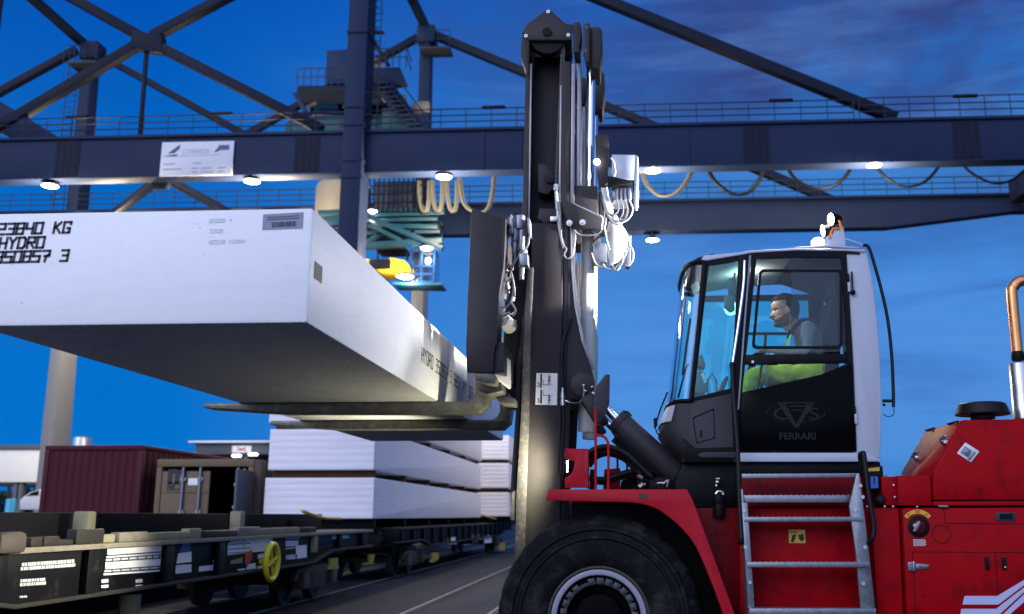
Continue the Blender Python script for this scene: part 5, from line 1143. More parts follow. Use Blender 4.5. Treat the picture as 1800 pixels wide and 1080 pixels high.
# seams, doors and fittings on the rear body
def line(x0, y0, x1, y1, w=1.3, Y=YB0-0.001, m='black', name='panel_seam'):
    d = Vector((x1-x0, y1-y0, 0)).normalized(); n_x, n_y = -d.y*w/2, d.x*w/2
    q = MB(); q.prism([(x0+n_x, y0+n_y), (x1+n_x, y1+n_y), (x1-n_x, y1-n_y), (x0-n_x, y0-n_y)], Y-0.0015, Y); return fq(name, q, m, 0)
for a in ((1604, 970.5, 1800, 971.5), (1604, 970.5, 1610, 1085), (1659, 893, 1662, 920), (1662, 920, 1860, 922), (1749.5, 971, 1758, 1085), (1800, 971.5, 1900, 972)): line(*a)
q = MB(); c_ = P(1655, 939, YB0-0.002); rr = 16*ppm(1655, 939, YB0)
q.tube([c_ + Vector((rr*math.cos(t_), 0, rr*math.sin(t_))) for t_ in [2*math.pi*i/40 for i in range(41)]], 0.0028, 5); fq('plug_outline', q, 'black', 0)
c_ = P(1615, 926, YB0-0.001); rr = 19.5*ppm(1615, 926, YB0)
q = MB(); q.revolve(c_, (0, -1, 0), [(0, 0.003), (rr*0.93, 0.003), (rr, 0.0)], 40); sw_ = fq('isolator_recess', q, 'black', 0)
q = MB(); q.revolve(c_, (0, -1, 0), [(0, 0.006), (rr*0.52, 0.006), (rr*0.56, 0.003)], 30); fq('isolator_disc', q, 'redshade', 0, sw_)
q = MB(); q.prism([(1605, 934), (1612, 918), (1617, 915.5), (1618.5, 920), (1612, 934), (1607, 936)], YB0-0.035, YB0-0.008); q.cyl(P(1609, 925, YB0-0.008), P(1609, 925, YB0-0.03), 0.02, 12); fq('isolator_key', q, 'galv', 0.004, sw_)
def arcpts(cx, cy, r, a0, a1, n): return [(cx + r*math.cos(R(a0+(a1-a0)*i/n)), cy - r*math.sin(R(a0+(a1-a0)*i/n))) for i in range(n+1)]
q = MB(); q.prism(arcpts(1613, 926, 30, 38, 142, 20) + list(reversed(arcpts(1613, 926, 23, 38, 142, 20))), YB0-0.004, YB0-0.001); ys_ = fq('yellow_label', q, 'brightyellow' if False else 'yellow', 0)
q = MB()
for a0, a1, r0, r1 in ((80, 100, 27.6, 28.6), (82, 98, 25.2, 26.2), (120, 134, 26, 27.2), (46, 60, 26, 27.2)): q.prism(arcpts(1613, 926, r1, a0, a1, 6) + list(reversed(arcpts(1613, 926, r0, a0, a1, 6))), YB0-0.006, YB0-0.0045)
fq('label_print', q, 'ink', 0, ys_)
rn = random.Random(2); q = MB()
for i in range(7):
    y = 948.5 + i*1.75; x = 1605 + (1 if i > 3 else 0)
    while x < 1626: w_ = rn.uniform(1.2, 4); q.prism([(x, y), (x+w_, y), (x+w_, y+0.9), (x, y+0.9)], YB0-0.003, YB0-0.001); x += w_+0.7
fq('white_small_print', q, 'signwhite', 0)
q = MB(); q.prism([(1596, 989), (1601, 988), (1608, 988), (1609, 1003), (1601, 1004), (1597, 1003)], YB0-0.022, YB0-0.001); q.prism([(1609, 991), (1632, 992.5), (1634, 996), (1632, 1000), (1609, 1001)], YB0-0.012, YB0-0.001); q.cyl(P(1606, 987, YB0-0.02), P(1606, 1004, YB0-0.02), 0.016, 10)
for x, y in ((1618, 996), (1629, 996.5), (1599, 992), (1599, 1001)): q.sphere(P(x, y, YB0-0.014), 0.011)
fq('door_hinge', q, 'galv', 0.003)
q = MB(); q.prism([(1731, 979), (1738, 979), (1740, 1002), (1733, 1002)], YB0-0.018, YB0-0.001); fq('flush_handle', q, 'black', 0.005)
q = MB(); q.prism([(1761.5, 980), (1769, 980), (1770.5, 1002), (1763, 1002)], YB0-0.018, YB0-0.001); h_ = fq('flush_handle', q, 'black', 0.005)
q = MB(); q.sphere(P(1767, 997.5, YB0-0.018), 0.011); fq('lock', q, 'steel', 0, h_)
q = MB(); q.prism([(1750, 901), (1786, 901), (1786, 917), (1751, 917)], YB0-0.008, YB0-0.001); h_ = fq('recess_handle', q, 'cabgrey', 0.004)
q = MB(); q.prism([(1757, 904), (1780, 903.5), (1780, 913), (1757, 913)], YB0-0.0105, YB0-0.0085); fq('recess', q, 'black', 0, h_)
q = MB(); q.prism([(1649, 888.5), (1665, 888.5), (1669, 892), (1651, 892)], YB0-0.02, YB0+0.05); fq('hinge_leaf', q, 'galv', 0.003)
for pts in (((1695.5, 1048), (1753, 1048), (1800, 1020), (1830, 1001), (1830, 1010), (1800, 1029), (1755, 1063), (1692, 1063)), ((1690, 1070.5), (1751, 1070.5), (1800, 1033), (1830, 1014), (1830, 1022), (1800, 1041), (1752, 1085), (1687, 1085)), ((1758, 1085), (1800, 1045), (1830, 1024), (1830, 1032), (1770, 1085))):
    q = MB(); q.prism(pts, YB0-0.0035, YB0-0.001); fq('pale_stripe', q, 'stripe', 0)
q = MB()
for x, y in ((1571, 853.5), (1573, 874.5)): q.sphere(P(x, y, YB0+0.055), 0.014)
for x in (1524, 1555, 1570, 1612): q.sphere(P(x, 891, YB0+0.03), 0.013)
fq('panel_bolt', q, 'steel', 0)
q = MB(); q.prism([(1300, 872), (2140, 872), (2140, 910), (1300, 910)], 9.32, 10.9); fq('gap_filler', q, 'black', 0)  # black box added behind the gap under the hood to darken it
# small control box beside the cab foot
q = MB(); q.prism([(1522, 822), (1552, 819), (1555, 862), (1526, 864)], 8.70, 8.95); cbx = fq('control_box', q, 'cabblack', 0.01)
q = MB(); q.prism([(1526, 823.5), (1546, 821.5), (1546, 828), (1526, 829)], 8.696, 8.699); fq('yellow_label', q, 'yellowstk', 0, cbx)
q = MB(); q.prism([(1530, 838), (1543, 838), (1544, 858), (1531, 859)], 8.696, 8.699); fq('blue_label', q, 'bluestk', 0, cbx)
q = MB(); q.prism([(1536, 842), (1538, 842), (1538, 852), (1536, 852)], 8.693, 8.6955); q.sphere(P(1537, 842, 8.694), 0.008); fq('label_print', q, 'ink', 0, cbx)
q = MB(); q.sphere(P(1547, 880, 8.7), 0.05); q.cyl(P(1551, 868, 8.72), P(1551, 884, 8.72), 0.016, 8); q.cyl(P(1556, 843, 8.72), P(1560, 842, 8.72), 0.03, 10); fq('door_stop', q, 'rubber', 0)
# air intake and exhaust
c_ = P(1728, 737, 9.2); k_ = ppm(1728, 737, 9.2)
q = MB(); q.revolve((c_.x, 9.2, c_.z), (0,0,1), [(21*k_, 0.0), (21*k_, 8*k_), (46*k_, 7*k_), (47*k_, 9*k_), (41*k_, 26*k_), (36*k_, 28.5*k_), (0, 30*k_)], 40); fq('air_intake_cap', q, 'rubber', 0)
Yx = 9.35; k_ = ppm(1790, 690, Yx)
b_, t_ = P(1790, 737, Yx), P(1790, 635, Yx); xe = P(1795, 690, Yx).x
q = MB(); q.revolve((xe, Yx, b_.z), (0,0,1), [(18*k_, 0), (18*k_, 46*k_), (17.4*k_, 47*k_), (17.6*k_, 100*k_), (12*k_, 102*k_), (0, 102*k_)], 32); fq('exhaust_silencer', q, 'exhaust', 0)
q = MB(); q.revolve((xe, Yx, t_.z+0.002), (0,0,1), [(0, 0), (10*k_, 0), (11.5*k_, 5*k_), (11.5*k_, 12*k_), (10*k_, 17*k_), (0, 17*k_)], 24); fq('exhaust_clamp', q, 'black', 0)
xp = P(1790.5, 560, Yx).x
q = MB(); q.tube([(xe, Yx, P(1790, 622, Yx).z), (xe, Yx, P(1790, 520, Yx).z), (xe+0.02, Yx, P(1790, 505, Yx).z), (xe+0.07, Yx, P(1790, 496, Yx).z), (xe+0.15, Yx, P(1790, 493.5, Yx).z), (xe+0.5, Yx, P(1790, 493, Yx).z)], 10*k_, 20, 5); fq('exhaust_pipe', q, 'pipeorange', 0)

# ---- mast (near column built from the photograph, the far one is its mirror image)
YM = 9.38
def mast_col(mir):
    def put(name, q, m, bevel=0.006, label=None):
        part(name, q.mirror(YC) if mir else q, M[m], ft, bevel, label)
    # inner mast: channel open towards the side
    q = MB()
    q.prism([(924, 112), (932, 112), (928, 390), (922, 700), (914, 700), (918, 390)], YM, YM+0.30)          # front flange
    q.prism([(988, 108), (1003, 108), (1000, 400), (996, 700), (984, 700), (985, 400)], YM+0.02, YM+0.34)     # rear flange
    q.prism([(930, 100), (990, 100), (987, 400), (984, 700), (920, 700), (926, 400)], YM+0.30, YM+0.345)      # web
    put('inner_mast', q, 'mast', 0.006, 'inner mast channel')
    for pts in ([(932.3, 112), (935, 112), (931, 390), (928.3, 390)], [(984.6, 150), (987.6, 150), (984.6, 400), (981.8, 400)]):
        q = MB(); q.prism(pts, YM+0.01, YM+0.05); put('rail_edge', q, 'litedge', 0.002)
    q = MB(); q.prism([(1004, 112), (1011, 112), (1009, 380), (1002, 380)], YM+0.05, YM+0.2); q.prism([(1014, 112), (1021, 112), (1020, 370), (1013, 370)], YM+0.12, YM+0.32); put('mast_rail', q, 'litedge', 0.005)
    # head plate and sheave
    q = MB(); q.prism([(918, 56), (922, 50), (927, 42), (960, 17.5), (967, 17.5), (995, 42), (1007, 43), (1004, 70), (1000, 70), (926, 70), (925, 63)], YM-0.05, YM-0.015)
    q.prism([(918, 55), (925, 60), (930, 70), (928, 132), (915, 97)], YM-0.04, YM+0.3)
    q.prism([(926, 50), (1003, 50), (1003, 66), (926, 66)], YM-0.012, YM+0.5); put('mast_head', q, 'mast', 0.008)
    q = MB(); c_ = P(963, 70, YM+0.05); rr = 30*ppm(963, 70, YM); q.revolve((c_.x, YM+0.0, c_.z), (0, 1, 0), [(0, 0), (rr, 0), (rr, 0.02), (rr*0.9, 0.05), (rr, 0.08), (rr, 0.10), (0, 0.10)], 40); q.cyl((c_.x, YM-0.03, c_.z+0.03), (c_.x, YM-0.075, c_.z+0.03), 0.045, 16); put('chain_sheave', q, 'black', 0)
    q = MB()
    for x, y in ((924.5, 63.5), (999, 62), (963.5, 21)): p = P(x, y, YM-0.05); q.revolve((p.x, p.y, p.z), (0, -1, 0), [(0.008, 0), (0.018, 0), (0.018, 0.006), (0.008, 0.006)], 14)
    put('head_bolt', q, 'steel', 0)
    # chain: many links
    q = MB(); n = 62
    for i in range(n):
        t_ = i/n; p = P(990-12*t_, 78+262*t_, YM+0.06)
        for dy in (0, 0.035, 0.07): q.cbox((p.x, YM+0.05+dy, p.z), (0.042 if i % 2 else 0.03, 0.012, 0.031))
        q.sphere((p.x, YM+0.045, p.z), 0.012, 6, 4)
    put('lift_chain', q, 'lug', 0)
    q = MB(); n = 60
    for i in range(n):
        t_ = i/n; p = P(937-9*t_, 78+295*t_, YM+0.06)
        for dy in (0, 0.03): q.cbox((p.x, YM+0.1+dy, p.z), (0.03 if i % 2 else 0.02, 0.012, 0.03))
    put('lift_chain', q, 'black', 0)
    q = MB(); q.prism([(945, 288), (955, 287), (972, 300), (974, 330), (962, 342), (946, 338)], YM+0.1, YM+0.28); q.cyl(P(966, 313, YM+0.05), P(966, 313, YM+0.25), 0.055, 18); put('chain_anchor', q, 'mast', 0.008)
    q = MB(); q.prism([(948, 366), (985, 368), (990, 376), (986, 390), (955, 392), (945, 384)], YM-0.02, YM+0.25); put('mast_bracket', q, 'mast', 0.008)
    q = MB(); p = P(973, 386, YM-0.05); q.cbox((p.x, p.y, p.z), (0.065, 0.05, 0.055)); put('chain_bolt', q, 'steel', 0.01)
    q = MB(); q.tube([P(977, 330, YM+0.02), P(978, 345, YM), P(979, 360, YM), P(982, 392, YM-0.02), P(988, 425, YM-0.02), P(991, 436, YM-0.02)], 0.016, 8, 4); q.cyl(P(977, 335, YM), P(978, 325, YM), 0.026, 10); put('chain_rod', q, 'cyl', 0)
    # outer mast
    q = MB(); q.prism([(936, 392), (989, 392), (988, 560), (986, 760), (984, 985), (918, 985), (921, 860), (926, 740), (930, 560)], YM-0.03, YM+0.40); put('outer_mast', q, 'mastdust', 0.012, 'outer mast column')
    q = MB(); q.prism([(928, 470), (938, 470), (934, 560), (930, 740), (926, 860), (922, 985), (904, 985), (908, 860), (915, 740), (922, 560)], YM-0.05, YM+0.36); put('mast_front_flange', q, 'mastgrit', 0.006)
    q = MB(); q.prism([(921, 480), (926, 480), (920, 560), (913, 740), (906, 862), (904, 920), (898, 920), (897, 862), (906, 730), (908, 640), (916, 560)], YM+0.02, YM+0.3); put('wear_strip', q, 'mast', 0.004)
    q = MB(); q.prism([(906, 862), (908, 870), (905, 916), (897, 914), (899, 866)], YM-0.03, YM+0.02); put('wear_shoe', q, 'mastgrit', 0.004)
    # rear rib of the outer mast with pivot lug
    q = MB(); q.prism([(990, 395), (1003, 395), (1004, 470), (1010, 540), (1022, 600), (1040, 650), (1046, 672), (1040, 695), (1020, 705), (1003, 700), (998, 790), (986, 860), (986, 560)], YM+0.03, YM+0.075); put('mast_rib', q, 'mast', 0.006)
    q = MB(); q.prism([(1003, 395), (1009, 395), (1010, 470), (1016, 540), (1028, 600), (1045, 648), (1040, 650), (1022, 600), (1010, 540), (1004, 470)], YM-0.0, YM+0.03); put('mast_rib_edge', q, 'litedge', 0.003)
    q = MB(); c_ = P(1024, 676, YM); q.prism([(1024+23*math.cos(R(22.5+45*i)), 676-23*math.sin(R(22.5+45*i))) for i in range(8)], YM-0.10, YM-0.072); q.prism([(1005, 668), (1018, 652), (1036, 656), (1044, 672), (1040, 700), (1060, 735), (1045, 745), (1020, 705)], YM-0.07, YM+0.02); put('tilt_pivot', q, 'mast', 0.01)
    q = MB()
    for x, y in ((1026, 678), (1041, 681), (1029, 688)): p = P(x, y, YM-0.115); q.sphere(p, 0.018, 8, 6)
    q.tube([P(1026, 680, YM-0.12), P(1026, 695, YM-0.13), P(1018, 708, YM-0.12), P(1003, 708, YM-0.06), P(994, 704, YM-0.04)], 0.006, 6, 4); put('grease_line', q, 'steel', 0)
    # lift cylinder behind the column
    q = MB(); q.cyl(P(1039, 118, YM+0.30), P(1036, 372, YM+0.30), 8.2*ppm(1038, 240, YM+0.3), 24); put('lift_rod', q, 'chrome', 0)
    q = MB(); q.cyl(P(1034, 372, YM+0.30), P(1031, 660, YM+0.30), 12*ppm(1030, 500, YM+0.3), 28); q.cyl(P(1033, 560, YM+0.30), P(1030, 760, YM+0.30), 13.5*ppm(1030, 500, YM+0.3), 28); put('lift_cylinder', q, 'cyl', 0)
    # blocks at the head of the cylinder
    q = MB(); q.prism([(1007, 40), (1018, 38), (1022, 48), (1022, 66), (1018, 84), (1020, 92), (1008, 92)], YM-0.02, YM+0.25)
    q.prism([(1026, 42), (1035, 40), (1037, 44), (1037, 92), (1037, 108), (1029, 110), (1025, 88)], YM-0.02, YM+0.10)
    q.prism([(1037, 48), (1054, 47), (1058, 54), (1059, 80), (1056, 98), (1054, 120), (1047, 122), (1037, 115)], YM+0.05, YM+0.46); put('cylinder_head_block', q, 'mast', 0.012)
    q = MB(); q.cyl(P(1031, 48, YM-0.03), P(1031, 48, YM), 0.02, 10); q.cyl(P(1030, 89, YM-0.03), P(1030, 89, YM), 0.018, 10); put('head_bolt', q, 'steel', 0)
    q = MB(); q.prism([(1000, 330), (1012, 326), (1050, 327), (1050, 384), (1000, 384)], YM+0.10, YM+0.5); put('guide_block', q, 'mast', 0.01)
mast_col(False); mast_col(True)
q = MB()
for ya, yb in ((345, 372), (60, 84), (800, 850)):
    q = MB(); a, b = P(985, ya, YM), P(1000, yb, YM); q.box((a.x, YM+0.42, b.z), (b.x, 2*YC-YM-0.42, a.z)); fq('mast_cross_beam', q, 'mast', 0.01)
q = MB(); a, b = P(1052, 330, YM+0.4), P(1066, 376, YM+0.4); q.box((a.x, YM+0.52, b.z), (b.x, 2*YC-YM-0.52, a.z)); fq('mast_cross_beam', q, 'mast', 0.01)
# load sign on the mast
a = 'sticker'
q = MB(); q.prism([(943, 656), (980, 656.5), (979, 712.5), (941, 711.5)], YM-0.034, YM-0.031); sg2 = fq('load_sign', q, 'sticker', 0)
def pic(dy):
    q = MB(); Y = YM-0.036
    q.prism([(950, 657.5+dy), (953, 657.5+dy), (952.5, 682+dy), (949, 682+dy)], Y, Y+0.001)
    q.prism(arcpts(943.6, 676.5+dy, 4.6, -80, 80, 10) + list(reversed(arcpts(943.6, 676.5+dy, 3.0, -80, 80, 10))), Y, Y+0.001)
    o = 0 if dy < 10 else 8
    q.prism([(954.3, 668+dy-o*1.2), (955.2, 668+dy-o*1.2), (955.2, 676+dy-o*1.2), (954.3, 676+dy-o*1.2)], Y, Y+0.001); q.prism([(954.3, 676+dy-o*1.2), (972, 676.8+dy-o*1.2), (972, 677.4+dy-o*1.2), (954.3, 677.2+dy-o*1.2)], Y, Y+0.001)
    cx, cy = 965.5, 668+dy+(7 if o else 0)
    q.sphere(P(cx, cy-8.2, Y), 0.006, 8, 6)
    q.prism([(cx-1.3, cy-6.5), (cx+1.3, cy-6.5), (cx+1.6, cy+2), (cx-1.6, cy+2)], Y, Y+0.001); q.prism([(cx-1.8, cy+2), (cx-0.6, cy+2), (cx-0.8, cy+8), (cx-2, cy+8)], Y, Y+0.001); q.prism([(cx+0.6, cy+2), (cx+1.8, cy+2), (cx+1.8, cy+8), (cx+0.8, cy+8)], Y, Y+0.001)
    fq('pictogram', q, 'ink', 0, sg2)
    q = MB()
    for s_ in (1, -1): q.prism([(cx-3.2, cy-2-3*s_), (cx-2.2, cy-2-3.6*s_), (cx+3.2, cy-2+3*s_), (cx+2.2, cy-2+3.6*s_)], Y-0.003, Y-0.002)
    fq('red_cross', q, 'redink', 0, sg2)
pic(0); pic(28)
q = MB(); q.tube([P(1003, 560, YM+0.0), P(990, 600, YM-0.04), P(987, 640, YM-0.045), P(988, 668, YM-0.05), P(989, 682, YM-0.05)], 0.016, 10, 5); q.tube([P(989, 712, YM-0.05), P(991, 745, YM-0.05), P(987, 790, YM-0.05), P(985, 830, YM-0.05)], 0.018, 10, 5); fq('hydraulic_hose', q, 'rubber', 0)
q = MB()
for y0, y1, r_ in ((682, 690, .013), (690, 695, .020), (695, 700, .024), (700, 705, .02), (705, 713, .024)): q.cyl(P(989, y0, YM-0.05), P(989, y1, YM-0.05), r_, 12)
fq('hose_coupling', q, 'steel', 0)

# ---- tilt cylinder
YTc = 9.30
q = MB(); q.cyl(P(1040, 692, YTc), P(1110, 764, YTc), 7.5*ppm(1080, 740, YTc), 28); fq('tilt_rod', q, 'chrome', 0, mirror=True)
a, b = P(1090, 743, YTc), P(1194, 837, YTc); d = (b-a).normalized(); rr = 20.5*ppm(1140, 800, YTc)
q = MB(); q.cyl(a, b, rr, 40); q.cyl(a+d*0.02, a-d*0.05, rr*1.05, 40); q.cyl(a+d*0.30, a+d*0.305, rr*1.006, 40); q.cyl(a+d*0.52, a+d*0.525, rr*1.006, 40)
q.cyl(b, b+d*0.08, rr*0.85, 32, rr*0.7); c_ = P(1217, 856, YTc); q.cyl((c_.x, YTc-0.13, c_.z), (c_.x, YTc+0.13, c_.z), 28*ppm(1217, 856, YTc), 32); fq('tilt_cylinder', q, 'cabgrey', 0.004, mirror=True)
q = MB(); q.revolve((c_.x, YTc-0.132, c_.z), (0, -1, 0), [(0, 0.02), (0.035, 0.02), (0.045, 0.008), (0.068, 0.01), (0.07, 0.0)], 24); fq('pivot_pin', q, 'galv', 0)
q = MB(); q.prism([(1020, 700), (1042, 690), (1062, 728), (1070, 740), (1060, 748), (1045, 742)], YTc-0.10, YTc+0.08); fq('rod_eye', q, 'mast', 0.01)
q = MB(); q.prism([(1064, 658.5), (1072, 658), (1071, 709), (1064, 730), (1055, 745), (1048, 743), (1043, 732), (1043, 700), (1048, 680)], YTc-0.22, YTc-0.17); fq('guard_plate', q, 'cabgrey', 0.008)
q = MB()
for pts in (((1085, 735), (1078, 745), (1076, 758), (1083, 768), (1092, 770)), ((1090, 728), (1102, 724), (1110, 732))): q.tube([P(x, y, YTc-0.05) for x, y in pts], 0.009, 8, 5)
fq('hydraulic_hose', q, 'rubber', 0)
q = MB()
for j, pts in enumerate((((1033, 800), (1045, 790), (1070, 786), (1100, 798), (1125, 820), (1145, 838)), ((1034, 806), (1050, 796), (1075, 795), (1105, 806), (1122, 825), (1130, 845)), ((1035, 820), (1048, 804), (1070, 798), (1098, 808), (1120, 830)), ((1035, 841), (1060, 843), (1085, 836), (1105, 830), (1125, 832), (1140, 848)), ((1038, 846), (1065, 848), (1090, 840), (1112, 836), (1128, 842)))):
    for dz in (0, 0.12): q.tube([P(x, y, 9.15+0.05*j+dz) for x, y in pts], 0.026, 10, 6)
fq('hydraulic_hose', q, 'rubber', 0)
# clutter on the front deck
q = MB()
q.prism([(1090, 861), (1092, 845), (1110, 838), (1130, 826), (1148, 828), (1165, 850), (1190, 862)], 9.6, 10.4); q.prism([(1140, 862), (1142, 842), (1170, 838), (1200, 862)], 9.2, 9.6); q.prism([(1036, 862), (1037, 825), (1044, 825), (1046, 862)], 9.5, 9.9)
fq('valve_block', q, 'black', 0.01)
rn = random.Random(11); q = MB()
for i in range(16):
    p = P(rn.uniform(1118, 1175), rn.uniform(834, 860), 9.15 + rn.uniform(0, .3)); a = rn.uniform(0, 6); d = Vector((math.cos(a), -0.3, math.sin(a))); q.cyl(p, p+d*rn.uniform(.03, .07), rn.uniform(.008, .02), 8)
fq('hose_fitting', q, 'steel', 0)
fp('front_axle_beam', [(1020, 893), (1100, 893), (1110, 912), (1020, 915)], 'black', 9.4, 10.9, 0.02)
# ---- red lamp bracket, rails
YH_ = 8.95
q = MB(); q.prism([(993, 790), (1029, 790), (1029, 858), (993, 858), (993, 841), (1004, 834), (1008, 825), (1010, 812), (1004, 808), (993, 806)], YH_, YH_+0.02); q.prism([(1029.3, 790), (1034, 790), (1034, 858), (1029.3, 858)], YH_, YH_+0.28); q.prism([(993, 789), (1034, 789), (1034, 790), (993, 790)], YH_, YH_+0.28); br = fq('lamp_bracket', q, 'redworn', 0.003)
q = MB(); q.cyl(P(999, 820, YH_+0.12), P(1012, 821, YH_+0.12), 0.062, 20, 0.045); hl = fq('headlight', q, 'black', 0.006)
q = MB(); q.cyl(P(998.7, 820, YH_+0.12), P(996.5, 820, YH_+0.12), 0.052, 20); fq('lens', q, 'smalllens', 0, hl)
hlp = P(995, 819, YH_+0.12)
lamp('SPOT', hlp + Vector((-0.16, 0, -0.02)), 85, (1.0, 0.95, 0.68), hlp + Vector((-4, 0.1, 0.1)), R(172), 0.4, 0.12, hl)
q = MB(); q.prism([(1060, 860), (1062, 825), (1090, 823), (1091, 828), (1090, 860)], 11.2, 11.5); fq('lamp_bracket', q, 'redworn', 0.004, label='far side lamp bracket')
hl2 = Vector((hlp.x, 2*YC-hlp.y, hlp.z)); q = MB(); q.cyl(hl2+Vector((0.09,0,0)), hl2+Vector((0.02,0,0)), 0.05, 20, 0.06); hf2 = fq('headlight', q, 'black', 0.004)
q = MB(); q.cyl(hl2+Vector((0.018,0,0)), hl2+Vector((0.0,0,0)), 0.052, 20); fq('lens', q, 'smalllens', 0, hf2)
lamp('SPOT', hl2 + Vector((-0.04, 0, 0)), 3000, (1.0, 0.93, 0.72), hl2 + Vector((-4, -0.9, -0.28)), R(52), 0.8, 0.05, hf2)
q = MB(); q.tube([P(1047, 862, 9.0), P(1047, 720, 9.0), P(1047, 716, 9.0)], 0.0135, 10); q.tube([P(1047, 766, 9.0), P(1056, 766, 9.0), P(1064, 770, 9.0), P(1069, 780, 9.0), P(1069.5, 795, 9.0), P(1069, 862, 9.0)], 0.0125, 10, 5); fq('guard_hoop', q, 'redworn', 0)
q = MB(); q.tube([P(1086, 862, 11.3), P(1085, 770, 11.3)], 0.013, 8); q.tube([P(1103, 862, 11.3), P(1102, 800, 11.3)], 0.013, 8); fq('guard_hoop', q, 'redworn', 0)

# ---- fork carriage
YP = 8.62
fp('carriage_plate', [(828.5, 368), (846, 372), (886, 382), (884, 440), (882, 470), (875, 514), (870, 607), (864, 655), (821, 655), (819, 610), (822, 520)], 'mast', YP, YP+0.05, 0.006, mirror=True)
q = MB(); q.prism([(884, 382), (889, 384), (887, 440), (885, 470), (878, 514), (873, 607), (870, 607), (875, 514), (882, 470)], YP+0.0, YP+0.30); fq('carriage_edge', q, 'mast', 0.003, mirror=True)
q = MB(); q.extrude([P(869, 609, YP+0.055), P(898, 634, YP+0.36), P(899, 684, YP+0.36), P(863, 656, YP+0.055)], (-0.03, 0.03, 0)); fq('carriage_foot', q, 'cyl', 0.006, mirror=True)
q = MB(); q.prism([(834, 368), (846, 371), (850, 384), (836, 380)], YP+0.06, YP+0.10); fq('carriage_tab', q, 'mast', 0.003)
q = MB()
for ya, yb in ((400, 440), (600, 655)):
    a, b = P(858, ya, YP), P(884, yb, YP); q.box((a.x, YP+0.06, b.z), (b.x, 2*YC-YP-0.06, a.z))
fq('carriage_beam', q, 'mast', 0.012)
q = MB(); q.cyl(P(880, 560, YP+0.35), P(900, 578, YP+0.9), 0.075, 24); q.cyl(P(898, 578, YP+0.8), P(906, 583, YP+1.1), 0.05, 20); fq('side_shift_cylinder', q, 'cyl', 0)
q = MB(); q.prism([(833, 655), (858, 652), (872, 662), (870, 676), (848, 672), (836, 668)], YP+0.02, YP+0.45); q.prism([(838, 668), (880, 664), (884, 688), (856, 694), (842, 688)], YP+0.25, YP+0.7); q.prism([(872, 690), (905, 700), (905, 712), (876, 708)], YP+0.5, YP+1.1); fq('fork_carrier', q, 'fork', 0.012)
# valve fittings on the carriage
q = MB()
for x, y0, y1, r_ in ((901, 383, 402, .045), (914, 380, 404, .05), (906, 402, 425, .035), (917, 404, 440, .032), (905, 425, 447, .026), (920, 440, 470, .04), (918, 470, 492, .02)): q.cyl(P(x, y0, YP+0.2), P(x-1, y1, YP+0.2), r_, 14)
q.prism([(897, 377), (900, 377), (903, 410), (899, 410)], YP+0.12, YP+0.3); q.prism([(927, 382), (931, 383), (932, 412), (928, 410)], YP+0.1, YP+0.28); q.prism([(912, 446), (927, 444), (928, 466), (914, 466)], YP+0.13, YP+0.28)
fq('hydraulic_valve', q, 'galv', 0.005)
q = MB()
for pts in (((906, 447), (902, 470), (898, 476), (888, 480), (884, 476)), ((917, 440), (905, 462), (895, 470), (884, 465)), ((898, 478), (903, 500), (900, 525), (890, 540), (876, 541)), ((886, 456), (890, 470), (884, 482)), ((931, 412), (928, 430), (918, 446)), ((889, 500), (893, 515), (890, 530)), ((898, 532), (906, 545), (902, 556)), ((893, 495), (899, 490), (903, 500), (905, 520))):
    q.tube([P(x, y, YP+0.15) for x, y in pts], 0.009, 8, 6)
fq('carriage_hose', q, 'rubgrey', 0)
q = MB(); rn = random.Random(21)
for i in range(14):
    p = P(rn.uniform(884, 906), rn.uniform(485, 572), YP+rn.uniform(.15, .5)); a = rn.uniform(0, 6); q.cyl(p, p+Vector((math.cos(a), .2, math.sin(a)))*rn.uniform(.04, .09), rn.uniform(.01, .02), 8)
fq('hose_fitting', q, 'steel', 0)
q = MB(); q.prism([(905, 372), (922, 380), (925, 500), (905, 640), (888, 690), (884, 640), (888, 500)], YP+0.75, YP+0.85); fq('carriage_shield', q, 'black', 0.005)
# ---- forks
def fork(Y0, Y1):
    zt_ = SZ0-0.004; th = 0.105; xh = P(862, 700, 9.3).x; xs = xh-0.13; xt = P(370, 710, 9.4).x
    prof = [(xt, zt_-0.03), (xt+0.02, zt_), (xs-0.09, zt_), (xs-0.03, zt_+0.03), (xs, zt_+0.09), (xs, zt_+0.95), (xh, zt_+0.95), (xh, zt_+0.10), (xh-0.02, zt_-0.03), (xh-0.10, zt_-th), (xt+0.75, zt_-th*0.9), (xt+0.02, zt_-0.045)]
    q = MB(); q.extrude([(x, Y0, z) for x, z in prof], (0, Y1-Y0, 0)); return q
for yy in (9.22, 11.02):
    fq('fork', fork(yy, yy+0.27), 'fork', 0.008)
# ---- brackets, box and hoses behind the mast
q = MB(); q.prism([(985, 350), (1002, 355), (1058, 383), (1058, 400), (1012, 404), (1000, 396)], YM-0.06, YM-0.03); mbk = fq('hose_bracket', q, 'mast', 0.004)
q = MB(); q.prism([(1004, 356), (1010, 358), (1060, 380), (1058, 402), (1052, 400), (1012, 372)], YM-0.025, YM+0.25); fq('hose_bracket', q, 'cyl', 0.004)
q = MB()
for x, y in ((1001, 393), (1024, 392)):
    q = MB(); p = P(x, y, YM-0.065); q.cyl(p, p+Vector((0, -0.02, 0)), 0.03, 16); q.cyl(p+Vector((0, -0.02, 0)), p+Vector((0, -0.04, 0)), 0.017, 6); fq('bracket_bolt', q, 'steel', 0)
fp('lamp_panel', [(1046, 238), (1069, 237), (1070, 250), (1068, 330), (1053, 330), (1048, 296)], 'mast', YM+0.1, YM+0.16, 0.004)
q = MB(); q.sphere(P(1049, 285, YM+0.06), 0.032); fq('marker_lamp', q, 'smalllens', 0)
fp('lamp_panel', [(1056, 330), (1068, 330), (1078, 365), (1064, 366)], 'cyl', YM+0.1, YM+0.30, 0.004)
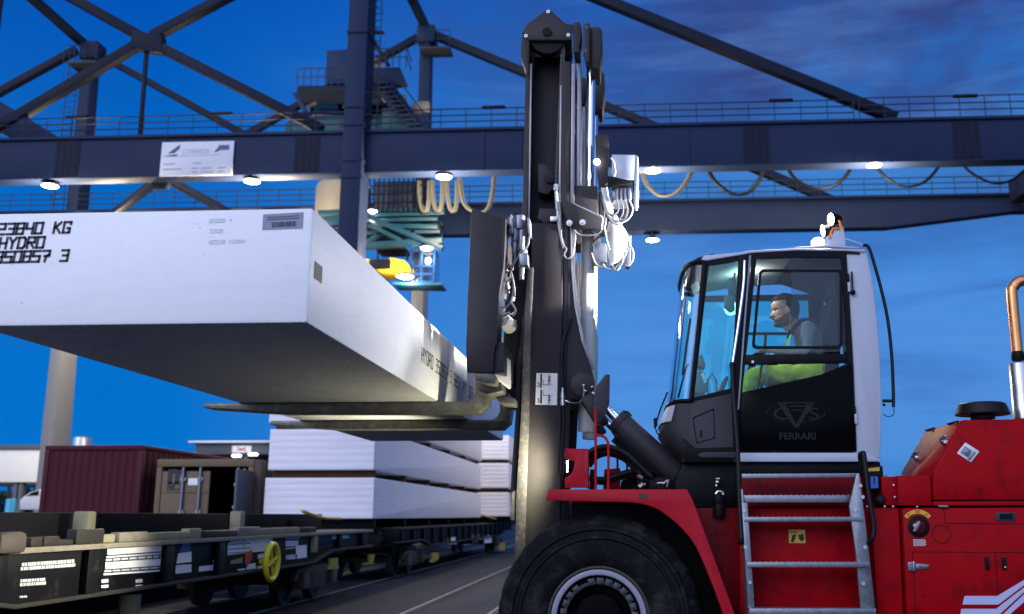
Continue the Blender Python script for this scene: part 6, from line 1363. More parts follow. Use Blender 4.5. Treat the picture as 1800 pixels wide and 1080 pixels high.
q = MB(); q.prism([(1075.5, 271.5), (1118, 272), (1115, 318), (1112, 318), (1076, 312)], YM-0.02, YM+0.36); jb = fq('junction_box', q, 'white', 0.01)
q = MB(); q.prism([(1118.3, 272.5), (1122, 276), (1123, 340), (1121, 351), (1114, 350), (1115, 320)], YM-0.02, YM+0.36); fq('box_lid', q, 'white', 0.006, jb)
q = MB(); q.prism([(1074, 326), (1112, 320), (1114, 349), (1078, 352)], YM+0.02, YM+0.34); q.box(P(1078, 326, YM+0.01), P(1112, 350, YM+0.02))
for x in (1085, 1092, 1099, 1106): q.cyl(P(x, 332, YM-0.0), P(x+1, 352, YM-0.02), 0.022, 10)
fq('cable_gland_plate', q, 'galv', 0.004, jb)
fp('box_bracket', [(1068, 310), (1074, 310), (1113, 319), (1113, 321), (1073, 329), (1068, 328)], 'black', YM-0.06, YM-0.02, 0.003)
q = MB()
for pts in (((1085, 350), (1088, 368), (1080, 378), (1070, 374), (1064, 356)), ((1092, 350), (1096, 372), (1086, 390), (1074, 388), (1064, 368), (1060, 350)), ((1099, 352), (1104, 372), (1096, 390), (1082, 394), (1068, 380)), ((1106, 352), (1112, 368), (1106, 384), (1092, 392)), ((1074, 278), (1080, 290), (1081, 306), (1074, 320), (1064, 326)), ((1066, 330), (1070, 350), (1078, 360)), ((1062, 350), (1066, 372), (1080, 388), (1098, 386)),
            ((1100, 408), (1106, 430), (1096, 455), (1080, 472), (1066, 472), (1060, 464)), ((1104, 430), (1112, 440), (1112, 458), (1104, 467), (1098, 466)), ((1098, 440), (1094, 462), (1084, 476), (1076, 466)), ((1010, 404), (1014, 410), (1024, 414), (1050, 412), (1062, 400), (1066, 384)),
            ((983, 352), (985, 380), (986, 410), (990, 430), (996, 438), (992, 448), (998, 455), (1007, 448), (1010, 430), (1012, 408)), ((1064, 366), (1062, 392), (1066, 420), (1072, 440)), ((1040, 445), (1046, 462), (1056, 470), (1064, 470))):
    i_ = len(q.v); q.tube([P(x, y, YM-0.04) for x, y in pts], 0.0085, 8, 6)
fq('pale_hose', q, 'cablew', 0)
q = MB()
for pts in (((1058, 352), (1064, 376), (1078, 390), (1096, 384), (1101, 368)), ((1048, 412), (1062, 408), (1068, 392), (1064, 374)), ((1040, 430), (1052, 418), (1062, 414))): q.tube([P(x, y, YM+0.02) for x, y in pts], 0.013, 8, 6)
fq('black_hose', q, 'rubber', 0)
q = MB(); q.prism([(1064, 394), (1074, 380), (1084, 378), (1092, 394), (1100, 405), (1103, 428), (1098, 448), (1086, 460), (1072, 466), (1066, 440)], YM+0.10, YM+0.34); fq('hose_guide', q, 'cyl', 0.01)
q = MB(); q.prism([(1042, 425), (1066, 428), (1066, 462), (1044, 460)], YM+0.08, YM+0.3); fq('hose_clamp', q, 'galv', 0.006); q = MB(); q.prism([(1095, 460), (1106, 412), (1110, 414), (1108, 466), (1101, 466)], YM+0.12, YM+0.3); fq('hose_clamp', q, 'galv', 0.006)

# ================================================================== CAB
YA, YZ = 8.86, 10.22                       # near and far side
ymid = (YA+YZ)/2
fp('cab_rear_panel', [(1487, 441), (1519, 438), (1525, 446), (1532, 480), (1539, 530), (1544, 582), (1548, 640), (1549.5, 700), (1549, 760), (1547, 806), (1506, 806), (1500, 640), (1493, 530)], 'white', YA, YA+0.16, 0.014, label='white rear pillar')
fp('cab_rear_panel', [(1500, 470), (1519, 438), (1525, 446), (1532, 480), (1539, 530), (1544, 582), (1548, 640), (1549.5, 700), (1549, 760), (1547, 806), (1506, 806), (1506, 640)], 'white', YZ-0.1, YZ, 0.014)
fp('cab_rear_wall', [(1528, 640), (1546, 640), (1549, 700), (1548, 760), (1546, 806), (1530, 806)], 'white', YA+0.165, YZ-0.105, 0.01)
fp('cab_sill', [(1296, 796), (1506, 796), (1547, 807), (1546, 812), (1298, 812)], 'white', YA-0.012, YA+0.2, 0.008)
q = MB(); q.prism([(1232, 457), (1238, 449), (1300, 443.5), (1320, 440), (1400, 436), (1520, 437.5), (1523, 444), (1486, 441.5), (1400, 440.5), (1322, 445), (1300, 449), (1235, 460)], YA-0.015, YZ+0.015); roof = fq('cab_roof', q, 'white', 0.012, label='white cab roof')
q = MB(); q.prism([(1395, 437), (1450, 434), (1519, 437), (1500, 433.5), (1452, 431), (1400, 434)], YA+0.05, YZ-0.05); fq('roof_cap', q, 'white', 0.006, roof)
fp('roof_seal', [(1320, 446), (1400, 441.3), (1488, 442.3), (1512, 444.5), (1512, 446.5), (1488, 445.5), (1400, 444), (1320, 449)], 'cabblack', YA-0.017, YA+0.02, 0)
fp('headliner', [(1250, 460), (1320, 450), (1392, 447), (1392, 450), (1320, 454), (1252, 466)], 'liner', YA+0.1, YZ-0.1, 0.004)
fp('headliner', [(1395, 447), (1495, 447), (1500, 470), (1500, 500), (1480, 480), (1396, 452)], 'seat', YA+0.17, YZ-0.12, 0.004)
# door
def ring(outer, inner, Y0, Y1):
    q = MB(); n = len(outer); rows = [[P(x, y, Y0) for x, y in outer], [P(x, y, Y0) for x, y in inner]]
    back = [[p + Vector((0, Y1-Y0, 0)) for p in rows[1]], [p + Vector((0, Y1-Y0, 0)) for p in rows[0]]]
    q.grid([rows[0], rows[1], back[0], back[1], rows[0]], smooth=False, close=True); return q
def rrect(x0, y0, x1, y1, r, sk=0.0, n=5):  # rounded rectangle; sk leans the left side
    pts = []
    for cx, cy, a0 in ((x0+r, y0+r, 90), (x0+r, y1-r, 180), (x1-r, y1-r, 270), (x1-r, y0+r, 0)):
        seq = range(n+1)
        for i in seq:
            a = R(a0 + (90*i/n))
            if a0 == 90: a = R(90 - 90*i/n + 0) ; 
            pts.append((cx + r*math.cos(R(a0+90*i/n)), cy - r*math.sin(R(a0+90*i/n))))
    return [(x - sk*(y-y0)*(1 if x < (x0+x1)/2 else 0), y) for x, y in pts]
DO = [(1322, 446), (1400, 443), (1487, 444), (1493, 530), (1499, 640), (1505, 793), (1298, 793), (1302, 700), (1311, 580)]
DI = [(1330, 455), (1400, 452), (1470, 453), (1474, 530), (1478, 560), (1481, 612), (1312, 619), (1313.5, 600), (1320, 545)]
door = fq('cab_door', ring(DO, [(1330, 455), (1400, 452), (1478, 453), (1484, 530), (1491, 640), (1442, 659), (1304.5, 690), (1308, 660), (1319, 560)], YA-0.02, YA+0.02), 'cabblack', 0, label='glass cab door with black lower half')
LOWER = [(1303.5, 690), (1340, 683), (1371, 676), (1410, 668), (1442, 659), (1465, 650), (1480, 643), (1499, 638), (1505, 793), (1298, 793)]
fq('door_panel', MB().prism(LOWER, YA-0.024, YA+0.018), 'doorblack', 0.003, door)
fq('door_glass', MB().prism([(1328, 453), (1480, 452), (1486, 530), (1490, 618), (1310, 622), (1318, 560)], YA-0.004, YA+0.001), 'doorglass', 0, door)
fq('door_glass', MB().prism([(1308, 640), (1492, 640), (1446, 660), (1306, 690)], YA-0.003, YA+0.001), 'doorglass', 0, door)
fq('door_glass', MB().prism([(1391, 472), (1478, 472), (1481, 606), (1391, 606)], YA-0.014, YA-0.010), 'shadeglass', 0, door, label='dark sliding pane')
fq('door_mid_bar', MB().prism([(1310, 624), (1498, 622), (1499, 638), (1309, 641)], YA-0.016, YA+0.012), 'cabblack', 0.002, door)
fq('window_frame', ring(rrect(1334.5, 473.5, 1481, 613.5, 9, 0.095), rrect(1339, 478, 1476.5, 608.5, 6, 0.095), YA-0.020, YA-0.004), 'cabblack', 0, door)
fq('pillar_trim', MB().prism([(1466, 478), (1484, 478), (1489, 608), (1472, 608)], YA-0.0025, YA+0.012), 'cabblack', 0, door)
fq('door_handle', MB().prism([(1316, 633), (1363, 633.5), (1363, 641), (1315, 641)], YA-0.05, YA-0.025), 'black', 0.006, door)
q = MB(); p = P(1323, 636.5, YA-0.052); q.cyl(p, p+Vector((0, -0.008, 0)), 0.012, 12); fq('lock', q, 'steel', 0, door)
# emblem on the black door panel: outline oval, V and lettering
YL = YA-0.0265
def stroke(pts, w, m='logo', Y=YL, parent=door, name='door_emblem', close=False):
    q = MB(); p3 = [P(x, y, Y) for x, y in pts]; q.tube(p3, w, 6); return fq(name, q, m, 0, parent)
k_ = ppm(1400, 730, YL)
cx, cy = 1399, 726
ell = [(cx + 51*math.cos(R(a)), cy - 17*math.sin(R(a))) for a in range(38, 261, 6)]
stroke(ell, 0.004); stroke([(cx + 51*math.cos(R(a)), cy - 17*math.sin(R(a))) for a in range(-82, 24, 6)], 0.004)
fq('door_emblem', MB().prism([(1366, 708), (1379, 708), (1400, 746), (1419, 708), (1432, 708), (1403, 752), (1397, 752)], YL-0.001, YL+0.002), 'logo', 0, door)
for y, x0, x1 in ((707, 1376, 1424), (713, 1386, 1416), (720, 1390, 1411)): fq('door_emblem', MB().prism([(x0, y), (x1, y), (x1-2, y+2.2), (x0+2, y+2.2)], YL-0.001, YL+0.002), 'logo', 0, door)
text('door_emblem', 'C', P(1358, 738, YL-0.001), 0.15, M['logo'], door, sx=1.5); text('door_emblem', 'S', P(1421, 738, YL-0.001), 0.15, M['logo'], door, sx=1.5)
text('door_lettering', 'FERRARI', P(1369.5, 773, YL-0.001), 0.085, M['logo'], door, bold=0.002, sx=1.02)
for x, y in ((1489.5, 496), (1501, 728)):
    q = MB(); q.prism([(x-1, y-15), (x+3, y-15), (x+4, y), (x, y)], YA-0.03, YA-0.003); fq('door_hinge', q, 'black', 0.002, door)
for x, y in ((1490, 496), (1502, 728)):
    q = MB(); q.prism([(x, y), (x+4, y), (x+5.5, y+17), (x+1, y+17)], YA-0.03, YA-0.003); fq('door_hinge', q, 'white', 0.002, door)
q = MB(); q.tube([P(1497, 478, YA-0.02), P(1498, 500, YA-0.03), P(1499, 512, YA-0.03)], 0.008, 8); q.sphere(P(1499, 514, YA-0.03), 0.024); fq('stay_knob', q, 'black', 0)
# silver seam and A pillar between door and side window
fp('a_pillar', [(1300, 449), (1321, 446), (1311, 580), (1302, 690), (1298, 795), (1290, 795), (1286, 690), (1292, 600)], 'cabblack', YA-0.005, YA+0.06, 0.004)
fp('pillar_seam', [(1317, 449), (1320, 449), (1308, 600), (1299, 720), (1296.5, 720), (1305, 600)], 'galv', YA-0.012, YA-0.006, 0)
# side window: black frame and glass
SO = [(1238, 457), (1300, 449), (1292, 600), (1286, 690), (1216, 705), (1226, 610)]
SI = [(1246, 467), (1298, 459.5), (1290, 600), (1283.5, 683), (1220, 699), (1230, 610)]
fq('side_window_frame', ring(SO, SI, YA-0.004, YA+0.03), 'cabblack', 0)
sw1 = fq('side_window', MB().prism([(1243, 464), (1299, 457), (1285, 686), (1218, 701)], YA+0.008, YA+0.012), 'glass', 0)
# curved windscreen: loft between sill and roof, plan is a half ellipse from the near pillar round to the far one
def plan(xr, xf, z, n=18, dz0=0.0):
    pts = []
    for i in range(n+1):
        a = math.pi*i/n
        e_ = 0.75
        ca, sa = math.cos(a), math.sin(a)
        pts.append(Vector((xr - (xr-xf)*abs(sa)**0.62, ymid - (YZ-YA)/2*math.copysign(abs(ca)**0.62, ca), z)))
    return pts
tr_, br_ = P(1238, 459, YA), P(1216, 705, YA); tf, bf = P(1199, 487, 9.35), P(1173, 729, 9.35)
ws_ = fq('windscreen', MB().grid([plan(tr_.x + (br_.x-tr_.x)*t, tf.x + (bf.x-tf.x)*t, tr_.z-0.03 + (br_.z-tr_.z+0.03)*t) for t in (0, .2, .4, .6, .8, 1.0)]), 'glass', 0, label='curved front windscreen')
q = MB(); q.tube(plan(tr_.x, tf.x, tr_.z-0.01), 0.026, 8); fq('windscreen_frame', q, 'cabblack', 0)
q = MB(); q.tube(plan(br_.x, bf.x, br_.z-0.0), 0.02, 8); fq('windscreen_frame', q, 'cabblack', 0)
q = MB(); q.beam(P(1238, 459, YA), P(1216, 706, YA), 0.05, 0.035); fq('windscreen_pillar', q, 'cabblack', 0.004, mirror=False)
# brow of the roof above the windscreen
zr0 = tr_.z+0.012
q = MB(); q.grid([plan(tr_.x+0.05, tf.x+0.03, zr0), plan(tr_.x+0.05, tf.x+0.05, zr0+0.03), plan(tr_.x+0.1, tf.x+0.25, zr0+0.06)]); fq('roof_brow', q, 'cabblack', 0)
# lower front body (dark grey moulding)
lw = [(br_.x, bf.x-0.01, br_.z-0.018), (P(1216, 706, YA).x, P(1160, 752, 9.35).x, P(1160, 752, 9.35).z), (P(1216, 706, YA).x, P(1158, 764, 9.35).x, P(1158, 764, 9.35).z), (P(1216, 706, YA).x, P(1172, 787, 9.35).x, P(1172, 787, 9.35).z), (P(1216, 706, YA).x, P(1200, 812, 9.35).x, P(1200, 812, 9.35).z)]
q = MB(); q.grid([plan(a, b, c) for a, b, c in lw]); fq('cab_nose', q, 'cabgrey', 0, label='dark grey moulded cab nose')
q = MB(); q.grid([plan(lw[0][0]-0.005, lw[0][1]-0.012, lw[0][2]-0.012)[3:-3], plan(lw[1][0]-0.005, lw[1][1]-0.008, lw[1][2]+0.02)[3:-3]]); fq('nose_lit_tip', q, 'white', 0)  # white strip stands for lamplight on the nose tip
fp('cab_side_panel', [(1214, 706), (1286, 691), (1291, 797), (1300, 800), (1300, 813), (1200, 813), (1203, 790), (1210, 760)], 'cabgrey', YA, YA+0.25, 0.012)
fp('cab_side_skirt', [(1194, 781), (1203, 771), (1222, 788), (1288, 786), (1290, 812), (1202, 812)], 'black', YA-0.008, YA-0.001, 0.002)
fp('side_moulding', [(1226, 800), (1236, 795), (1296, 794.5), (1296, 806), (1232, 806)], 'cabgrey', YA-0.03, YA-0.009, 0.01)
q = ring([(1217, 734), (1255, 718), (1257, 771), (1224, 780)], [(1219, 735.5), (1253.5, 721), (1255.3, 769.8), (1225.2, 777.7)], YA-0.004, YA-0.0005); fq('hatch_outline', q, 'black', 0)
fp('hatch_slot', [(1230, 758), (1234, 757), (1234.5, 768), (1230.5, 769)], 'black', YA-0.004, YA-0.0005, 0)
q = MB()
for x, y in ((1220, 736), (1253, 721), (1254.5, 769), (1226, 778)): q.sphere(P(x, y, YA-0.003), 0.006, 8, 6)
fq('hatch_screw', q, 'black', 0)
# far side of the cab: frame with open view through
q = MB()
FO = [(1240, 460), (1500, 445), (1500, 700), (1216, 705)]
for a, b, w_ in (((1252, 470), (1228, 700), 0.06), ((1330, 462), (1322, 700), 0.05), ((1480, 470), (1488, 700), 0.16), ((1230, 700), (1500, 690), 0.07), ((1330, 541), (1490, 541), 0.025), ((1250, 472), (1500, 468), 0.06), ((1380, 541), (1370, 680), 0.03)):
    p0, p1 = P(*a, YA), P(*b, YA); p0.y = p1.y = YZ-0.05; q.beam(p0, p1, 0.05, w_)
fq('far_window_frame', q, 'cabblack', 0.006)
a, b = P(1298, 700, YA), P(1505, 795, YA); q = MB(); q.box((a.x, YZ-0.09, b.z), (b.x, YZ-0.03, a.z)); fq('far_door_panel', q, 'doorblack', 0.005)
a, b = P(1250, 470, YA), P(1500, 700, YA); q = MB(); q.box((a.x, YZ-0.022, b.z), (b.x, YZ-0.018, a.z)); fq('far_window', q, 'farglass', 0)
# rear window frame posts
q = MB()
for yy in (YA+0.2, YZ-0.2): q.beam(Vector((P(1519, 445, YA).x, yy, P(1519, 445, YA).z)), Vector((P(1544, 640, YA).x, yy, P(1544, 640, YA).z)), 0.08, 0.06)
fq('rear_window_post', q, 'cabblack', 0.006)
q = MB(); q.tube([P(1339, 642, YA+0.06), P(1337, 655, YA+0.06), P(1331, 692, YA+0.06)], 0.011, 8); fq('inner_grab_bar', q, 'cabblack', 0)
# floor, seat, console
fp('cab_floor', [(1215, 790), (1530, 790), (1530, 797), (1215, 797)], 'seat', YA+0.2, YZ-0.1, 0)
def tw(px, py, Y): return P(px, py, Y)
q = MB(); q.prism([(1390, 690), (1470, 684), (1476, 660), (1452, 660), (1392, 672)], 9.22, 9.78); q.prism([(1452, 665), (1474, 668), (1484, 560), (1478, 520), (1462, 520), (1456, 570)], 9.24, 9.76); q.prism([(1462, 516), (1479, 516), (1478, 492), (1466, 490)], 9.36, 9.64); seat_ = fq('driver_seat', q, 'seat', 0.03)
fp('seat_base', [(1400, 790), (1404, 692), (1465, 690), (1470, 790)], 'black', 9.28, 9.72, 0.02)
q = MB(); q.prism([(1330, 650), (1350, 640), (1420, 636), (1424, 652), (1345, 664)], 9.88, 10.0); fq('armrest_console', q, 'seat', 0.015)
q = MB(); q.tube([P(1322, 640, 9.4), P(1310, 700, 9.45), P(1300, 780, 9.5)], 0.035, 12); fq('steering_column', q, 'black', 0)
c_ = P(1300, 655, 9.5)
sa_ = Vector((-0.5, 0, 0.86)).normalized(); u_ = Vector((0.86, 0, 0.5)); v_ = Vector((0, 1, 0))
q = MB(); q.tube([P(1318, 632, 9.5) + u_*0.19*math.cos(t) + v_*0.19*math.sin(t) for t in [2*math.pi*i/30 for i in range(31)]], 0.014, 8)
for t in (0.3, 2.4, 4.5): q.tube([P(1318, 632, 9.5), P(1318, 632, 9.5) + u_*0.19*math.cos(t) + v_*0.19*math.sin(t)], 0.011, 6)
fq('steering_wheel', q, 'black', 0)
# front screens and console seen through the windscreen
q = MB(); q.prism([(1226, 630), (1234, 622), (1240, 640), (1240, 646), (1228, 644)], 9.2, 9.42); q.prism([(1222, 690), (1228, 650), (1238, 654), (1244, 682), (1240, 692)], 9.15, 9.5); q.tube([P(1232, 690, 9.3), P(1240, 760, 9.35)], 0.03, 8); mon = fq('display_screen', q, 'monitor', 0.006)
q = MB(); q.prism([(1232, 657), (1237, 655), (1242.5, 672), (1238, 674)], 9.145, 9.149); fq('display_sheet', q, 'signwhite', 0, mon)
q = MB(); q.prism([(1262, 696), (1276, 660), (1282, 662), (1270, 696)], 9.3, 9.7); q.prism([(1216, 700), (1290, 690), (1290, 790), (1216, 790)], 9.3, 9.9); fq('dashboard', q, 'seat', 0.02)
q = MB(); q.prism([(1280, 490), (1294, 487), (1296, 515), (1282, 518)], 9.0, 9.1); q.prism([(1274, 520), (1290, 518), (1292, 545), (1284, 549), (1274, 540)], 8.96, 9.02); q.tube([P(1292, 480, 9.05), P(1284, 545, 9.0)], 0.012, 8); fq('inside_mirror', q, 'monitor', 0.012)
q = MB(); q.tube([P(1200, 660, 9.6), P(1207, 605, 9.6), P(1214, 560, 9.6)], 0.012, 8); q.tube([P(1192, 700, 9.3), P(1205, 650, 9.3), P(1210, 640, 9.3)], 0.009, 8); fq('windscreen_wiper', q, 'black', 0)
q = MB(); q.prism([(1216, 500), (1226, 494), (1230, 508), (1220, 514)], 9.5, 9.62); fq('sun_visor', q, 'liner', 0.01)
# lamps on the roof
zrf = P(1465, 434, YA+0.3).z
Yl = YA+0.28
q = MB(); q.prism([(1449, 433), (1449, 420), (1455, 416), (1462, 415.5), (1468, 400.5), (1483, 400.5), (1487, 430), (1486, 433)], Yl, Yl+0.012); q.prism([(1470, 401), (1483, 401), (1487, 432), (1474, 432)], Yl+0.013, Yl+0.30); lb_ = fq('lamp_stand', q, 'white', 0.004)
def wlamp(px, py, Y, rpx, d, e, tgt, size):
    p = P(px, py, Y); d = Vector(d).normalized(); r_ = rpx*ppm(px, py, Y)
    q = MB(); q.revolve(p, -d, [(0, 0.10), (r_*0.55, 0.10), (r_*0.9, 0.05), (r_, 0.0), (r_*0.96, -0.008)], 28); h = fq('work_light', q, 'black', 0)
    q = MB(); q.revolve(p, d, [(r_*0.95, 0.0), (r_*0.6, 0.012), (0, 0.018)], 28); fq('lens', q, 'headlens', 0, h)
    if e: lamp('SPOT', p + d*0.05, e, (1.0, 0.965, 0.93), tgt, size, 0.45, 0.06, h)
wlamp(1461, 386, Yl+0.10, 11.5, (-0.86, -0.34, -0.12), 560, P(800, 520, 8.0), R(120))
wlamp(1447, 406, Yl+0.16, 11, (-0.97, -0.12, -0.18), 2600, P(985, 450, 9.7), R(62))
q = MB(); q.tube([P(1457, 420, Yl-0.01), P(1464, 402, Yl-0.01), P(1476, 402, Yl-0.01)], 0.011, 8); q.tube([P(1475, 388, Yl+0.05), P(1478, 398, Yl+0.03), P(1482, 402, Yl)], 0.012, 8, 4); fq('lamp_arm', q, 'orange', 0)
p = P(1438, 427, Yl+0.15); q = MB(); q.cyl(p+Vector((0,0,-0.05)), p+Vector((0,0,0.02)), 0.065, 20); q.sphere(p+Vector((0,0,0.01)), 0.058, 16, 8, (1,1,0.7)); fq('beacon', q, 'beaconlit', 0)
q = MB(); q.tube([P(1486, 420, Yl), P(1496, 423, Yl), P(1516, 430, Yl)], 0.006, 6); fq('lamp_cable', q, 'cyl', 0)
# rear guard pipe and small fittings
q = MB(); q.tube([P(1517, 431, YA+0.05), P(1526, 434, YA+0.05), P(1533, 452, YA+0.05), P(1548, 505, YA+0.05), P(1560, 560, YA+0.05), P(1567, 620, YA+0.05), P(1570, 680, YA+0.05), P(1570.5, 716, YA+0.05)], 0.0145, 10, 6); q.tube([P(1551, 705, YA+0.08), P(1571, 705, YA+0.06)], 0.014, 8); q.cyl(P(1552, 712, YA+0.06), P(1556, 712, YA+0.06), .012, 8); fq('cable_conduit', q, 'rubber', 0)
q = MB(); q.tube([P(1571, 717, YA+0.05), P(1571, 728, YA+0.05), P(1562, 733, YA+0.05), P(1552, 729, YA+0.06)], 0.004, 6, 5); fq('loose_wire', q, 'rubber', 0)
q = MB(); q.tube([P(1173, 690, 9.2), P(1160, 722, 9.15), P(1152, 748, 9.1)], 0.008, 8); q.prism([(1149, 736), (1155, 734), (1156, 748), (1150, 752)], 9.05, 9.15); q.tube([P(1152, 752, 9.1), P(1155, 762, 9.1), P(1162, 768, 9.2)], 0.006, 6); fq('mirror_arm', q, 'black', 0)
# added lamp, no such source visible, brightens the headliner and driver
p = P(1312, 462, 9.45); q = MB(); q.revolve(p, (0, 0, -1), [(0.07, -0.02), (0.07, 0.0), (0.05, 0.012), (0, 0.016)], 20); dl = fq('added_cab_lamp', q, 'dimlens', 0)
lamp('POINT', p + Vector((0, 0, -0.14)), 10, (1.0, 0.97, 0.92), None, radius=0.08, parent=dl)
# clear bottle standing on the dashboard
p = P(1252, 692, 9.26); k_ = ppm(1252, 680, 9.26)
q = MB(); q.revolve((p.x, 9.26, p.z), (0,0,1), [(0, 0), (9.5*k_, 0), (9.8*k_, 4*k_), (9.0*k_, 12*k_), (9.8*k_, 20*k_), (8*k_, 26*k_), (3.5*k_, 31*k_), (3.2*k_, 33*k_), (0, 33*k_)], 24)
bot = solo('water_bottle', q, M['bottle'], 'clear plastic water bottle standing on the cab dashboard behind the side window', 'bottle', (p.x, 9.26, p.z), bevel=0)
q = MB(); q.cyl((p.x, 9.26, p.z+33.2*k_), (p.x, 9.26, p.z+37*k_), 3.6*k_, 14); me = q.mesh('cap', (p.x, 9.26, p.z)); o = bpy.data.objects.new('cap', me); me.materials.append(M['skyblue']); COL.objects.link(o); o.parent = bot
# ================================================================== DRIVER
PY = 9.50
def skin_mesh(name, verts, edges, radii, root=0, sub=1):
    me = bpy.data.meshes.new(name); me.from_pydata([tuple(v) for v in verts], edges, [])
    o = bpy.data.objects.new(name, me); COL.objects.link(o)
    o.modifiers.new('skin', 'SKIN'); o.modifiers.new('sub', 'SUBSURF').levels = sub
    sv = me.skin_vertices[0].data
    for i, r_ in enumerate(radii):
        sv[i].radius = r_ if isinstance(r_, tuple) else (r_, r_); sv[i].use_root = (i == root)
    dg = bpy.context.evaluated_depsgraph_get(); out = bpy.data.meshes.new_from_object(o.evaluated_get(dg))
    bpy.data.objects.remove(o); return out
J = {}
J['pel'] = P(1432, 655, PY); J['spine'] = P(1430, 620, PY); J['chest'] = P(1418, 590, PY); J['neck'] = P(1398, 569, PY); J['head'] = P(1389, 552, PY)
for s_, n_ in ((-1, 'n'), (1, 'f')):
    dy = Vector((0, s_, 0))
    J['sh'+n_] = P(1416, 583, PY) + dy*0.19; J['el'+n_] = P(1412, 628, PY) + dy*0.25; J['wr'+n_] = P(1352, 622, PY) + dy*0.20
    J['hip'+n_] = P(1428, 660, PY) + dy*0.095; J['kn'+n_] = P(1318, 662, PY) + dy*0.15; J['an'+n_] = P(1290, 742, PY) + dy*0.14; J['to'+n_] = P(1262, 752, PY) + dy*0.15
def chain(keys, V, E, Rr, radii, start=None):
    prev = start
    for k, r_ in zip(keys, radii):
        V.append(J[k] if isinstance(k, str) else k); Rr.append(r_); i = len(V)-1
        if prev is not None: E.append((prev, i))
        prev = i
    return prev
V, E, RR = [], [], []
chain(['pel', 'spine', 'chest', 'neck', 'head'], V, E, RR, [(.13, .10), (.13, .10), (.14, .10), .055, .055])
for n_ in 'nf':
    chain(['sh'+n_, 'el'+n_, 'wr'+n_], V, E, RR, [.052, .040, .027], 2)
    w_ = len(V)-1; wr = J['wr'+n_]; fd = (wr - J['el'+n_]).normalized()
    palm = wr + fd*0.06 + Vector((0, 0, -0.005)); V.append(palm); RR.append((.034, .018)); E.append((w_, len(V)-1)); pi_ = len(V)-1
    for f, (oy, ln) in enumerate(((-.030, .065), (-.010, .075), (.010, .070), (.030, .055))):
        b0 = palm + fd*0.03 + Vector((0, oy, 0)); b1 = b0 + fd*ln*0.5 + Vector((0, 0, -.012)); b2 = b1 + fd*ln*0.25 + Vector((0, 0, -.032))
        V += [b0, b1, b2]; RR += [.010, .009, .008]; i = len(V)-3; E += [(pi_, i), (i, i+1), (i+1, i+2)]
    sgn = 1 if n_ == 'n' else -1
    t0 = wr + fd*0.035 + Vector((0, sgn*0.032, 0.0)); t1 = t0 + fd*0.035 + Vector((0, sgn*0.02, -.01)); V += [t0, t1]; RR += [.012, .010]; i = len(V)-2; E += [(pi_, i), (i, i+1)]
    chain(['hip'+n_, 'kn'+n_, 'an'+n_, 'to'+n_], V, E, RR, [.085, .058, .042, .036], 0)
body = skin_mesh('body', V, E, RR)
# head: lofted sections, profile looking towards -X
HC = P(1380, 545, PY); ku = ppm(1380, 545, PY)
hs = 56*ku/1.0                              # head height
prof = [  # (height fraction from chin 0 to crown 1, front x, back x, half width) in head heights
 (-0.16, -0.05, 0.27, .185), (-0.04, -0.10, 0.29, .20), (0.0, -0.285, 0.26, .17), (0.03, -0.335, 0.27, .21), (0.08, -0.345, 0.29, .245), (0.14, -0.325, 0.33, .275), (0.18, -0.352, 0.36, .285), (0.21, -0.338, 0.38, .29), (0.24, -0.358, 0.39, .295), (0.28, -0.335, 0.41, .30),
 (0.34, -0.335, 0.44, .31), (0.42, -0.335, 0.46, .32), (0.48, -0.322, 0.475, .325), (0.52, -0.315, 0.48, .33), (0.57, -0.345, 0.48, .335), (0.64, -0.350, 0.475, .335), (0.74, -0.335, 0.455, .325), (0.84, -0.28, 0.40, .29), (0.92, -0.18, 0.31, .23), (0.98, -0.03, 0.17, .12), (1.0, 0.06, 0.10, .03)]
nk = [(0.22, 0), (0.245, .03), (0.28, .10), (0.33, .135), (0.42, .085), (0.48, .045), (0.54, .0)]
def nose_at(h):
    for (a, va), (b, vb) in zip(nk, nk[1:]):
        if a <= h <= b: return va + (vb-va)*(h-a)/(b-a)
    return 0.0
fine = []
for i in range(len(prof)-1):
    p0, p1, p2, p3 = prof[max(i-1, 0)], prof[i], prof[i+1], prof[min(i+2, len(prof)-1)]
    for k in range(4):
        t = k/4; row = [p1[0] + (p2[0]-p1[0])*t]
        for c in (1, 2, 3):
            v = 0.5*((2*p1[c])+(p2[c]-p0[c])*t+(2*p0[c]-5*p1[c]+4*p2[c]-p3[c])*t*t+(3*p1[c]-p0[c]-3*p2[c]+p3[c])*t**3)
            row.append(min(max(v, min(p1[c], p2[c])), max(p1[c], p2[c])))
        fine.append(tuple(row))
fine.append(prof[-1])
def head_mb(scale=1.0, lo=-1, hi=2, angf=None, push=0.0):
    q = MB(); rows = []
    n = 72
    for (h, xf, xb, w) in fine:
        if h < lo or h > hi: continue
        row = []
        for k in range(n):
            a = 2*math.pi*k/n; ca, sa = math.cos(a), math.sin(a)     # a = 0: face front
            xm = (xf+xb)/2; hx = (xb-xf)/2
            x = xm - hx*math.copysign(abs(ca)**0.9, ca); y = w*math.copysign(abs(sa)**0.85, sa)
            da = min(a, 2*math.pi-a)
            if da < 0.34: x -= nose_at(h)*max(0, 1-(da/0.34)**2)**0.8
            if abs(h-0.50) < 0.04 and 0.25 < da < 0.75: x += 0.03
            x *= 1; row.append((x, y, h))
        rows.append(row)
    tilt = R(7); out = []
    for row in rows:
        o = []
        for x, y, h in row:
            d = Vector((x-0.06, y, h-0.5)); d = d*(1+push/ max(d.length, 0.1))
            X, Z = d.x*math.cos(tilt)+d.z*math.sin(tilt)*-1, d.z*math.cos(tilt)+d.x*math.sin(tilt)
            o.append(HC + Vector((X, d.y, Z))*hs*scale)
        out.append(o)
    q.grid(out, True, True)
    q.face([len(q.v)-n+k for k in range(n)], True); q.face([k for k in reversed(range(n))], True)
    return q
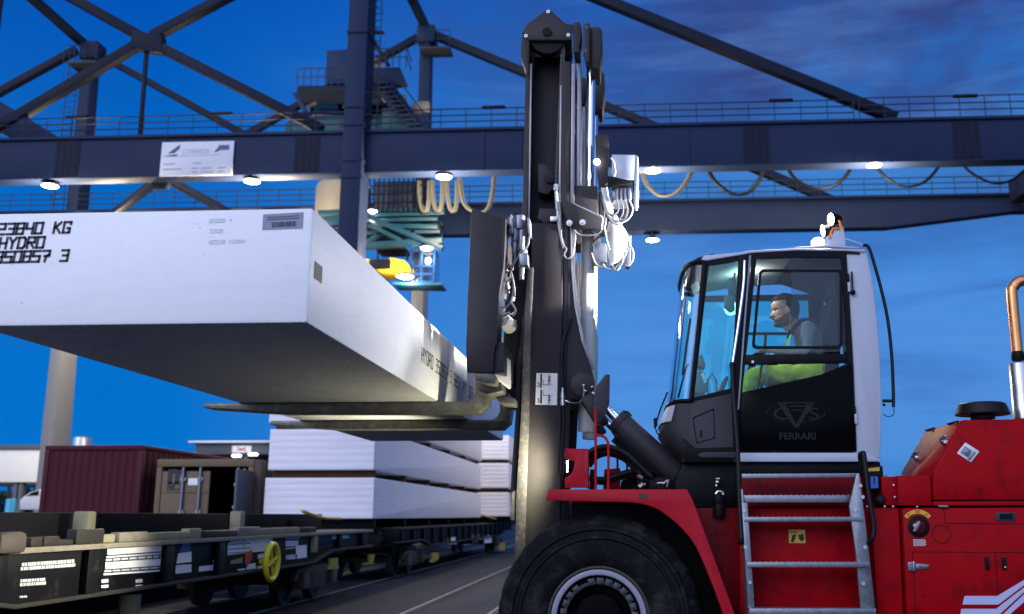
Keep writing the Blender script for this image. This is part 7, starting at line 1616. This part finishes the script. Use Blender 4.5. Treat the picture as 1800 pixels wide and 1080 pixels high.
hm = head_mb().mesh('head')
bm = bmesh.new(); bm.from_mesh(body); bm.from_mesh(hm)
# ears
for s_ in (-1, 1):
    m4 = Matrix.Translation(HC + Vector((0.055*hs, s_*0.335*hs, -0.05*hs))) @ Matrix.Diagonal((0.085*hs, 0.035*hs, 0.14*hs, 1)); bmesh.ops.create_uvsphere(bm, u_segments=12, v_segments=8, radius=1, matrix=m4)
bmesh.ops.recalc_face_normals(bm, faces=bm.faces)
tmpm = bpy.data.meshes.new('person_body'); bm.to_mesh(tmpm); bm.free()
tmp = bpy.data.objects.new('tmp', tmpm); COL.objects.link(tmp)
rmod = tmp.modifiers.new('r', 'REMESH'); rmod.mode = 'VOXEL'; rmod.voxel_size = 0.0055; rmod.use_smooth_shade = True
dg = bpy.context.evaluated_depsgraph_get(); bme = bpy.data.meshes.new_from_object(tmp.evaluated_get(dg)); bpy.data.objects.remove(tmp)
person = thing('person', 'man in grey sweater and yellow trousers sitting at the controls inside the white cab', 'person', tuple(J['pel']))
def padd(name, me, m, label=None, parent=person):
    o = bpy.data.objects.new(name, me); COL.objects.link(o); me.materials.clear(); me.materials.append(m); o.parent = parent
    if parent is person: o.location = -Vector(person.location)
    for p in me.polygons: p.use_smooth = True
    if label: o['label'] = label
    return o
pb = padd('body', bme, M['skin'])
# clothes over the same skeleton
V, E, RR = [], [], []
chain(['pel', 'spine', 'chest'], V, E, RR, [(.165, .125), (.165, .125), (.17, .13)])
V.append(J['chest'].lerp(J['neck'], 0.55)); RR.append((.105, .085)); E.append((2, 3)); V.append(J['chest'].lerp(J['neck'], 0.9)); RR.append((.07, .066)); E.append((3, 4))
for n_ in 'nf':
    a = J['sh'+n_]; b = J['el'+n_]; c = J['wr'+n_]
    chain([a, a.lerp(b, .5), b, b.lerp(c, .5), c.lerp(b, 0.04)], V, E, RR, [.078, .070, .060, .050, .042], 2)
folds = bpy.data.textures.new('cloth_folds', 'CLOUDS'); folds.noise_scale = 0.09; folds.noise_depth = 2
def crumple(o, st):
    d = o.modifiers.new('folds', 'DISPLACE'); d.texture = folds; d.strength = st; d.mid_level = 0.5; d.texture_coords = 'LOCAL'
crumple(padd('sweater', skin_mesh('sweater', V, E, RR, 0, 3), M['sweater']), 0.03)
V, E, RR = [], [], []
chain(['pel'], V, E, RR, [(.165, .13)])
for n_ in 'nf':
    a = J['hip'+n_]; b = J['kn'+n_]; c = J['an'+n_]
    chain([a, a.lerp(b, .5), b, b.lerp(c, .5), c], V, E, RR, [.115, .10, .083, .075, .068], 0)
crumple(padd('trousers', skin_mesh('trousers', V, E, RR, 0, 3), M['hivis']), 0.06)
# bib straps and front of the hi-vis dungarees
q = MB(); bib = [(1396, 596), (1388, 610), (1384, 640), (1392, 660)]
q.grid([[P(x-14, y, PY) + Vector((0, dy, 0)) for dy in (-.13, -.07, 0, .07, .13)] for x, y in ((1402, 590), (1397, 605), (1396, 625), (1400, 655))]); me = q.mesh('bib'); padd('bib', me, M['hivis'])
for s_ in (-1, 1):
    q = MB(); q.tube([P(1388, 592, PY)+Vector((0, s_*.10, 0)), P(1394, 577, PY)+Vector((0, s_*.11, .0)), P(1412, 566, PY)+Vector((0, s_*.11, .0)), P(1430, 575, PY)+Vector((0, s_*.10, 0))], 0.018, 8, 5); padd('brace_strap', q.mesh('strap'), M['black'])
for n_ in 'nf':
    q = MB(); a = J['an'+n_]; t_ = J['to'+n_]; q.tube([a+Vector((0.05, 0, -.02)), a+Vector((0, 0, -.02)), t_, t_+Vector((-.05, 0, -.01))], [.05, .055, .05, .03], 12, 4); padd('boot', q.mesh('boot'), M['black'])
# hair: shell over crown, back and sides, with short fringe
def shell(cond, push, name, m):
    q = head_mb(1.0, push=push); vv = q.v
    fs = []
    R0 = []
    for f in q.f:
        c = sum((q.v[i] for i in f), Vector())/len(f); l = (c-HC)/hs
        if cond(l): fs.append(f)
    used = sorted({i for f in fs for i in f}); mp_ = {i: k for k, i in enumerate(used)}
    z = MB(); rn = random.Random(4)
    z.v = [q.v[i] + Vector((rn.uniform(-1, 1), rn.uniform(-1, 1), rn.uniform(-1, 1)))*0.0025 for i in used]; z.f = [tuple(mp_[i] for i in f) for f in fs]; z.sm = [True]*len(z.f)
    me = z.mesh(name); o = padd(name, me, m, parent=pb); sd = o.modifiers.new('t', 'SOLIDIFY'); sd.thickness = 0.012; sd.offset = 0; ss_ = o.modifiers.new('s', 'SUBSURF'); ss_.levels = 1; ss_.render_levels = 1
    return o
def hairline(l):
    if l.z > 0.30: return True
    if l.x < -0.22: return l.z > 0.27
    if l.x < -0.04: return l.z > 0.27 - 0.0*(l.x)
    if l.x < 0.06: return l.z > 0.02 + 0.25*max(0, -l.x)/0.04 and l.z > -0.16
    return l.z > -0.30 + max(0, 0.16-l.x)*2.2
shell(hairline, 0.026, 'hair', M['hair'])
shell(lambda l: (l.x < 0.06 and l.z > -0.54 and l.z < -0.15 + 0.62*min(l.x, 0) and not (l.x < -0.30 and -0.345 < l.z < -0.285)) or (l.x < -0.27 and -0.245 < l.z < -0.20 and abs(l.y) < 0.16), 0.003, 'stubble', M['beard'])
for s_ in (-1, 1):
    q = MB(); c_ = HC + Vector((-0.375*hs, s_*0.13*hs, 0.06*hs)); q.tube([c_+Vector((0.035*hs, s_*.07*hs, 0.02*hs)), c_, c_+Vector((-0.01*hs, -s_*.05*hs, -0.01*hs))], 0.018*hs, 6, 3); padd('eyebrow', q.mesh('eyebrow'), M['hair'], parent=pb)
    q = MB(); q.sphere(HC + Vector((-0.345*hs, s_*0.125*hs, -0.005*hs)), 0.036*hs, 10, 8); padd('eye', q.mesh('eye'), M['monitor'], parent=pb)

q = MB(); q.tube([J['hipn'].lerp(J['knn'], 0.78) + Vector((0.118*0, 0.105*math.cos(a), 0.105*math.sin(a))) for a in [2*math.pi*i/20 for i in range(21)]], 0.012, 6); padd('reflective_tape', q.mesh('tape'), M['refl'])
